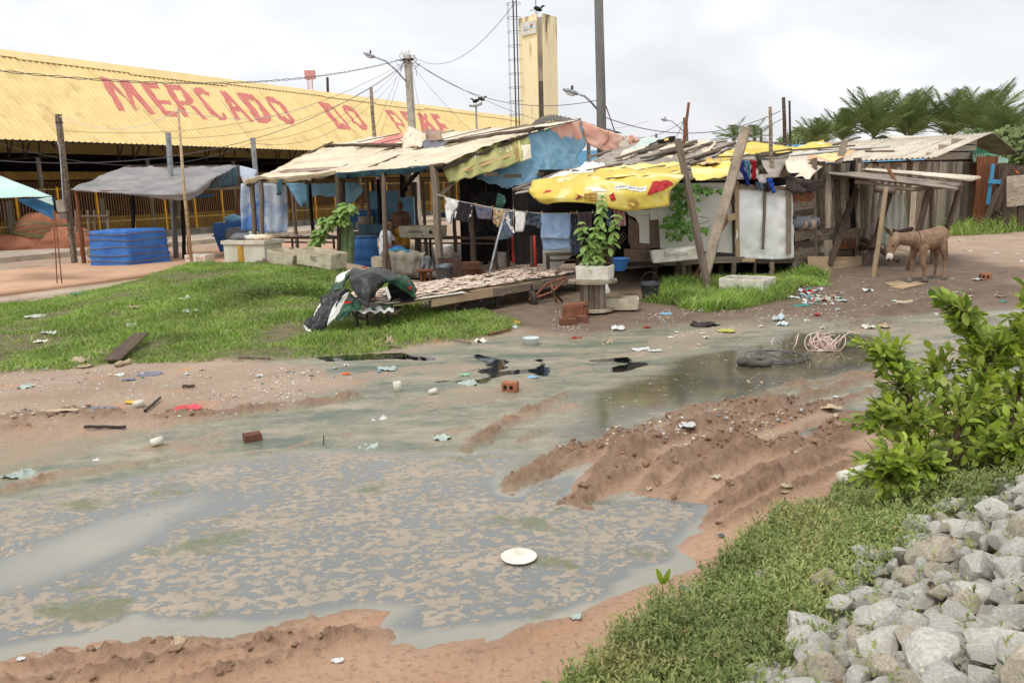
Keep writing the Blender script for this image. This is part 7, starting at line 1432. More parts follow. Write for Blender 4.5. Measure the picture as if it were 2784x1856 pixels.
for k_ in range(9):p=W(*r6(560+k_*26,180+30*(k_%3)),21.2);tag(crumple('hanging_sack',[[p,p+Vector((.25,0,0))],[p+Vector((-.05,0,-.5)),p+Vector((.28,0,-.55))],[p+Vector((.0,0,-.9-.1*(k_%3))),p+Vector((.2,0,-.9))]],m_black,None,.06,94+k_,8,10),'black sacking hanging under the stall roof','sacking','black sacking under the stall roof')
# ================================================================ black tarp thrown over a table
tp_=thing('tarp_covered_table','small iron table heaped with a black and printed tarp','covered table',G(*s5(700,560),.08));td_=12.75
m_tblk=MT('black_tarp',(62,60,60),(40,39,40),1.4,.42,.02,5,.4,0);m_tgrn=MT('green_printed_tarp',(44,92,66),(32,48,40),5,.45,.004,8,.4,0,c3=(90,130,110),s3=6,k3=.62);m_twht=MT('tarp_white_edge',(232,230,222),(214,212,204),2,.5,.003,8)
def t5(u,v,d=0):return W(*s5(u,v),td_+d)
Sheet([[t5(620,110,.5),t5(790,75,.55),t5(980,140,.5)],[t5(590,150,.1),t5(760,130,.0),t5(920,170,.1)],[t5(610,250,-.15),t5(740,250,-.3),t5(830,230,-.1)],[t5(680,350,-.3),t5(735,405,-.42),t5(760,340,-.25)]],.06,5,100).build('black_tarp',m_tblk,tp_,24,22,.008)
Sheet([[t5(980,135,.55),t5(1060,170,.5),t5(1110,250,.45)],[t5(900,180,.1),t5(1000,170,.0),t5(1115,280,.1)],[t5(800,290,.0),t5(880,190,-.05),t5(1122,330,.05)]],.05,5,101).build('green_tarp',m_tgrn,tp_,20,16,.008)
Sheet([[t5(900,200,.25),t5(1000,180,.3),t5(1100,240,.3)],[t5(880,290,.3),t5(1000,270,.4),t5(1110,300,.35)],[t5(910,370,.1),t5(1010,355,.15),t5(1120,335,.1)]],.03,3,102).build('tarp_lining',m_tblk,tp_,14,12,.008)
Sheet([[t5(640,100,.6),t5(600,120,.5),t5(560,200,.4)],[t5(590,140,.45),t5(545,180,.35),t5(520,250,.2)],[t5(520,110,.75),t5(460,190,.6),t5(440,270,.4)]],.04,3,103).build('green_tarp',m_tgrn,tp_,14,12,.008);Sheet([[t5(610,95,.65),t5(560,120,.6)],[t5(500,150,.6),t5(540,200,.4)],[t5(435,285,.45),t5(500,260,.3)]],.03,3,104).build('white_edge',m_twht,tp_,10,14,.008)
Sheet([[t5(440,270,.3),t5(520,255,.1),t5(600,270,.05)],[t5(370,370,.1),t5(450,350,-.1),t5(540,330,-.15)],[t5(310,470,-.05),t5(390,470,-.25),t5(460,430,-.3)],[t5(235,545,-.2),t5(300,590,-.4),t5(370,580,-.45)]],.08,5,105,fold=(.04,3)).build('black_tarp',m_tblk,tp_,22,26,.008);Sheet([[t5(545,290,-.12),t5(590,275,-.05)],[t5(460,390,-.25),t5(530,390,-.22)],[t5(410,550,-.42),t5(470,500,-.38)]],.05,3,106).build('white_edge',m_twht,tp_,10,18,.008)
Sheet([[t5(590,280,-.05),t5(650,330,-.1),t5(700,360,-.15)],[t5(540,390,-.2),t5(600,410,-.25),t5(660,410,-.25)],[t5(480,500,-.38),t5(520,510,-.4),t5(570,440,-.35)]],.06,6,107).build('green_tarp',m_tgrn,tp_,16,16,.008);Sheet([[t5(365,350,.12),t5(390,345,.1)],[t5(300,470,-.05),t5(330,460,-.08)]],.02,3,108).build('white_edge',m_twht,tp_,5,12,.006);Sheet([[t5(222,545,-.15),t5(270,560,-.25)],[t5(240,580,-.28),t5(310,605,-.38)]],.04,4,109).build('white_edge',m_twht,tp_,8,6,.006)
Sheet([[t5(640,420,-.1),t5(800,400,-.05),t5(945,395,0)],[t5(630,440,-.2),t5(800,435,-.2),t5(940,425,-.15)]],.02,4,110,fold=(.025,4)).build('white_edge',m_twht,tp_,18,5,.008);Sheet([[t5(720,400,.1),t5(840,380,.1),t5(930,380,.1)],[t5(740,420,-.1),t5(850,410,-.1),t5(940,395,-.05)]],.03,4,111).build('green_tarp',m_tgrn,tp_,12,6,.008)
MB().slab([t5(865,240,-.12),t5(890,232,-.12),t5(920,320,-.14),t5(905,345,-.14)],Vector((0,.02,0))).build('white_edge',m_twht,tp_)
for a in([(545,350),(605,345),(600,362),(550,372)],[(690,75),(725,72),(728,84),(688,86)],[(1060,235),(1085,232),(1082,255),(1062,252)],[(780,315),(800,300),(795,320),(782,330)]):MB().slab([t5(u,v,-.24 if v>300 else-.02)for u,v in a],Vector((0,.012,0))).build('red_mark',m_red,tp_)
for u,v0,v1,d in((640,430,545,-.1),(725,440,545,.15),(810,440,540,-.1),(890,430,525,.2)):a=t5(u,v0,d);MB().tube([Vector((a.x+.02,a.y,.05)),a],.018,6).build('leg',m_iron,tp_)
MB().slab([t5(640,430,-.05),t5(960,435,.0),t5(960,455,.0),t5(650,455,-.05)],Vector((.05,.5,.02))).build('table_top',m_wood,tp_);MB().tube([t5(610,430,-.15),t5(640,480,-.15),t5(730,490,-.15)],.02,6).build('brace',m_iron,tp_)
# ================================================================ spool table, planters, boxes
sp=G(1612,846,.07);spool=thing('cable_spool','wooden cable spool used as a plant stand','spool',sp)
for z_,r_ in((.02,.36),(.5,.41)):
    for i in range(6):
        y0,y1=-r_+2*r_*i/6,-r_+2*r_*(i+1)/6;k_=lambda y:math.sqrt(max(1e-4,r_*r_-y*y));ys_=[y0+(y1-.006-y0)*j/5 for j in range(6)];MB().slab([sp+Vector((-k_(y),y,z_))for y in ys_]+[sp+Vector((k_(y),y,z_))for y in ys_[::-1]],Z*.045).build('disc_board',m_wood if i%2 else m_woodgy,spool)
for i in range(14):a=2*math.pi*i/14;p=sp+Vector((.2*math.cos(a),.2*math.sin(a),.065));plank('stave',p,p+Z*.435,.085,.025,m_wood if i%3 else m_woodgy,spool,Vector((math.cos(a),math.sin(a),0)))
pb=sp+Z*.547+Vector((.04,-.02,0));foambox('foam_planter',pb,.58,.40,.24,-.35,m_foam,'cream foam box planted with a leafy shrub on the cable spool',.035,0,0,m_soil)
m_mint_l=leafmat('soft_green_leaf',(128,160,78),(150,180,98),.35,.6);ML=[leaf_mesh('leaf',m_mint_l,1,.55,5,.1,.2),leaf_mesh('leaf',m_mint_l,1,.48,5,.1,.35),leaf_mesh('leaf',leafmat('pale_green_leaf',(158,184,108),(140,172,92),.35,.6),1,.55,5,.1,.3)]
def stemleaf(name,label,base,stems,size,parent_group=None,lo=.3,gap=.07,meshes=ML,cat='plant',bark=m_bark,whorl=4,thick=.008):
    o=thing(name,label,cat,base);mb=MB()
    for pts in stems:
        mb.tube(pts,[thick*(1-.6*i/(len(pts)-1))for i in range(len(pts))],5);L_=sum((pts[i+1]-pts[i]).length for i in range(len(pts)-1));n_=max(2,int(L_*(1-lo)/gap))
        for i in range(n_+1):
            t_=(lo+(1-lo)*i/n_)*(len(pts)-1);k_=min(int(t_),len(pts)-2);p=pts[k_].lerp(pts[k_+1],t_-k_)
            for w_ in range(whorl):
                a=2*math.pi*w_/whorl+i*1.3;d=Vector((math.cos(a),math.sin(a),random.uniform(-1.0,.15)));f=bpy.data.objects.new('leaf',random.choice(meshes));COL.objects.link(f);f.parent=o;f.location=p-ROOT[o];f.rotation_euler=frame(d,Vector((math.cos(a)*.6,math.sin(a)*.6-.5,1))).to_euler();k2=size*random.uniform(.65,1.15)*(.75 if i==n_ else 1);f.scale=(k2,)*3;ROOT[f]=ROOT[o]
    mb.build('stem',bark,o,True);return o
def q6(u,v,d=0):return W(*r6(u,v),sp.y+d)
stemleaf('potted_shrub','tall soft-leaved shrub growing in the foam box on the spool',pb+Z*.17,[[q6(2040,1080),q6(2050,800,.05),q6(2060,500),q6(2090,220,-.02)],[q6(2000,1080,.05),q6(1960,900),q6(1990,720,-.05),q6(2010,600,-.05)],[q6(2080,1080),q6(2060,900,.1),q6(2000,740,.12)],[q6(1990,1070,-.05),q6(1900,960,-.1),q6(1880,700,-.1),q6(1830,530,-.12)],[q6(2050,1080,-.08),q6(2040,980,-.1),q6(2000,920,-.12)],[q6(1960,1080,-.1),q6(1930,1000,-.12),q6(1880,930,-.14)],[q6(2130,1080),q6(2180,800,.05),q6(2230,600,.1),q6(2260,450,.1)]],.16,lo=.3,gap=.085)
mb=MB()
for k_ in range(12):u=2100+k_*8;mb.tube([q6(u,1080,.05),q6(u+10+k_*3,850,.05),q6(u+30+k_*9,700+20*(k_%4),.06),q6(u+60+k_*12,620+30*(k_%3),.06)],[.006,.005,.004,.002],5)
tag(mb.build('dry_shrub',m_bark,None,True),'bare brown twigs beside the leafy shrub in the foam box','plant')
ob=G(1565,862,.06);orx=thing('rusty_box','orange rusty metal box lying against the cable spool','box',ob);bm=bmesh.new();bmesh.ops.create_cube(bm,size=1);bmesh.ops.bevel(bm,geom=list(bm.edges),offset=.07,segments=2,affect='EDGES')
for v in bm.verts:v.co=Matrix.Rotation(-.35,3,'Z')@(Vector((v.co.x*.38,v.co.y*.27,v.co.z*.22+.12))+Vector((0,.02*v.co.x,.04*v.co.x)))
me=bpy.data.meshes.new('body');bm.to_mesh(me);bm.free();me.materials.append(m_rust);link('body',me,orx);MB().box(ob+Vector((.02,-.12,.2)),(.38,.012,.02),Matrix.Rotation(-.35,3,'Z')).build('seam',m_iron,orx)
foambox('foam_trough',G(*s6(540,410),.08),.66,.36,.2,-.1,m_foamold,'shallow grey foam trough with soil and sprouts beside the spool',.035,0,0,m_soil);tag(MB().slab([W(*r6(2040,1270),sp.y+.6),W(*r6(2130,1265),sp.y+.6),W(*r6(2165,1350),sp.y+.5),W(*r6(2050,1365),sp.y+.5)],Vector((.03,.12,.02))).build('plastic_tray',m_white),'white plastic tray leaning behind the cable spool','tray')
for(u,v,l,lab,rot)in((130,535,.26,'whole dark brick in the mud in front of the rusty box',.1),(243,515,.19,'broken dark brick beside the whole one',-.2)):p=G(*s6(u,v),.06);tag(MB().box(p+Z*.045,(l,.14,.10),Matrix.Rotation(rot,3,'Z')).build('brick',m_brickdk),lab,'brick')
bx=G(*s6(1560,285),.09);foambox('foam_box',bx,.88,.66,.30,-.62,m_foam,'large open foam box standing in the grass below the white sheet',.035,0,0,m_soil)
tag(MB().lathe([(.1,0),(.17,.2),(.19,.22),(.18,.24),(.15,.22),(0,.1)],W(*s6(545,105),sp.y+1.6),4).build('blue_crate',m_blueb),'blue plastic crate hanging behind the foam planter','crate')
c_=WF(*r8(800,960),.55);o,R=foambox('foam_box',c_-Z*.02,.98,.40,.23,-.06,m_foam,'white foam fish box with a company name on the shack edge',.03,-.07);text_quad('lettering','Camanchaca',c_+R@Vector((-.25,-.205,.17)),c_+R@Vector((.22,-.205,.17)),c_+R@Vector((.22,-.2,.09)),c_+R@Vector((-.25,-.2,.09)),MT('slate_print',(132,134,136),None,1,.8),o,Vector((0,-.012,0)))
mb=MB();[mb.beam(c_+R@Vector(a)+Vector((0,-.014,0)),c_+R@Vector(b)+Vector((0,-.014,0)),.004,.006)for a,b in(((-.16,-.205,.18),(-.1,-.207,.21)),((-.1,-.207,.21),(-.05,-.205,.185)),((-.12,-.203,.07),(.2,-.203,.085)))];mb.build('emblem',bpy.data.materials['slate_print'],o)
# leaning posts in front of the shack
bt=G(*r8(1085,1290),.09);tag(MB().beam(bt-Z*.1,W(*r7(1830,195),bt.y+.25),.18,.1,AX).build('leaning_post',MT('limed_post',(182,166,146),(146,130,114),3,.9,.006,14,.15,0,c3=(178,164,148),s3=2.4,k3=.58)),'thick leaning post of limed timber before the white shack','post')
plank('leaning_post',G(*r8(1185,1330),.09),W(*r7(1040,330),bt.y+.3),.12,.08,m_wood,label='thinner post leaning the other way, crossing the thick one',cat='post');tag(MB().beam(W(*r8(1115,1000),bt.y+.05),G(*r8(955,1280),.09),.07,.06).build('prop',m_woodrd),'short prop leaning against the crossed posts','prop')
# vine on the white panel
m_vine=leafmat('vine_leaf',(96,138,58),(120,160,74),.3,.4);VM=[leaf_mesh('leaf',m_vine,1,.6,5,.1,.25),leaf_mesh('leaf',m_vine,1,.52,5,.1,.1)]
vn_=thing('climbing_vine','green climbing vine hanging over the white shack wall','vine',Vector((*WF(*r7(1060,1500),.25).xy,.5)));mb=MB();vs_=[[(1170,1500),(1120,1350),(1090,1150),(1080,980),(1130,880)],[(1000,1480),(1010,1300),(980,1150),(940,1000)],[(1130,900),(1250,900),(1400,890),(1540,900)],[(1060,900),(1010,850),(960,840)],[(1180,1400),(1220,1480)],[(1250,1230),(1390,1250),(1400,1290),(1260,1330)],[(1320,1380),(1420,1350)]]
for s_ in vs_:mb.tube([WF(*r7(*p),.3)for p in s_],.006,5)
mb.build('stem',m_bark,vn_,True)
for k_ in range(290):
    u=random.gauss(1080,80)if k_<150 else random.uniform(900,1260);v=random.uniform(860,1500)if k_<185 else random.uniform(840,1000)
    if k_>200:u,v=random.choice(((1330,900),(1390,920),(1310,915),(1510,920),(1340,1365),(900,1330),(920,1250),(960,840)));u+=random.uniform(-20,20);v+=random.uniform(-10,20)
    f=bpy.data.objects.new('leaf',VM[k_%2]);COL.objects.link(f);f.parent=vn_;f.location=WF(*r7(u,v),.26+random.uniform(0,.16))-ROOT[vn_];f.rotation_euler=frame(Vector((random.gauss(0,.7),-.5,random.gauss(-.5,.4))),Vector((random.gauss(0,.4),-1,.6))).to_euler();f.scale=(random.uniform(.09,.15),)*3;ROOT[f]=ROOT[vn_]
# cactus and shrub inside the stall edge
m_cact=MT('cactus',(108,128,84),(84,104,66),4,.7,.002,20);ca=SF(*r4(1255,880),-.02);cactus=thing('cactus','cluster of tall columnar cactus beside the blue drum','cactus',Vector((ca.x,ca.y,.12)))
for k_,(u,v0,dia)in enumerate(((1215,440,.085),(1250,400,.10),(1290,420,.09),(1310,520,.08),(1232,560,.08))):
    a=Vector((*SF(*r4(1225+k_*18,880),-.05-.05*(k_%2)).xy,.12));b=SF(*r4(u,v0),-.05-.05*(k_%2));prof_=[];P=[]
    for i in range(11):
        p=a.lerp(b,i/10);r_=dia*(1-.75*max(0,(i-8.5)/1.5)**2);P.append([p+Vector((math.cos(j*math.pi/8),math.sin(j*math.pi/8),0))*r_*(1 if j%2==0 else .72)for j in range(17)])
    MB().grid(P).build('column',m_cact,cactus,True)
def q4(u,v,o=0):return SF(*r4(u,v),-.3-o)
stemleaf('garden_shrub','leafy shrub climbing the post between the mound and the stall',Vector((*q4(880,930).xy,.35)),[[q4(860,930),q4(850,800),q4(880,680),q4(960,530),q4(1060,430),q4(1150,340)],[q4(880,930,.1),q4(920,830,.1),q4(950,850,.15)],[q4(820,930),q4(800,850),q4(830,760)],[q4(960,530),q4(980,440),q4(960,390)],[q4(1060,430),q4(1180,400),q4(1250,420)],[q4(1150,340),q4(1190,260),q4(1190,225)],[q4(1150,340),q4(1260,300),q4(1300,235)],[q4(870,700),q4(930,620),q4(920,540)]],.26,lo=.0,gap=.11,whorl=6,thick=.014)
# ================================================================ clothesline
PL=[(SF(*r6(150,205),-.05)),W(*r6(420,285),18.2),W(*r6(820,365),17.0),W(*r6(1040,395),16.4),W(*r6(1370,428),16.0),W(*r6(1770,426),15.8),W(*r6(1990,415),15.7),W(*r6(2350,330),15.7)]
tag(MB().tube(PL,.006,5,False).build('clothesline',m_white),'thin clothesline strung from the stall post to the shack','line')
pp=thing('clothes_prop','metal pole propping up the clothesline from the drying table','prop',W(*r6(755,1190),15.9));MB().tube([W(*r6(755,1190),15.9),W(*r6(875,700),16.2),W(*r6(960,410),16.4)],.022,8).build('pole',m_metal,pp,True);MB().tube([W(*r6(955,415),16.4),W(*r6(1050,405),16.4),W(*r6(1060,385),16.4)],.02,8).build('hook',m_metal,pp,True)
def dl(u):  # depth of the line above a given view column
    ks=[(150,19.0),(420,18.2),(820,17.0),(1040,16.4),(1370,16.0),(1770,15.8),(1990,15.7),(2400,15.7)]
    for(a,da),(b,db)in zip(ks[:-1],ks[1:]):
        if u<=b:return da+(db-da)*(u-a)/(b-a)
    return 15.7
def cl_(name,rows,mat,label,cat='garment',amp=.025,fold=(.025,2.5),seed=1,marks=()):
    o=thing(name,label,cat,W(*r6(*rows[-1][0]),dl(rows[0][0][0])));S=Sheet([[W(*r6(*p),dl(p[0])-.02)for p in r]for r in rows],amp,6,seed,fold=fold);S.build('cloth',mat,o,16,16,.006)
    for pts,m_ in marks:S.decal('stripe',pts,m_,o,.008)
    u0=rows[0][0];u1=rows[0][-1]
    for p in(u0,u1):q=W(*r6(*p),dl(p[0])-.03);MB().box(q+Z*.01,(.015,.02,.07)).build('peg',m_woodlt,o)
    return o
m_wc=MT('white_cotton',(236,234,230),(220,218,214),4,.8,.003,20);m_bc=MT('black_cotton',(52,48,52),(38,35,38),4,.85,.003,20);m_tow=MT('blue_towel',(140,162,190),(124,148,178),8,.95,.004,60);m_den=MT('faded_denim',(104,116,132),(78,90,106),6,.9,.003,30,.2,0,c3=(160,166,174),s3=4,k3=.6);m_flo=MT('dark_floral',(58,62,78),(44,46,58),9,.8,0,None,.3,0,c3=(170,172,180),s3=26,k3=.6);m_pat=MT('patterned_cotton',(206,176,120),(92,82,78),14,.85,0,None,.3,0,c3=(226,212,186),s3=18,k3=.54);m_but=MT('printed_towel',(84,106,134),(120,92,88),9,.9,0,None,.3,0,c3=(170,160,110),s3=12,k3=.6);m_pnk=MT('pink_zigzag',(216,170,158),(120,76,78),22,.9,0,None,.3,0,stretch=(1,1,4));m_mau=MT('mauve_cloth',(92,76,82),(76,62,68),6,.9)
cl_('shirt',[[(262,245),(345,262),(430,290)],[(262,350),(350,340),(405,355)],[(275,440),(330,400),(372,400)],[(300,552),(325,545),(335,500)]],m_wc,'white shirt with black trim at the stall end of the clothesline','shirt',marks=(([(.62,.62),(.70,.62),(.66,.95),(.6,.95)],m_bc),))
cl_('sports_shirt',[[(430,290),(520,312),(605,330)],[(395,400),(490,420),(580,430)],[(380,500),(470,530),(545,525)]],m_bc,'black sports shirt with white striped sleeves on the line','shirt',marks=(([(.78,.05),(.9,.05),(.98,.5),(1,.95),(.86,.95),(.84,.5)],m_wc),([(0,.5),(.08,.5),(.06,.9),(0,.9)],m_wc)))
cl_('printed_towel',[[(622,330),(710,348),(800,362)],[(622,410),(710,425),(805,440)],[(628,488),(710,492),(795,500)]],m_but,'small towel printed with a butterfly on the line','towel');cl_('patterned_shorts',[[(818,368),(910,380),(1000,395)],[(812,480),(900,490),(980,470)],[(808,520),(870,585),(915,560)]],m_pat,'yellow and grey patterned shorts on the line','shorts')
cl_('ragged_cloth',[[(945,440),(1000,430),(1060,410)],[(900,560),(980,550),(1040,560)],[(880,660),(970,690),(1060,650)],[(890,735),(960,725),(1040,700)]],m_den,'frayed grey rag hung over the line prop','rag',.05);cl_('white_strip',[[(950,420),(985,405)],[(1000,560),(1030,540)],[(1045,650),(1068,660)]],m_wc,'white strip with black print hanging from the line prop','rag');cl_('shirt',[[(1070,405),(1130,412),(1200,420)],[(1075,520),(1130,525),(1190,530)],[(1080,640),(1130,642),(1165,635)]],m_wc,'plain white shirt right of the line prop','shirt')
cl_('denim_shorts',[[(1215,425),(1300,430),(1385,430)],[(1200,500),(1290,530),(1388,520)],[(1215,560),(1290,570),(1365,605)]],MT('dark_denim',(74,86,100),(54,62,74),6,.7,.003,20),'crumpled dark denim shorts on the line','shorts',.06);cl_('bath_towel',[[(1375,430),(1540,428),(1716,428)],[(1370,640),(1540,640),(1715,640)],[(1370,720),(1540,722),(1695,730)]],m_tow,'large pale blue bath towel folded over the line','towel',.012,(.012,2),5,marks=[([(.02,v),(.5,v),(.98,v),(.98,v+.012),(.5,v+.012),(.02,v+.012)],m_wc)for v in(.69,.73,.77,.81)])
cl_('bath_towel',[[(1385,432),(1540,432),(1720,432)],[(1380,700),(1540,700),(1722,700)],[(1400,855),(1540,858),(1720,825)]],m_tow,'rear flap of the pale blue bath towel','towel',.012,(.012,2),6).location.y+=.05
cl_('floral_dress',[[(1755,432),(1775,432),(1785,432)],[(1725,560),(1770,570),(1820,580)],[(1715,780),(1775,790),(1838,770)],[(1718,890),(1780,910),(1835,880)]],m_flo,'small dark floral dress beside the blue towel','dress',.03);cl_('mauve_cloth',[[(1795,422),(1880,420),(1970,418)],[(1800,520),(1880,530),(1960,520)],[(1810,590),(1880,600),(1955,605)]],m_mau,'dull mauve cloth hanging behind the shrub','cloth');cl_('blue_jeans',[[(2130,385),(2160,380),(2195,375)],[(2130,480),(2160,480),(2190,480)],[(2140,570),(2160,575),(2185,560)]],m_den,'narrow pair of faded jeans behind the shrub','jeans');cl_('pink_cloth',[[(2210,370),(2280,360),(2345,345)],[(2215,470),(2290,470),(2350,465)],[(2222,575),(2290,578),(2355,570)]],m_pnk,'pink cloth with a zigzag pattern under the yellow banner','cloth')
# clothes thrown over the shack wall
def cw(name,rows,mat,label,seed=1,amp=.04):S=Sheet([[XF(*r7(*p),.22)for p in r]for r in rows],amp,6,seed,fold=(.03,2));return tag(S.build(name,mat,None,12,14,.008),label,'garment','clothes thrown over the shack wall')
cw('blue_trousers',[[(1745,590),(1780,580),(1810,590)],[(1740,680),(1785,680),(1830,700)],[(1800,780),(1840,800),(1870,830)],[(1830,860),(1850,870),(1870,885)]],MT('royal_blue',(48,58,150),(38,46,124),5,.8),'royal blue trousers draped over the shack wall',1);cw('teal_shirt',[[(1800,590),(1840,580),(1870,590)],[(1820,680),(1860,680),(1890,670)],[(1850,790),(1870,810),(1890,800)]],MT('slate_teal',(96,138,160),(78,116,140),5,.8),'slate blue shirt between the blue trousers and the red shirt',2);cw('red_shirt',[[(1870,575),(1920,580),(1960,590)],[(1890,680),(1930,690),(1965,690)],[(1900,800),(1925,810),(1945,800)]],MT('crimson',(176,38,48),(150,30,40),5,.8),'crimson shirt draped over the shack wall',3)
cw('camouflage_cloth',[[(1925,530),(1955,500),(1985,530)],[(1950,620),(1990,620),(2020,640)],[(1965,740),(2010,740),(2070,740)]],MT('camouflage',(98,96,74),(62,62,52),12,.85),'dark camouflage cloth spread above the other clothes',4);cw('striped_cloth',[[(1935,700),(1990,740),(2050,745)],[(1950,790),(2000,800),(2060,800)],[(1970,840),(2010,850),(2065,850)]],MT('striped_cotton',(226,218,212),(190,170,170),20,.85,stretch=(6,1,1)),'pale striped cloth under the camouflage cloth',5);cw('blue_shorts',[[(2065,800),(2110,795),(2145,800)],[(2100,870),(2130,870),(2170,870)],[(2120,950),(2145,960),(2178,955)]],MT('bright_blue',(40,92,190),(34,78,166),5,.7),'bright blue shorts with a white band hanging lowest',6);cw('denim_cloth',[[(1930,830),(1980,840),(2030,840)],[(1950,880),(1990,890),(2030,880)],[(1985,925),(2005,930),(2020,925)]],m_den,'scrap of pale denim hanging below the crimson shirt',7);cw('black_garment',[[(2050,850),(2080,835),(2110,850)],[(2050,910),(2085,900),(2120,910)],[(2065,945),(2090,948),(2110,935)]],m_bc,'black garment beside the bright blue shorts',8)
# striped sheet drying under the lean-to
S=Sheet([[W(*s1(895,845),20.3),W(*s1(990,860),20.3),W(*s1(1080,850),20.3),W(*s1(1165,820),20.3)],[W(*s1(870,1000),20.3),W(*s1(980,1010),20.25),W(*s1(1080,1010),20.3),W(*s1(1165,1010),20.3)],[W(*s1(850,1340),20.2),W(*s1(960,1365),20.2),W(*s1(1060,1350),20.2),W(*s1(1160,1300),20.2)]],.03,3,120,fold=(.03,4));o=S.build('drying_sheet',MT('white_green_sheet',(226,226,218),(204,222,200),1.6,.8,.002,20,.3,0,stretch=(3,3,.3)),None,24,22,.006);tag(o,'pale green striped sheet drying under the lean-to','sheet')
tag(Sheet([[W(*s1(720,1135),20.6),W(*s1(840,1140),20.6)],[W(*s1(715,1255),20.5),W(*s1(830,1270),20.5)]],.03,4,121).build('lilac_cloth',MT('lilac_cloth',(176,176,192),(156,156,174),4,.85),None,10,8,.006),'small lilac cloth beside the striped sheet','cloth')
for a,b,lab in(((700,1290),(1080,1510),'fallen dark timber slanting behind the donkey'),((690,1385),(860,1380),'short dark rail behind the leaning posts')):log('timber',W(*s1(*a),19.5),W(*s1(*b),18.3),.12,m_wooddk,label=lab,cat='timber')
for k_,P in enumerate(([(670,1280),(860,1250),(1000,1290),(760,1310)],[(740,1330),(1040,1270),(1340,1230),(1350,1245),(900,1352)])):tag(MB().slab([G(*s2(*p),.10)for p in P],Vector((0,0,.02))).build('flat_board',m_woodlt),('pale flat board in the mud under the donkey','longer flat board in the mud beside the donkey')[k_],'board')
# ================================================================ people and the donkey: one continuous skin each
def body(name,chains,mat,parent,voxel=.012,smooth=6):
    mb=MB()
    for ch in chains:
        pts=[Vector(p)for p,r in ch];rad=[r for p,r in ch];P,Rr=[],[]
        d0=(pts[1]-pts[0]).normalized();d1=(pts[-1]-pts[-2]).normalized()
        P+=[pts[0]-d0*rad[0]*.95,pts[0]-d0*rad[0]*.6];Rr+=[rad[0]*.3,rad[0]*.8]
        for i in range(len(pts)-1):
            for k in range(4):P.append(pts[i].lerp(pts[i+1],k/4));Rr.append(rad[i]+(rad[i+1]-rad[i])*k/4)
        P+=[pts[-1],pts[-1]+d1*rad[-1]*.6,pts[-1]+d1*rad[-1]*.95];Rr+=[rad[-1],rad[-1]*.8,rad[-1]*.3]
        mb.tube(P,Rr,14)
    o=mb.build(name,mat,parent,True);m=o.modifiers.new('skin','REMESH');m.mode='VOXEL';m.voxel_size=voxel;m.use_smooth_shade=True
    s=o.modifiers.new('soften','SMOOTH');s.iterations=smooth;s.factor=.5;return o
m_skin=MT('brown_skin',(118,84,66),(102,72,56),4,.6,0,None,.35);m_hair=MT('dark_hair',(34,28,26),(24,20,19),30,.7,.002,80);m_shorts=MT('yellow_print_shorts',(206,158,56),(190,138,48),6,.85,0,None,.2,0,c3=(146,52,46),s3=9,k3=.6);m_shirtw=MT('white_tshirt',(232,232,234),(216,216,220),4,.8,.003,12)
# standing man
mz=SF(*r4(1880,500),2.4);M0=Vector((mz.x,mz.y,.14));man=thing('person','shirtless man in yellow patterned shorts standing in the shade of the stall','person',M0);hs=1.68/1.7
def mp_(x,y,z):return M0+Vector((x,y,z))*hs
hipz=.90
body('body',[[(mp_(0,0,.93),.15),(mp_(0,-.01,1.05),.135),(mp_(0,-.01,1.2),.15),(mp_(0,0,1.36),.155),(mp_(0,.01,1.43),.09)],[(mp_(-.08,0,1.05),.10),(mp_(-.09,0,1.3),.12)],[(mp_(.08,0,1.05),.10),(mp_(.09,0,1.3),.12)],[(mp_(-.17,.01,1.40),.07),(mp_(.17,.01,1.40),.07)],
  [(mp_(0,.01,1.42),.058),(mp_(0,-.01,1.52),.055)],[(mp_(0,-.01,1.58),.075),(mp_(0,-.005,1.63),.088),(mp_(0,0,1.66),.08)],[(mp_(0,-.07,1.60),.028),(mp_(0,-.10,1.585),.016)],[(mp_(0,-.05,1.545),.045),(mp_(0,-.06,1.53),.03)],[(mp_(-.088,.01,1.6),.02),(mp_(-.092,.01,1.62),.018)],[(mp_(.088,.01,1.6),.02),(mp_(.092,.01,1.62),.018)],
  [(mp_(-.2,.01,1.39),.062),(mp_(-.245,.02,1.2),.05),(mp_(-.255,-.02,1.08),.042),(mp_(-.2,-.14,.93),.036),(mp_(-.17,-.19,.88),.03)],[(mp_(.2,.01,1.39),.062),(mp_(.25,.04,1.2),.05),(mp_(.265,.02,1.08),.042),(mp_(.22,-.1,.95),.035),(mp_(.19,-.15,.93),.03)],
  [(mp_(-.09,0,.9),.11),(mp_(-.10,0,.7),.092),(mp_(-.10,-.01,.48),.062),(mp_(-.10,.02,.32),.06),(mp_(-.10,.02,.08),.04),(mp_(-.11,-.05,.045),.04),(mp_(-.12,-.15,.03),.028)],[(mp_(.09,0,.9),.11),(mp_(.10,0,.7),.092),(mp_(.10,-.01,.48),.062),(mp_(.10,.02,.32),.06),(mp_(.10,.02,.08),.04),(mp_(.11,-.05,.045),.04),(mp_(.12,-.15,.03),.028)]]
  +[[(mp_(-.165+.018*k,-.20-.004*k,.865),.011),(mp_(-.155+.018*k,-.235-.004*k,.835),.01),(mp_(-.148+.018*k,-.24,.80),.009)]for k in range(4)]+[[(mp_(-.15,-.17,.88),.012),(mp_(-.125,-.2,.87),.01)]]+[[(mp_(.185-.018*k,-.16-.004*k,.915),.011),(mp_(.17-.018*k,-.2,.895),.01),(mp_(.16-.018*k,-.205,.86),.009)]for k in range(4)]+[[(mp_(.17,-.13,.93),.012),(mp_(.145,-.165,.93),.01)]],m_skin,man,.011,5)
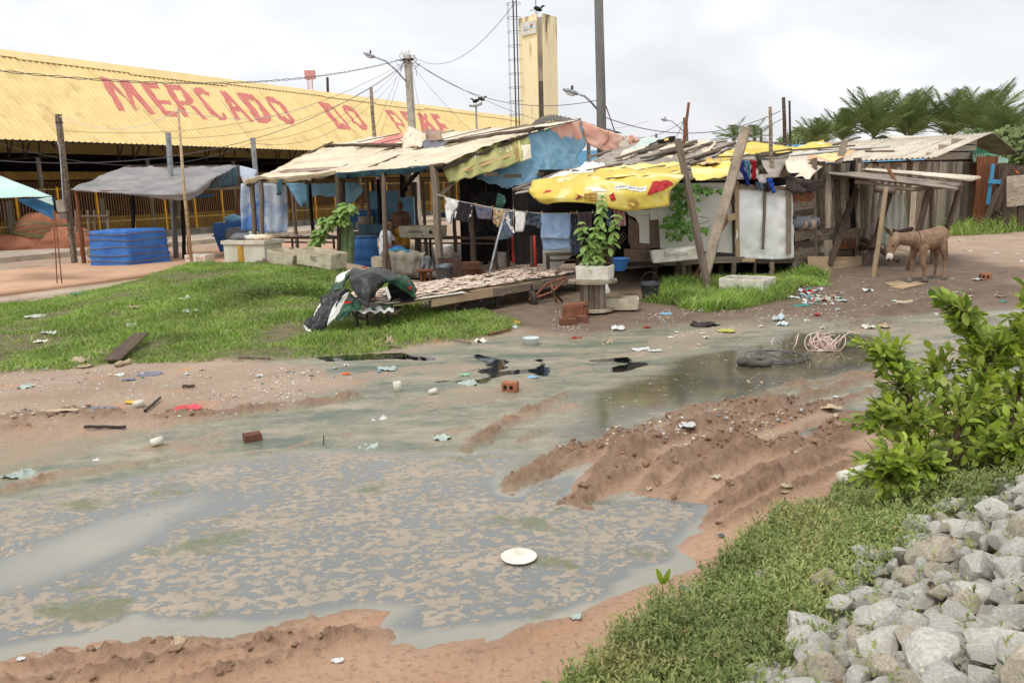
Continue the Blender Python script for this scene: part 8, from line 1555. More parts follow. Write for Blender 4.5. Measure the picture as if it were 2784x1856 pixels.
body('shorts',[[(mp_(0,0,.96),.165),(mp_(0,.0,.86),.175)],[(mp_(-.09,0,.9),.135),(mp_(-.115,0,.56),.125)],[(mp_(.09,0,.9),.135),(mp_(.115,0,.56),.125)],[(mp_(-.1,0,.97),.075),(mp_(.1,0,.97),.075)]],m_shorts,man,.014,3)
body('hair',[[(mp_(0,.01,1.63),.093),(mp_(0,.02,1.665),.085)]],m_hair,man,.012,2)
for x in(-.032,.032):MB().blob(mp_(x,-.088,1.615),(.011,.008,.007),1,0).build('eye',m_hair,man,True)
# seated person in white
sz_=W(*r4(1700,640),SF(*r4(1700,640),.45).y);S0=Vector((sz_.x,sz_.y,.14));sit=thing('person','person in a white t-shirt seated and wringing blue cloth beside the post','person',S0)
def sp_(x,y,z):return S0+Vector((x,y,z))
body('body',[[(sp_(-.02,.02,.5),.15),(sp_(-.02,0,.7),.14),(sp_(.02,-.02,.95),.14)],[(sp_(.05,-.02,1.02),.055),(sp_(.09,-.05,1.12),.052)],[(sp_(.11,-.07,1.18),.075),(sp_(.12,-.07,1.23),.085),(sp_(.11,-.06,1.26),.075)],[(sp_(.18,-.1,1.19),.026),(sp_(.205,-.11,1.175),.014)],[(sp_(.15,-.1,1.13),.04),(sp_(.165,-.11,1.12),.03)],[(sp_(.1,-.155,1.2),.018),(sp_(.1,-.16,1.22),.016)],
  [(sp_(.0,-.17,.93),.055),(sp_(.08,-.22,.72),.045),(sp_(.2,-.24,.64),.038),(sp_(.36,-.2,.66),.03),(sp_(.41,-.19,.665),.026)],[(sp_(.08,.13,.93),.055),(sp_(.2,.14,.74),.045),(sp_(.32,.05,.68),.036),(sp_(.44,-.06,.69),.03),(sp_(.48,-.08,.69),.026)],[(sp_(-.02,-.1,.48),.1),(sp_(.3,-.14,.5),.075),(sp_(.36,-.14,.47),.065),(sp_(.34,-.14,.12),.045),(sp_(.36,-.14,.05),.04),(sp_(.47,-.14,.03),.028)],[(sp_(-.02,.1,.48),.1),(sp_(.3,.12,.5),.075),(sp_(.36,.12,.47),.065),(sp_(.36,.12,.12),.045),(sp_(.38,.12,.05),.04),(sp_(.49,.12,.03),.028)]]
  +[[(sp_(.42,-.21+.017*k,.67),.011),(sp_(.46,-.21+.017*k,.66),.01),(sp_(.475,-.21+.017*k,.635),.009)]for k in range(4)]+[[(sp_(.41,-.165,.68),.012),(sp_(.44,-.14,.685),.01)]]+[[(sp_(.49,-.12+.017*k,.695),.011),(sp_(.53,-.13+.017*k,.685),.01),(sp_(.545,-.13+.017*k,.66),.009)]for k in range(4)]+[[(sp_(.47,-.13,.705),.012),(sp_(.5,-.15,.70),.01)]],m_skin,sit,.011,5)
body('t_shirt',[[(sp_(-.02,.02,.5),.165),(sp_(-.02,0,.72),.16),(sp_(.02,-.02,.95),.155)],[(sp_(.01,-.12,.96),.075),(sp_(.06,-.2,.82),.068)],[(sp_(.06,.1,.96),.075),(sp_(.15,.14,.84),.068)],[(sp_(.03,-.02,1.0),.1),(sp_(.05,-.02,1.04),.075)]],m_shirtw,sit,.013,4);body('hair',[[(sp_(.085,-.065,1.19),.085),(sp_(.09,-.06,1.25),.095),(sp_(.12,-.065,1.275),.075)]],m_hair,sit,.012,2);body('shorts',[[(sp_(-.02,-.1,.48),.112),(sp_(.2,-.13,.5),.1)],[(sp_(-.02,.1,.48),.112),(sp_(.2,.11,.5),.1)]],m_greyc,sit,.013,3)
tag(MB().box(S0+Vector((-.15,.0,.3)),(.4,.4,.25)).build('seat_box',m_foamold),'pale box the seated person sits on','box');tag(MB().slab([SF(*r4(1605,635),.3),SF(*r4(1690,640),.3),SF(*r4(1690,740),.3),SF(*r4(1610,730),.3)],Vector((0,.3,0))).build('foam_box',m_foamold),'pale foam box end between the drum and the seated person','box')
# donkey
DK=16.9;D0_=G(*s2(1180,1245),.17);dk=thing('donkey','brown donkey with a pale muzzle standing tethered under the lean-to','donkey',D0_)
dy=D0_.y
def q2(u,v,d=0):return W(*s2(u,v),dy+.25+d)
m_dk=MT('donkey_coat',(154,126,102),(128,103,82),7,.9,.012,40,.2,0,c3=(176,154,134),s3=2,k3=.58);m_pale=MT('pale_coat',(222,214,202),(204,194,180),6,.85);m_mane=MT('dark_mane',(70,54,46),(52,40,36),10,.9,.004,60)
px_=dy/F*.227  # metres for one view unit at the donkey
body('body',[[(q2(1090,770),118*px_),(q2(1180,760,.05),128*px_),(q2(1270,740,.1),130*px_),(q2(1340,700,.14),112*px_)],[(q2(1060,735),92*px_),(q2(1080,780,-.02),100*px_)],[(q2(1330,680,.15),95*px_),(q2(1370,720,.17),70*px_)],[(q2(1060,740),90*px_),(q2(980,745,-.05),90*px_),(q2(900,745,-.1),78*px_),(q2(830,735,-.15),64*px_)],[(q2(815,715,-.15),56*px_),(q2(790,770,-.18),70*px_),(q2(772,830,-.2),62*px_),(q2(752,910,-.22),44*px_),(q2(742,955,-.23),42*px_),(q2(738,980,-.23),36*px_)],
  [(q2(1150,850,-.1),62*px_),(q2(1140,960,-.12),36*px_),(q2(1148,1060,-.13),30*px_),(q2(1160,1140,-.13),20*px_),(q2(1165,1195,-.13),19*px_),(q2(1165,1225,-.14),26*px_)],[(q2(1050,860,.08),58*px_),(q2(1010,960,.06),34*px_),(q2(1010,1060,.05),27*px_),(q2(1003,1140,.04),19*px_),(q2(985,1205,.02),20*px_),(q2(975,1235,.0),27*px_)],
  [(q2(1370,760,.02),62*px_),(q2(1380,860,.0),44*px_),(q2(1395,950,.02),28*px_),(q2(1405,1000,.04),26*px_),(q2(1395,1100,.03),18*px_),(q2(1388,1180,.02),19*px_),(q2(1388,1215,.0),26*px_)],[(q2(1310,780,.26),60*px_),(q2(1300,880,.28),42*px_),(q2(1310,960,.3),28*px_),(q2(1312,1010,.3),24*px_),(q2(1295,1090,.28),18*px_),(q2(1280,1170,.26),19*px_),(q2(1272,1205,.24),26*px_)]],m_dk,dk,.016,7)
for u0,v0,u1,v1,d in((775,700,672,592,-.2),(805,700,790,612,-.1)):
    a,b=q2(u0,v0,d),q2(u1,v1,d);ax=(b-a);sd_=Vector((ax.z,0,-ax.x)).normalized()*27*px_;MB().grid([[a-sd_*.6,a+Vector((0,-.03,0)),a+sd_*.6],[a.lerp(b,.45)-sd_*1.1,a.lerp(b,.45)+Vector((0,.03,0)),a.lerp(b,.45)+sd_*1.1],[a.lerp(b,.8)-sd_*.6,a.lerp(b,.8)+Vector((0,.02,0)),a.lerp(b,.8)+sd_*.6],[b,b,b]],.012).build('ear',m_dk,dk,True);MB().grid([[a.lerp(b,.15)-sd_*.3,a.lerp(b,.15)+sd_*.3],[a.lerp(b,.5)-sd_*.7,a.lerp(b,.5)+sd_*.7],[b,b]]).build('ear_lining',m_mane,dk)
body('muzzle',[[(q2(745,950,-.255),41*px_),(q2(738,975,-.26),38*px_)]],m_pale,dk,.012,2);body('nose',[[(q2(735,992,-.29),24*px_),(q2(733,1000,-.30),18*px_)]],m_mane,dk,.01,2);MB().blob(q2(784,832,-.44),(.03,.012,.016),2,0).build('eye',m_hair,dk,True)
MB().tube([q2(1040,640,-.18),q2(1090,660,-.27),q2(1115,720,-.35),q2(1120,800,-.37)],[.007,.008,.007,.004],6).build('shoulder_stripe',m_iron,dk,True)
mb=MB();[mb.blob(q2(830+22*i,660-4*i+2*(i%2),-.12+.01*i),(.05,.03,.045),1,.3,2,i)for i in range(9)];mb.build('mane',m_mane,dk,True)
for u,v,d in((1165,1245,-.14),(972,1250,-.0),(1388,1232,.0),(1270,1222,.24)):c=q2(u,v,d);MB().lathe([(.065,-.045),(.06,0),(.045,.035),(0,.04)],Vector((c.x,c.y,c.z+.02)),14).build('hoof',m_concdk,dk,True)
MB().tube([q2(1412,700,.2),q2(1425,800,.24),q2(1425,950,.24),q2(1422,1010,.24)],[.03,.02,.02,.005],6).build('tail',m_mane,dk,True);MB().tube([q2(705,885,-.3),q2(760,885,-.42),q2(830,870,-.4),q2(900,880,-.3),q2(970,900,-.35)],.008,5).build('halter',m_rope,dk,True);MB().tube([q2(970,900,-.35),q2(975,960,-.36),q2(940,1070,-.36),q2(890,1150,-.36),q2(880,1170,-.36)],.008,5).build('tether',m_rope,dk,True)
# ================================================================ litter
def lp_(reg,u,v):return onground(*reg(u,v))
m_bag=MT('white_bag',(232,232,228),(208,212,210),4,.4,.004,14,.4,.04,trans=.15);m_gbag=MT('grey_green_bag',(186,198,188),(160,174,164),4,.4,.004,14,.4,.06);m_clear=MT('clear_plastic',(212,220,218),(190,202,204),4,.2,0,None,.5,.05);m_card=MT('old_card',(196,178,150),(170,150,124),4,.9,.002,30,.1,.1);m_pinkp=MT('pink_plastic',(226,92,96),(206,76,84),4,.5);m_lilac=MT('grey_fabric',(132,134,146),(112,114,128),4,.85);m_gbot=MT('green_bottle',(120,160,140),(92,132,114),4,.25,0,None,.5);m_yelp=MT('yellow_scrap',(222,176,60),None,1,.6);m_teals=MT('teal_scrap',(64,148,128),(50,126,108),4,.5);m_oran=MT('orange_scrap',(222,106,56),None,1,.6)
def scrap(name,reg,u,v,wv,hv,mat,label,cat='scrap',seed=0,h=.04,group=None):
    c=lp_(reg,u,v);sc_={id(s4):.3401,id(s5):.3401,id(s6):.3401,id(s7):.4464,id(s8):.5459,id(z4):.4677,id(z5):.4252,id(z8):.3741,id(s2):.227}[id(reg)]
    k=(c-EYEV).length/F*sc_;a=wv*k/2;b=min(a*.8,hv*k*(c-EYEV).length/EYE/2.2);P=[]
    for i in range(8):
        r=[]
        for j in range(10):
            x,y=(j/9*2-1),(i/7*2-1);e=1-.25*abs(x*y)+.12*mn.noise(Vector((x*2,y*2,seed+u)));n_=mn.noise(Vector((x*1.6+seed,y*1.6,u*.1)));n2=abs(mn.noise(Vector((x*3.3,y*3.3,v*.1+seed))));r.append(c+Vector((x*a*e,y*b*e,.006+h*max(0,n_*.9+n2*.9)*(1.15-.5*max(abs(x),abs(y))))))
        P.append(r)
    return tag(MB().grid(P,.003).build(name,mat,None,seed%2==0),label,cat,group)
SC=[
 (s4,'foam_scrap',1485,345,105,60,m_foam,'long cream foam offcut lying on the grass of the mound',.09),(s4,'plastic_bottle',1535,435,130,26,m_clear,'crushed clear bottle on the grass below the foam offcut',.05),(s4,'sacking',1065,400,110,40,m_card,'tan scrap of sacking on the grass',.05),(s4,'plastic_bag',1060,555,80,45,m_bag,'small white and blue bag in the middle of the grass',.1),(s4,'plastic_bag',400,615,110,50,m_bag,'white bag caught in the grass near the frame edge',.1),(s4,'foam_scrap',325,680,100,26,m_foam,'narrow white foam strip in the grass',.04),(s4,'green_net_scrap',632,297,115,34,m_teals,'clump of green netting on the dirt before the slab',.08),(s4,'plastic_bag',175,445,130,45,m_gbag,'grey bag on the dirt before the slab',.08),(s4,'sheet_scrap',310,472,190,36,m_bag,'pale crumpled sheet on the dirt beside the grass',.04),
 (s4,'grey_fabric',1195,935,190,72,m_lilac,'grey fabric scrap lying flat on the mud',.02),(s4,'grey_fabric',1030,978,95,24,m_lilac,'smaller grey fabric scrap beside the larger one',.02),(s4,'white_scrap',955,945,70,26,m_bag,'white curled scrap left of the grey fabric',.03),(s4,'pink_plastic',1490,1218,230,52,m_pinkp,'bright pink plastic scrap on the mud',.05),(s4,'yellow_scrap',1055,1173,100,22,m_yelp,'yellow scrap on the mud near the pink plastic',.02),(s4,'card_scrap',640,838,130,55,m_card,'bent brown card at the grass edge',.12),(s4,'card_scrap',680,880,100,35,m_card,'flat card scrap beside the bent card',.04),(s4,'plastic_bag',205,1045,110,36,m_gbag,'greenish crumpled bag on the mud near the frame edge',.06),(s4,'white_scrap',2075,955,60,30,m_bag,'small pale blue scrap on the mud below the grass',.05),(s4,'grey_strip',770,1215,330,22,m_lilac,'long dark plastic strip along the mud ridge',.02),(s4,'white_scrap',490,1240,270,16,m_card,'thin pale stick-like strip on the mud',.01),
 (s5,'plastic_bag',890,895,160,38,m_gbag,'pale grey bag at the water edge below the grass',.06),(s5,'white_rag',845,1315,350,52,m_bag,'long white rag draped on the mud bank',.07),(s5,'plastic_bag',1555,1030,200,60,m_gbag,'pale translucent bag in the black water',.07),(s5,'food_bag',1640,675,110,40,m_foam,'cream carton at the tip of the grass',.08),(s5,'orange_scrap',560,935,70,22,m_oran,'orange scrap on the mud at the water edge',.03),(s5,'green_bag',1510,945,90,24,MT('mint_bag',(140,196,156),None,1,.5),'mint green bag floating on the slime',.02),(s5,'blue_bag',2050,965,90,28,m_lblue,'light blue scrap floating beside the black water',.03),(s5,'plastic_bag',1330,1460,150,36,m_gbag,'grey-green bag half sunk in slime',.05),(s5,'plastic_bag',740,1545,170,60,m_gbag,'pale crumpled bag at the edge of the scum',.06),(s5,'sheet_scrap',2150,745,230,34,m_gbag,'pale torn sheet on the dirt bank',.03),(s5,'carton',1930,535,60,26,m_yelp,'yellow and white carton at the end of the grass',.06),(s5,'white_scrap',1915,568,50,26,m_bag,'small white cup near the yellow carton',.06),(s5,'dead_bucket',915,700,75,70,m_card,'broken brown pot sunk in the grass edge',.16),
 (s6,'white_scrap',1025,350,40,28,m_bag,'white tub in the grass below the shack',.08),(s6,'white_scrap',1192,432,46,28,m_bag,'white foam ball at the grass edge',.08),(s6,'plastic_sheet',915,453,105,26,m_lblue,'pale blue plastic piece on the dirt',.03),(s6,'white_jug',1810,322,115,52,m_bag,'white squashed jug at the rubbish heap',.16),(s6,'plastic_bottle',1655,342,110,34,m_clear,'clear bottle lying in the grass beside the white jug',.07),(s6,'red_can',2045,280,80,42,m_red,'bright red can on the rubbish heap',.12),(s6,'teal_scrap',1995,386,130,26,m_teals,'teal plastic sheet at the foot of the rubbish heap',.02),(s6,'grey_rag',2040,325,120,44,MT('slate_rag',(134,152,164),(112,130,142),5,.85),'slate blue rag on the rubbish heap',.1),(s6,'grey_rag',2180,345,120,48,bpy.data.materials['grey_green_bag'],'pale grey bag on the far side of the rubbish heap',.09),(s6,'white_cup',2150,262,46,36,m_bag,'white cup behind the rubbish heap',.1),(s6,'dark_rag',1230,550,250,60,MT('dark_rag',(66,58,54),(48,42,40),4,.85),'dark matted rag and cement lump on the dirt bank',.1),(s6,'lettuce',1390,592,150,36,MT('wilted_leaves',(188,190,104),(160,164,84),8,.8),'wilted yellow-green leaves beside the dark rag',.05),(s6,'plastic_cup',1815,505,95,56,m_clear,'clear plastic cup lying on its side on the dirt',.14),(s6,'plastic_bottle',1845,538,100,32,m_clear,'clear bottle in front of the plastic cup',.07),(s6,'white_rag',530,578,120,42,m_bag,'crumpled white rag on the dirt bank',.09),(s6,'red_rag',200,655,95,28,MT('maroon_rag',(156,44,44),None,1,.8),'maroon rag on the dirt bank',.06),(s6,'red_rag',760,565,60,26,bpy.data.materials['maroon_rag'],'smaller maroon rag farther along the dirt bank',.05),(s6,'green_bottle',1775,920,210,48,MT('dark_bottle',(92,108,102),(70,84,80),4,.25),'dark green plastic bottle floating in the dark puddle',.08),(s6,'soaked_sack',1610,1040,220,80,MT('printed_sack',(206,180,160),(120,112,110),8,.8),'soaked printed sack at the rim of the dark puddle',.1),(s6,'white_sheet_scrap',1545,1000,150,26,m_card,'pale floating board beside the soaked sack',.02),(s6,'plastic_bag',2110,875,150,50,m_gbag,'grey mesh bag at the edge of the dark puddle',.06),(s6,'plastic_bag',1300,798,90,32,m_clear,'blue-white bag floating in the reflection',.06),(s6,'plastic_bag',715,740,150,30,m_bag,'row of white foam pieces at the slime edge',.05),(s6,'white_strip',830,755,130,16,m_bag,'white strip at the slime edge',.02),(s6,'torn_bag',1080,1380,140,70,m_bag,'torn dirty white bag on the wheel ruts',.06),(s6,'grey_strip',2190,1225,260,36,m_card,'long torn strip lying over a rut',.04),(s6,'white_scrap',1990,1235,35,45,m_bag,'white scrap beside the torn strip',.05),(s6,'white_bottle',1860,640,90,26,m_clear,'clear bottle at the rim beside the cable coil',.06),(s6,'foam_scrap',450,690,90,42,m_card,'rusted tin lying on the dirt bank',.1),(s6,'red_scrap',1430,945,70,20,MT('faded_red',(214,130,116),None,1,.7),'faded red scrap floating in the dark puddle',.01),(s6,'white_bag',2310,350,90,32,m_bag,'white bag spread beside the rubbish heap',.04),
 (s7,'plastic_bottle',395,205,65,20,m_clear,'clear bottle with a label lying before the donkey post',.07),(s7,'sheet_scrap',630,275,110,30,m_card,'tan sheet scrap on the mud before the donkey',.04),(s7,'green_bottle',822,248,46,30,m_gbot,'pale green bottle end in the mud before the donkey',.1),(s7,'white_scrap',1060,136,60,14,m_bag,'white bag near the hollow brick',.04),(s7,'white_scrap',490,1195,70,34,m_card,'pale shell-like scrap beside the bush',.06),(s7,'white_bottle',395,430,80,28,m_foam,'cream bottle at the far edge of the water',.08),(s7,'net_scrap',490,425,80,34,m_card,'tangled net at the far edge of the water',.06),(s7,'teal_scrap',560,268,50,16,m_gbag,'pale teal scrap before the donkey',.04),
 (s8,'card_scrap',810,88,62,30,m_foamold,'cream foam chunk lying on the ruts',.035),(s8,'card_scrap',885,118,40,24,m_card,'brown card piece beside the cream foam chunk',.03),(s8,'card_scrap',1170,125,55,30,m_card,'dry leaf on the mud near the ground cover',.03),(s8,'card_scrap',1035,347,45,22,m_card,'small dry leaf on the smooth mud',.02),(s8,'card_scrap',1160,157,36,18,m_card,'second dry leaf beside the first',.02),(s8,'scrap',845,388,30,18,m_greyc,'grey pebble-like scrap on the smooth mud',.03),(s8,'foam_scrap',485,140,30,22,m_foamold,'foam crumb at the rut end',.03),(s8,'plastic_scrap',120,790,60,36,m_gbag,'shredded pale plastic at the near shore',.02),
 (z4,'silted_bag',90,690,200,100,MT('silted_bag',(196,180,158),(160,152,142),4,.7,.005,14),'silt-filled bag standing out of the puddle at the frame edge',.13),(z4,'green_bag',110,205,160,45,m_gbag,'pale green bag at the upper rim of the puddle',.06),(z4,'white_scrap',565,135,40,24,m_bag,'small white scrap on the mud strip',.04),(z4,'white_scrap',130,1315,40,22,m_bag,'white scrap pressed into the near ruts',.01),(z4,'white_scrap',1965,1308,70,26,m_bag,'thin white scrap at the bottom of the near mud',.02),(z4,'card_scrap',1045,1190,80,40,m_card,'dry leaf standing on the near rut',.04),(z4,'teal_scrap',1865,1150,60,16,m_teald,'dark teal scrap on the near rut',.02)]
for reg,nm,u,v,wv,hv,mat,lab,h in SC:scrap(nm,reg,u,v,wv,hv,mat,lab,'litter',(u*7+v)%97,h)
# floating plate, bricks, pipe, cups, coil, inner tube, sticks
pc=G(*z5(967,748),0);tag(MB().lathe([(0,.006),(.058,.006),(.068,.014),(.078,.016),(.105,.022),(.109,.02),(.109,.016),(.07,.004),(0,.0)],pc,40).build('plate',m_foam,None,True),'round cream foam plate floating on the scum','plate')
def hbrick(p,l,w_,h,rot,label):
    R=Matrix.Rotation(rot,3,'Z');o=thing('hollow_brick',label,'brick',p);MB().box(p+Z*h/2,(l,w_,h),R).build('block',m_brick,o)
    for x in(-.26,.14):MB().box(p+R@Vector((-l/2-.001,x*w_+.02,h/2)),(.012,w_*.26,h*.4),R).build('hole',m_dark,o);MB().box(p+R@Vector((x*l,-w_/2-.001,h/2)),(l*.2,.012,h*.4),R).build('hole',m_dark,o)
hbrick(lp_(s5,1875,1075),.17,.11,.10,-.25,'hollow red brick standing in the slime');hbrick(lp_(s2,1890,1235),.19,.14,.12,-.3,'hollow orange brick on the dirt beyond the donkey')
p=lp_(s4,2020,1470);tag(MB().box(p+Z*.03,(.15,.11,.08),Matrix.Rotation(.5,3,'Z')).build('brick',m_brickdk),'solid brown brick in the green slime','brick')
for u,v,reg,r_,h_,lab,rot in((972,1085,s5,.045,.12,'cream paper cup upright in the slime',0),(1225,1105,s5,.035,.09,'cream cup lying in the slime',1.5),(1210,1525,s4,.04,.1,'cream cup lying on the mud bank',1.5),(1065,1208,s4,.04,.11,'white cup lying near the yellow scrap',1.5)):
    c=lp_(reg,u,v);R=Matrix.Rotation(.6,3,'Z')@Matrix.Rotation(rot,3,'Y');tag(MB().lathe([(r_*.75,0),(r_,h_),(r_*.92,h_),(r_*.65,.01),(0,.01)],c+Z*(r_ if rot else 0),18,R).build('paper_cup',m_foam,None,True),lab,'cup')
c=lp_(s5,2038,705);tag(MB().lathe([(.10,0),(.12,.10),(.125,.105),(.115,.105),(.095,.01),(0,.01)],c,24).build('plastic_bowl',m_clear,None,True),'clear plastic bowl standing on the dirt bank','bowl')
def stick(reg,a,b,dia,mat,label,cat='stick',z=.03):p,q=lp_(reg,*a),lp_(reg,*b);log('stick',p+Z*z,q+Z*z,dia,mat,label=label,cat=cat)
plank('plank',lp_(s4,900,855)+Z*.05,lp_(s4,1140,690)+Z*.16,.22,.02,m_wooddk,label='dark torn board slanting out of the grass edge',cat='board');stick(s4,(935,878),(1040,848),.07,m_card,'short pale tube at the grass edge','tube');stick(s4,(1900,815),(2160,822),.03,m_wood,'thin pale stick along the grass edge');stick(s4,(1160,1250),(1285,1140),.025,m_iron,'bent dark rod on the mud');stick(s4,(680,1380),(1010,1402),.03,m_iron,'long dark strip on the mud bank');stick(s4,(1460,1052),(1560,1048),.035,m_wooddk,'short brown stick on the mud');stick(s5,(800,730),(1000,735),.03,m_wood,'driftwood stick at the water edge');stick(s5,(1420,680),(1560,700),.03,m_wood,'second driftwood stick near the cream carton');stick(s5,(1700,640),(1880,590),.03,m_woodrd,'reddish stick at the tip of the grass');stick(z4,(1880,55),(1885,5),.01,m_iron,'thin rod standing in the puddle',z=.03)
p=lp_(s8,1440,125);tag(MB().tube([p+Z*.04,p+Vector((.32,.12,.07))],[.06,.06],16).build('pipe_end',m_foam,None,True),'pale pipe end sticking out of the ground cover','pipe');p=lp_(s8,640,640);tag(MB().tube([p,p+Vector((.03,-.06,.02)),p+Vector((.10,-.1,.01))],.016,6).build('root',m_greyc,None,True),'short grey root beside the seedling','root')
# cable coil, black hose and inner tube in the dark puddle
cc=G(*s6(2190,735),0);mb=MB();m_cab=MT('pale_cable',(232,218,206),(214,180,168),6,.5)
for k_ in range(17):
    R=Matrix.Rotation(random.uniform(-1,1),3,'X')@Matrix.Rotation(random.uniform(-.9,.9),3,'Y')@Matrix.Rotation(random.uniform(0,6.28),3,'Z');r_=random.uniform(.10,.19);ce=cc+Vector((random.gauss(0,.07),random.gauss(0,.05),.08));e2=random.uniform(.75,1)
    mb.tube([Vector(((ce+R@Vector((r_*math.cos(a),r_*e2*math.sin(a),0))).x,(ce+R@Vector((r_*math.cos(a),r_*e2*math.sin(a),0))).y,max(.01,(ce+R@Vector((r_*math.cos(a),r_*e2*math.sin(a),0))).z)))for a in[k*.262 for k in range(22)]],.0065,5)
mb.build('cable_coil',m_cab,None,True);tag(bpy.data.objects['cable_coil'],'tangled coil of pale pink cable lying in the dark puddle','cable')
for k_,P in enumerate(([(1760,720),(1765,670),(1790,650),(1820,670),(1835,705)],[(1930,730),(1960,690),(1985,615),(1975,640),(1960,710)],[(2290,710),(2330,640),(2400,600),(2480,620),(2520,690)])):q=G(*s6(*P[0]),0).y;tag(MB().tube([Vector((W(*s6(*p),q).x,q+.03*i,max(.0,W(*s6(*p),q).z)))for i,p in enumerate(P)],.008,5).build('cable_loop',m_cab,None,True),('small arch of pale cable left of the coil','narrow loop of pale cable beside the coil','loose end of pale cable right of the coil')[k_],'cable')
hc=G(*s6(1880,800),.015);mb=MB()
for k_ in range(5):mb.tube([hc+Vector((.3*math.cos(a+k_)*(1-.1*k_)+.08*k_-.2,.42*math.sin(a+k_)*(1-.12*k_),.015+.01*math.sin(3*a)))for a in[j*.2 for j in range(26)]],.007,5)
tag(mb.build('black_hose',m_wire,None,True),'loops of thin black hose floating in the dark puddle','hose')
tcx=G(*s6(1620,845),.02);mb=MB();mb.tube([tcx+Vector((.17*math.cos(a),.13*math.sin(a),.025+.012*math.sin(2*a)))for a in[j*2*math.pi/30 for j in range(31)]],[.042+.008*math.sin(j*1.3)for j in range(31)],10,False);tag(mb.build('inner_tube',MT('old_rubber',(104,98,90),(74,70,66),5,.8,.003,20),None,True),'slack rubber inner tube lying in the dark puddle','tube')
# rubbish heap and strewn scraps, each its own piece
PAL=[('white',m_bag),('grey-green',m_gbag),('clear',m_clear),('tan',m_card),('red',m_redp),('teal',m_teals),('blue',m_lblue),('brown',m_brownc),('dark',m_greyc),('cream',m_foam)]
for k_ in range(64):
    cn_,mt_=random.choice(PAL[:4]+PAL if k_%2 else PAL);scrap('plastic_scrap',s6,random.gauss(2090,95),random.gauss(325,34),random.uniform(18,62),random.uniform(10,26),mt_,'small %s scrap heaped on the rubbish pile behind the mud'%cn_,'litter',k_,random.uniform(.02,.09),'scraps in the rubbish pile')
for k_ in range(85):
    cn_,mt_=random.choice(PAL[:4]*3+[PAL[9]]*4+PAL);reg,u,v=random.choice(((s6,random.uniform(0,2300),random.gauss(560,70)),(s6,random.uniform(0,2300),random.gauss(600,60)),(s4,random.uniform(0,2350),random.gauss(960,70)),(s7,random.uniform(0,1300),random.gauss(280,60)),(s5,random.uniform(0,900),random.gauss(930,60)),(s6,random.uniform(200,2300),random.gauss(1330,100)),(s2,random.uniform(1500,2500),random.gauss(950,120))))
    scrap('plastic_scrap',reg,u,v,random.uniform(14,50)*(1.5 if reg is s2 else 1),random.uniform(8,22),mt_,'small %s scrap strewn %s'%(cn_,{id(s6):'on the dirt between shack and puddle' if v<900 else 'on the wheel ruts',id(s4):'on the mud below the grass',id(s7):'on the mud before the donkey',id(s5):'on the mud at the slime edge',id(s2):'on the bare dirt beyond the donkey'}[id(reg)]),'litter',k_,random.uniform(.01,.05),'strewn scraps')
# countless crumbs of rubbish, shells and clods
def crumbs(n,zones,mat,name,label,smin,smax,flat=.4,ridge=0):
    bm=bmesh.new();bmesh.ops.create_icosphere(bm,subdivisions=1,radius=1);IV=[x.co.copy()for x in bm.verts];IF=[tuple(x.index for x in q.verts)for q in bm.faces];bm.free()
    v,f=[],[];xs,ys_=[],[]
    for reg,u0,v0,u1,v1,wgt in zones:
        for _ in range(int(n*wgt)):p=G(*reg(random.uniform(u0,u1),random.uniform(v0,v1)),.06);xs.append(p.x);ys_.append(p.y)
    zz,rr=terrain(np.array(xs),np.array(ys_))
    for x,y,z_,rd in zip(xs,ys_,zz,rr):
        if ridge:
            if rd<.014 or z_<.01:continue
            s_=random.uniform(smin,smax)**1*random.choice((.5,.7,1));R=Matrix.Rotation(random.uniform(0,6.28),3,'Z');b=len(v);c=Vector((x,y,z_+s_*.25));sd_=random.uniform(0,99)
            v.extend(c+R@Vector((p.x*1.2,p.y*.9,p.z*.75))*s_*(1+.7*mn.noise(p*1.3+Vector((sd_,0,0))))for p in IV);f.extend(tuple(b+i for i in q)for q in IF);continue
        if z_<.012 or mn.noise(Vector((x*.9,y*.9,3)))+.4*mn.noise(Vector((x*3,y*3,3)))<random.uniform(-.25,.25):continue
        s_=random.uniform(smin,smax);a=random.uniform(0,6.28);R=Matrix.Rotation(a,3,'Z')@Matrix.Rotation(random.uniform(-.5,.5),3,'X');b=len(v);c=Vector((x,y,max(z_,0)+s_*flat*.4))
        for k_ in range(8):v.append(c+R@Vector(((s_ if k_&1 else-s_)*random.uniform(.5,1),(s_*.7 if k_&2 else-s_*.7)*random.uniform(.5,1),(s_*flat if k_&4 else-s_*flat)*random.uniform(.5,1))))
        f+=[tuple(b+i for i in q)for q in[(0,2,3,1),(4,5,7,6),(0,1,5,4),(2,6,7,3),(0,4,6,2),(1,3,7,5)]]
    me=bpy.data.meshes.new(name);me.from_pydata([tuple(p)for p in v],[],f);me.materials.append(mat);tag(link(name,me),label,'debris',kind='stuff')
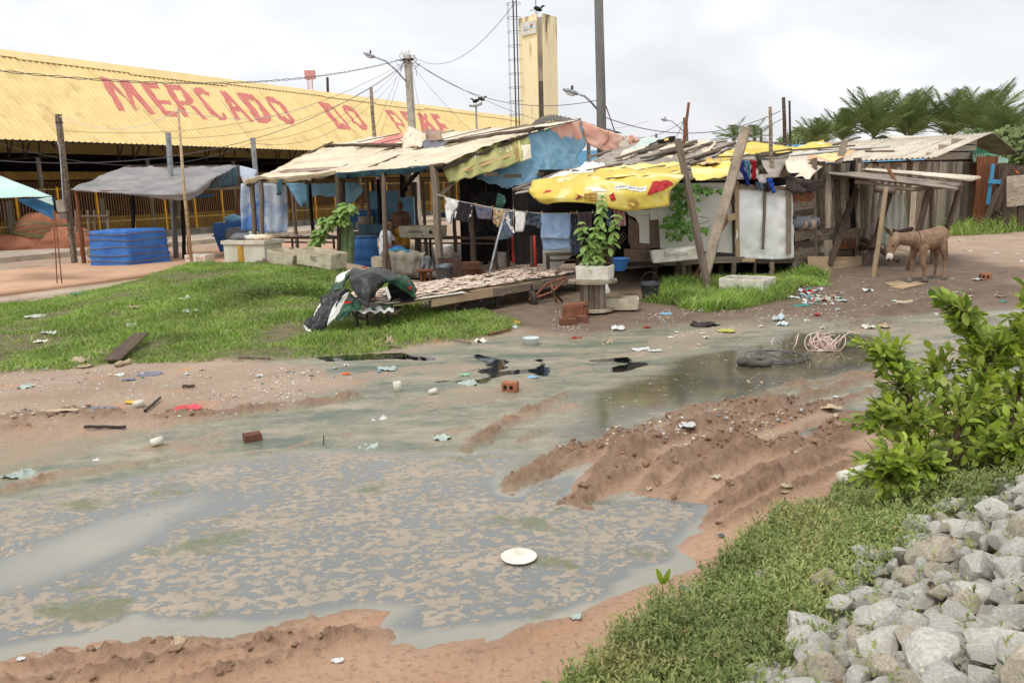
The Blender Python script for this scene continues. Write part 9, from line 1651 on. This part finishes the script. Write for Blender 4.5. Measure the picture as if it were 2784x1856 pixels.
for nm_,mt_,k_ in(('gravel',m_rock,1500),):
    v,f=[],[];bm=bmesh.new();bmesh.ops.create_icosphere(bm,subdivisions=1,radius=1);IV=[x.co.copy()for x in bm.verts];IF=[tuple(x.index for x in q.verts)for q in bm.faces];bm.free();xs=RNG.uniform(.2,5,9000);ys_=RNG.uniform(1.7,6.2,9000);ok=(sdf(xs,ys_,ROCKPOLY)<-.06)&(xs<.74*ys_+.15);xs,ys_=xs[ok][:k_],ys_[ok][:k_];zz=terrain(xs,ys_)[0]
    for x,y,z_ in zip(xs,ys_,zz):s_=random.uniform(.018,.048);b=len(v);sd_=random.uniform(0,99);c=Vector((x,y,z_+s_*.3));v.extend(c+Vector((p.x,p.y*.8,p.z*.7))*s_*(1+.8*mn.noise(p*1.4+Vector((sd_,sd_,0))))for p in IV);f.extend(tuple(b+i for i in q)for q in IF)
    me=bpy.data.meshes.new(nm_);me.from_pydata([tuple(p)for p in v],[],f);me.materials.append(MT('gravel_stone',(184,180,168),(146,142,132),9,.9,.004,40,coord='World'));tag(link(nm_,me),'small broken stones filling the gaps between the rocks','gravel',kind='stuff')
BANK=[(s6,0,400,2350,700,.40),(s7,0,150,1300,420,.15),(s4,0,870,2350,1300,.25),(s5,0,860,900,1100,.08),(s6,0,1250,2350,1560,.12)]
m_deb=MT('pale_debris',(222,216,204),(176,164,148),30,.8,coord='World');m_clod=MT('mud_clod',(152,122,98),(122,97,79),9,.85,.008,40,coord='World')
crumbs(4200,BANK,m_deb,'litter_crumbs','countless pale crumbs of rubbish and shell in the mud',.005,.020);crumbs(400,BANK,MT('coloured_debris',(150,120,96),(116,134,150),25,.7,coord='World',lo=.48,hi=.52),'litter_crumbs','countless coloured scraps of rubbish in the mud',.008,.026,.25)
crumbs(1700,[(s6,0,1100,2350,1560,.5),(z4,0,1100,2350,1400,.04),(z5,900,0,2350,1500,.2),(s4,0,1200,2350,1560,.18)],m_clod,'mud_clods','countless crumbled clods of mud along the wheel ruts',.010,.034,.8,1)
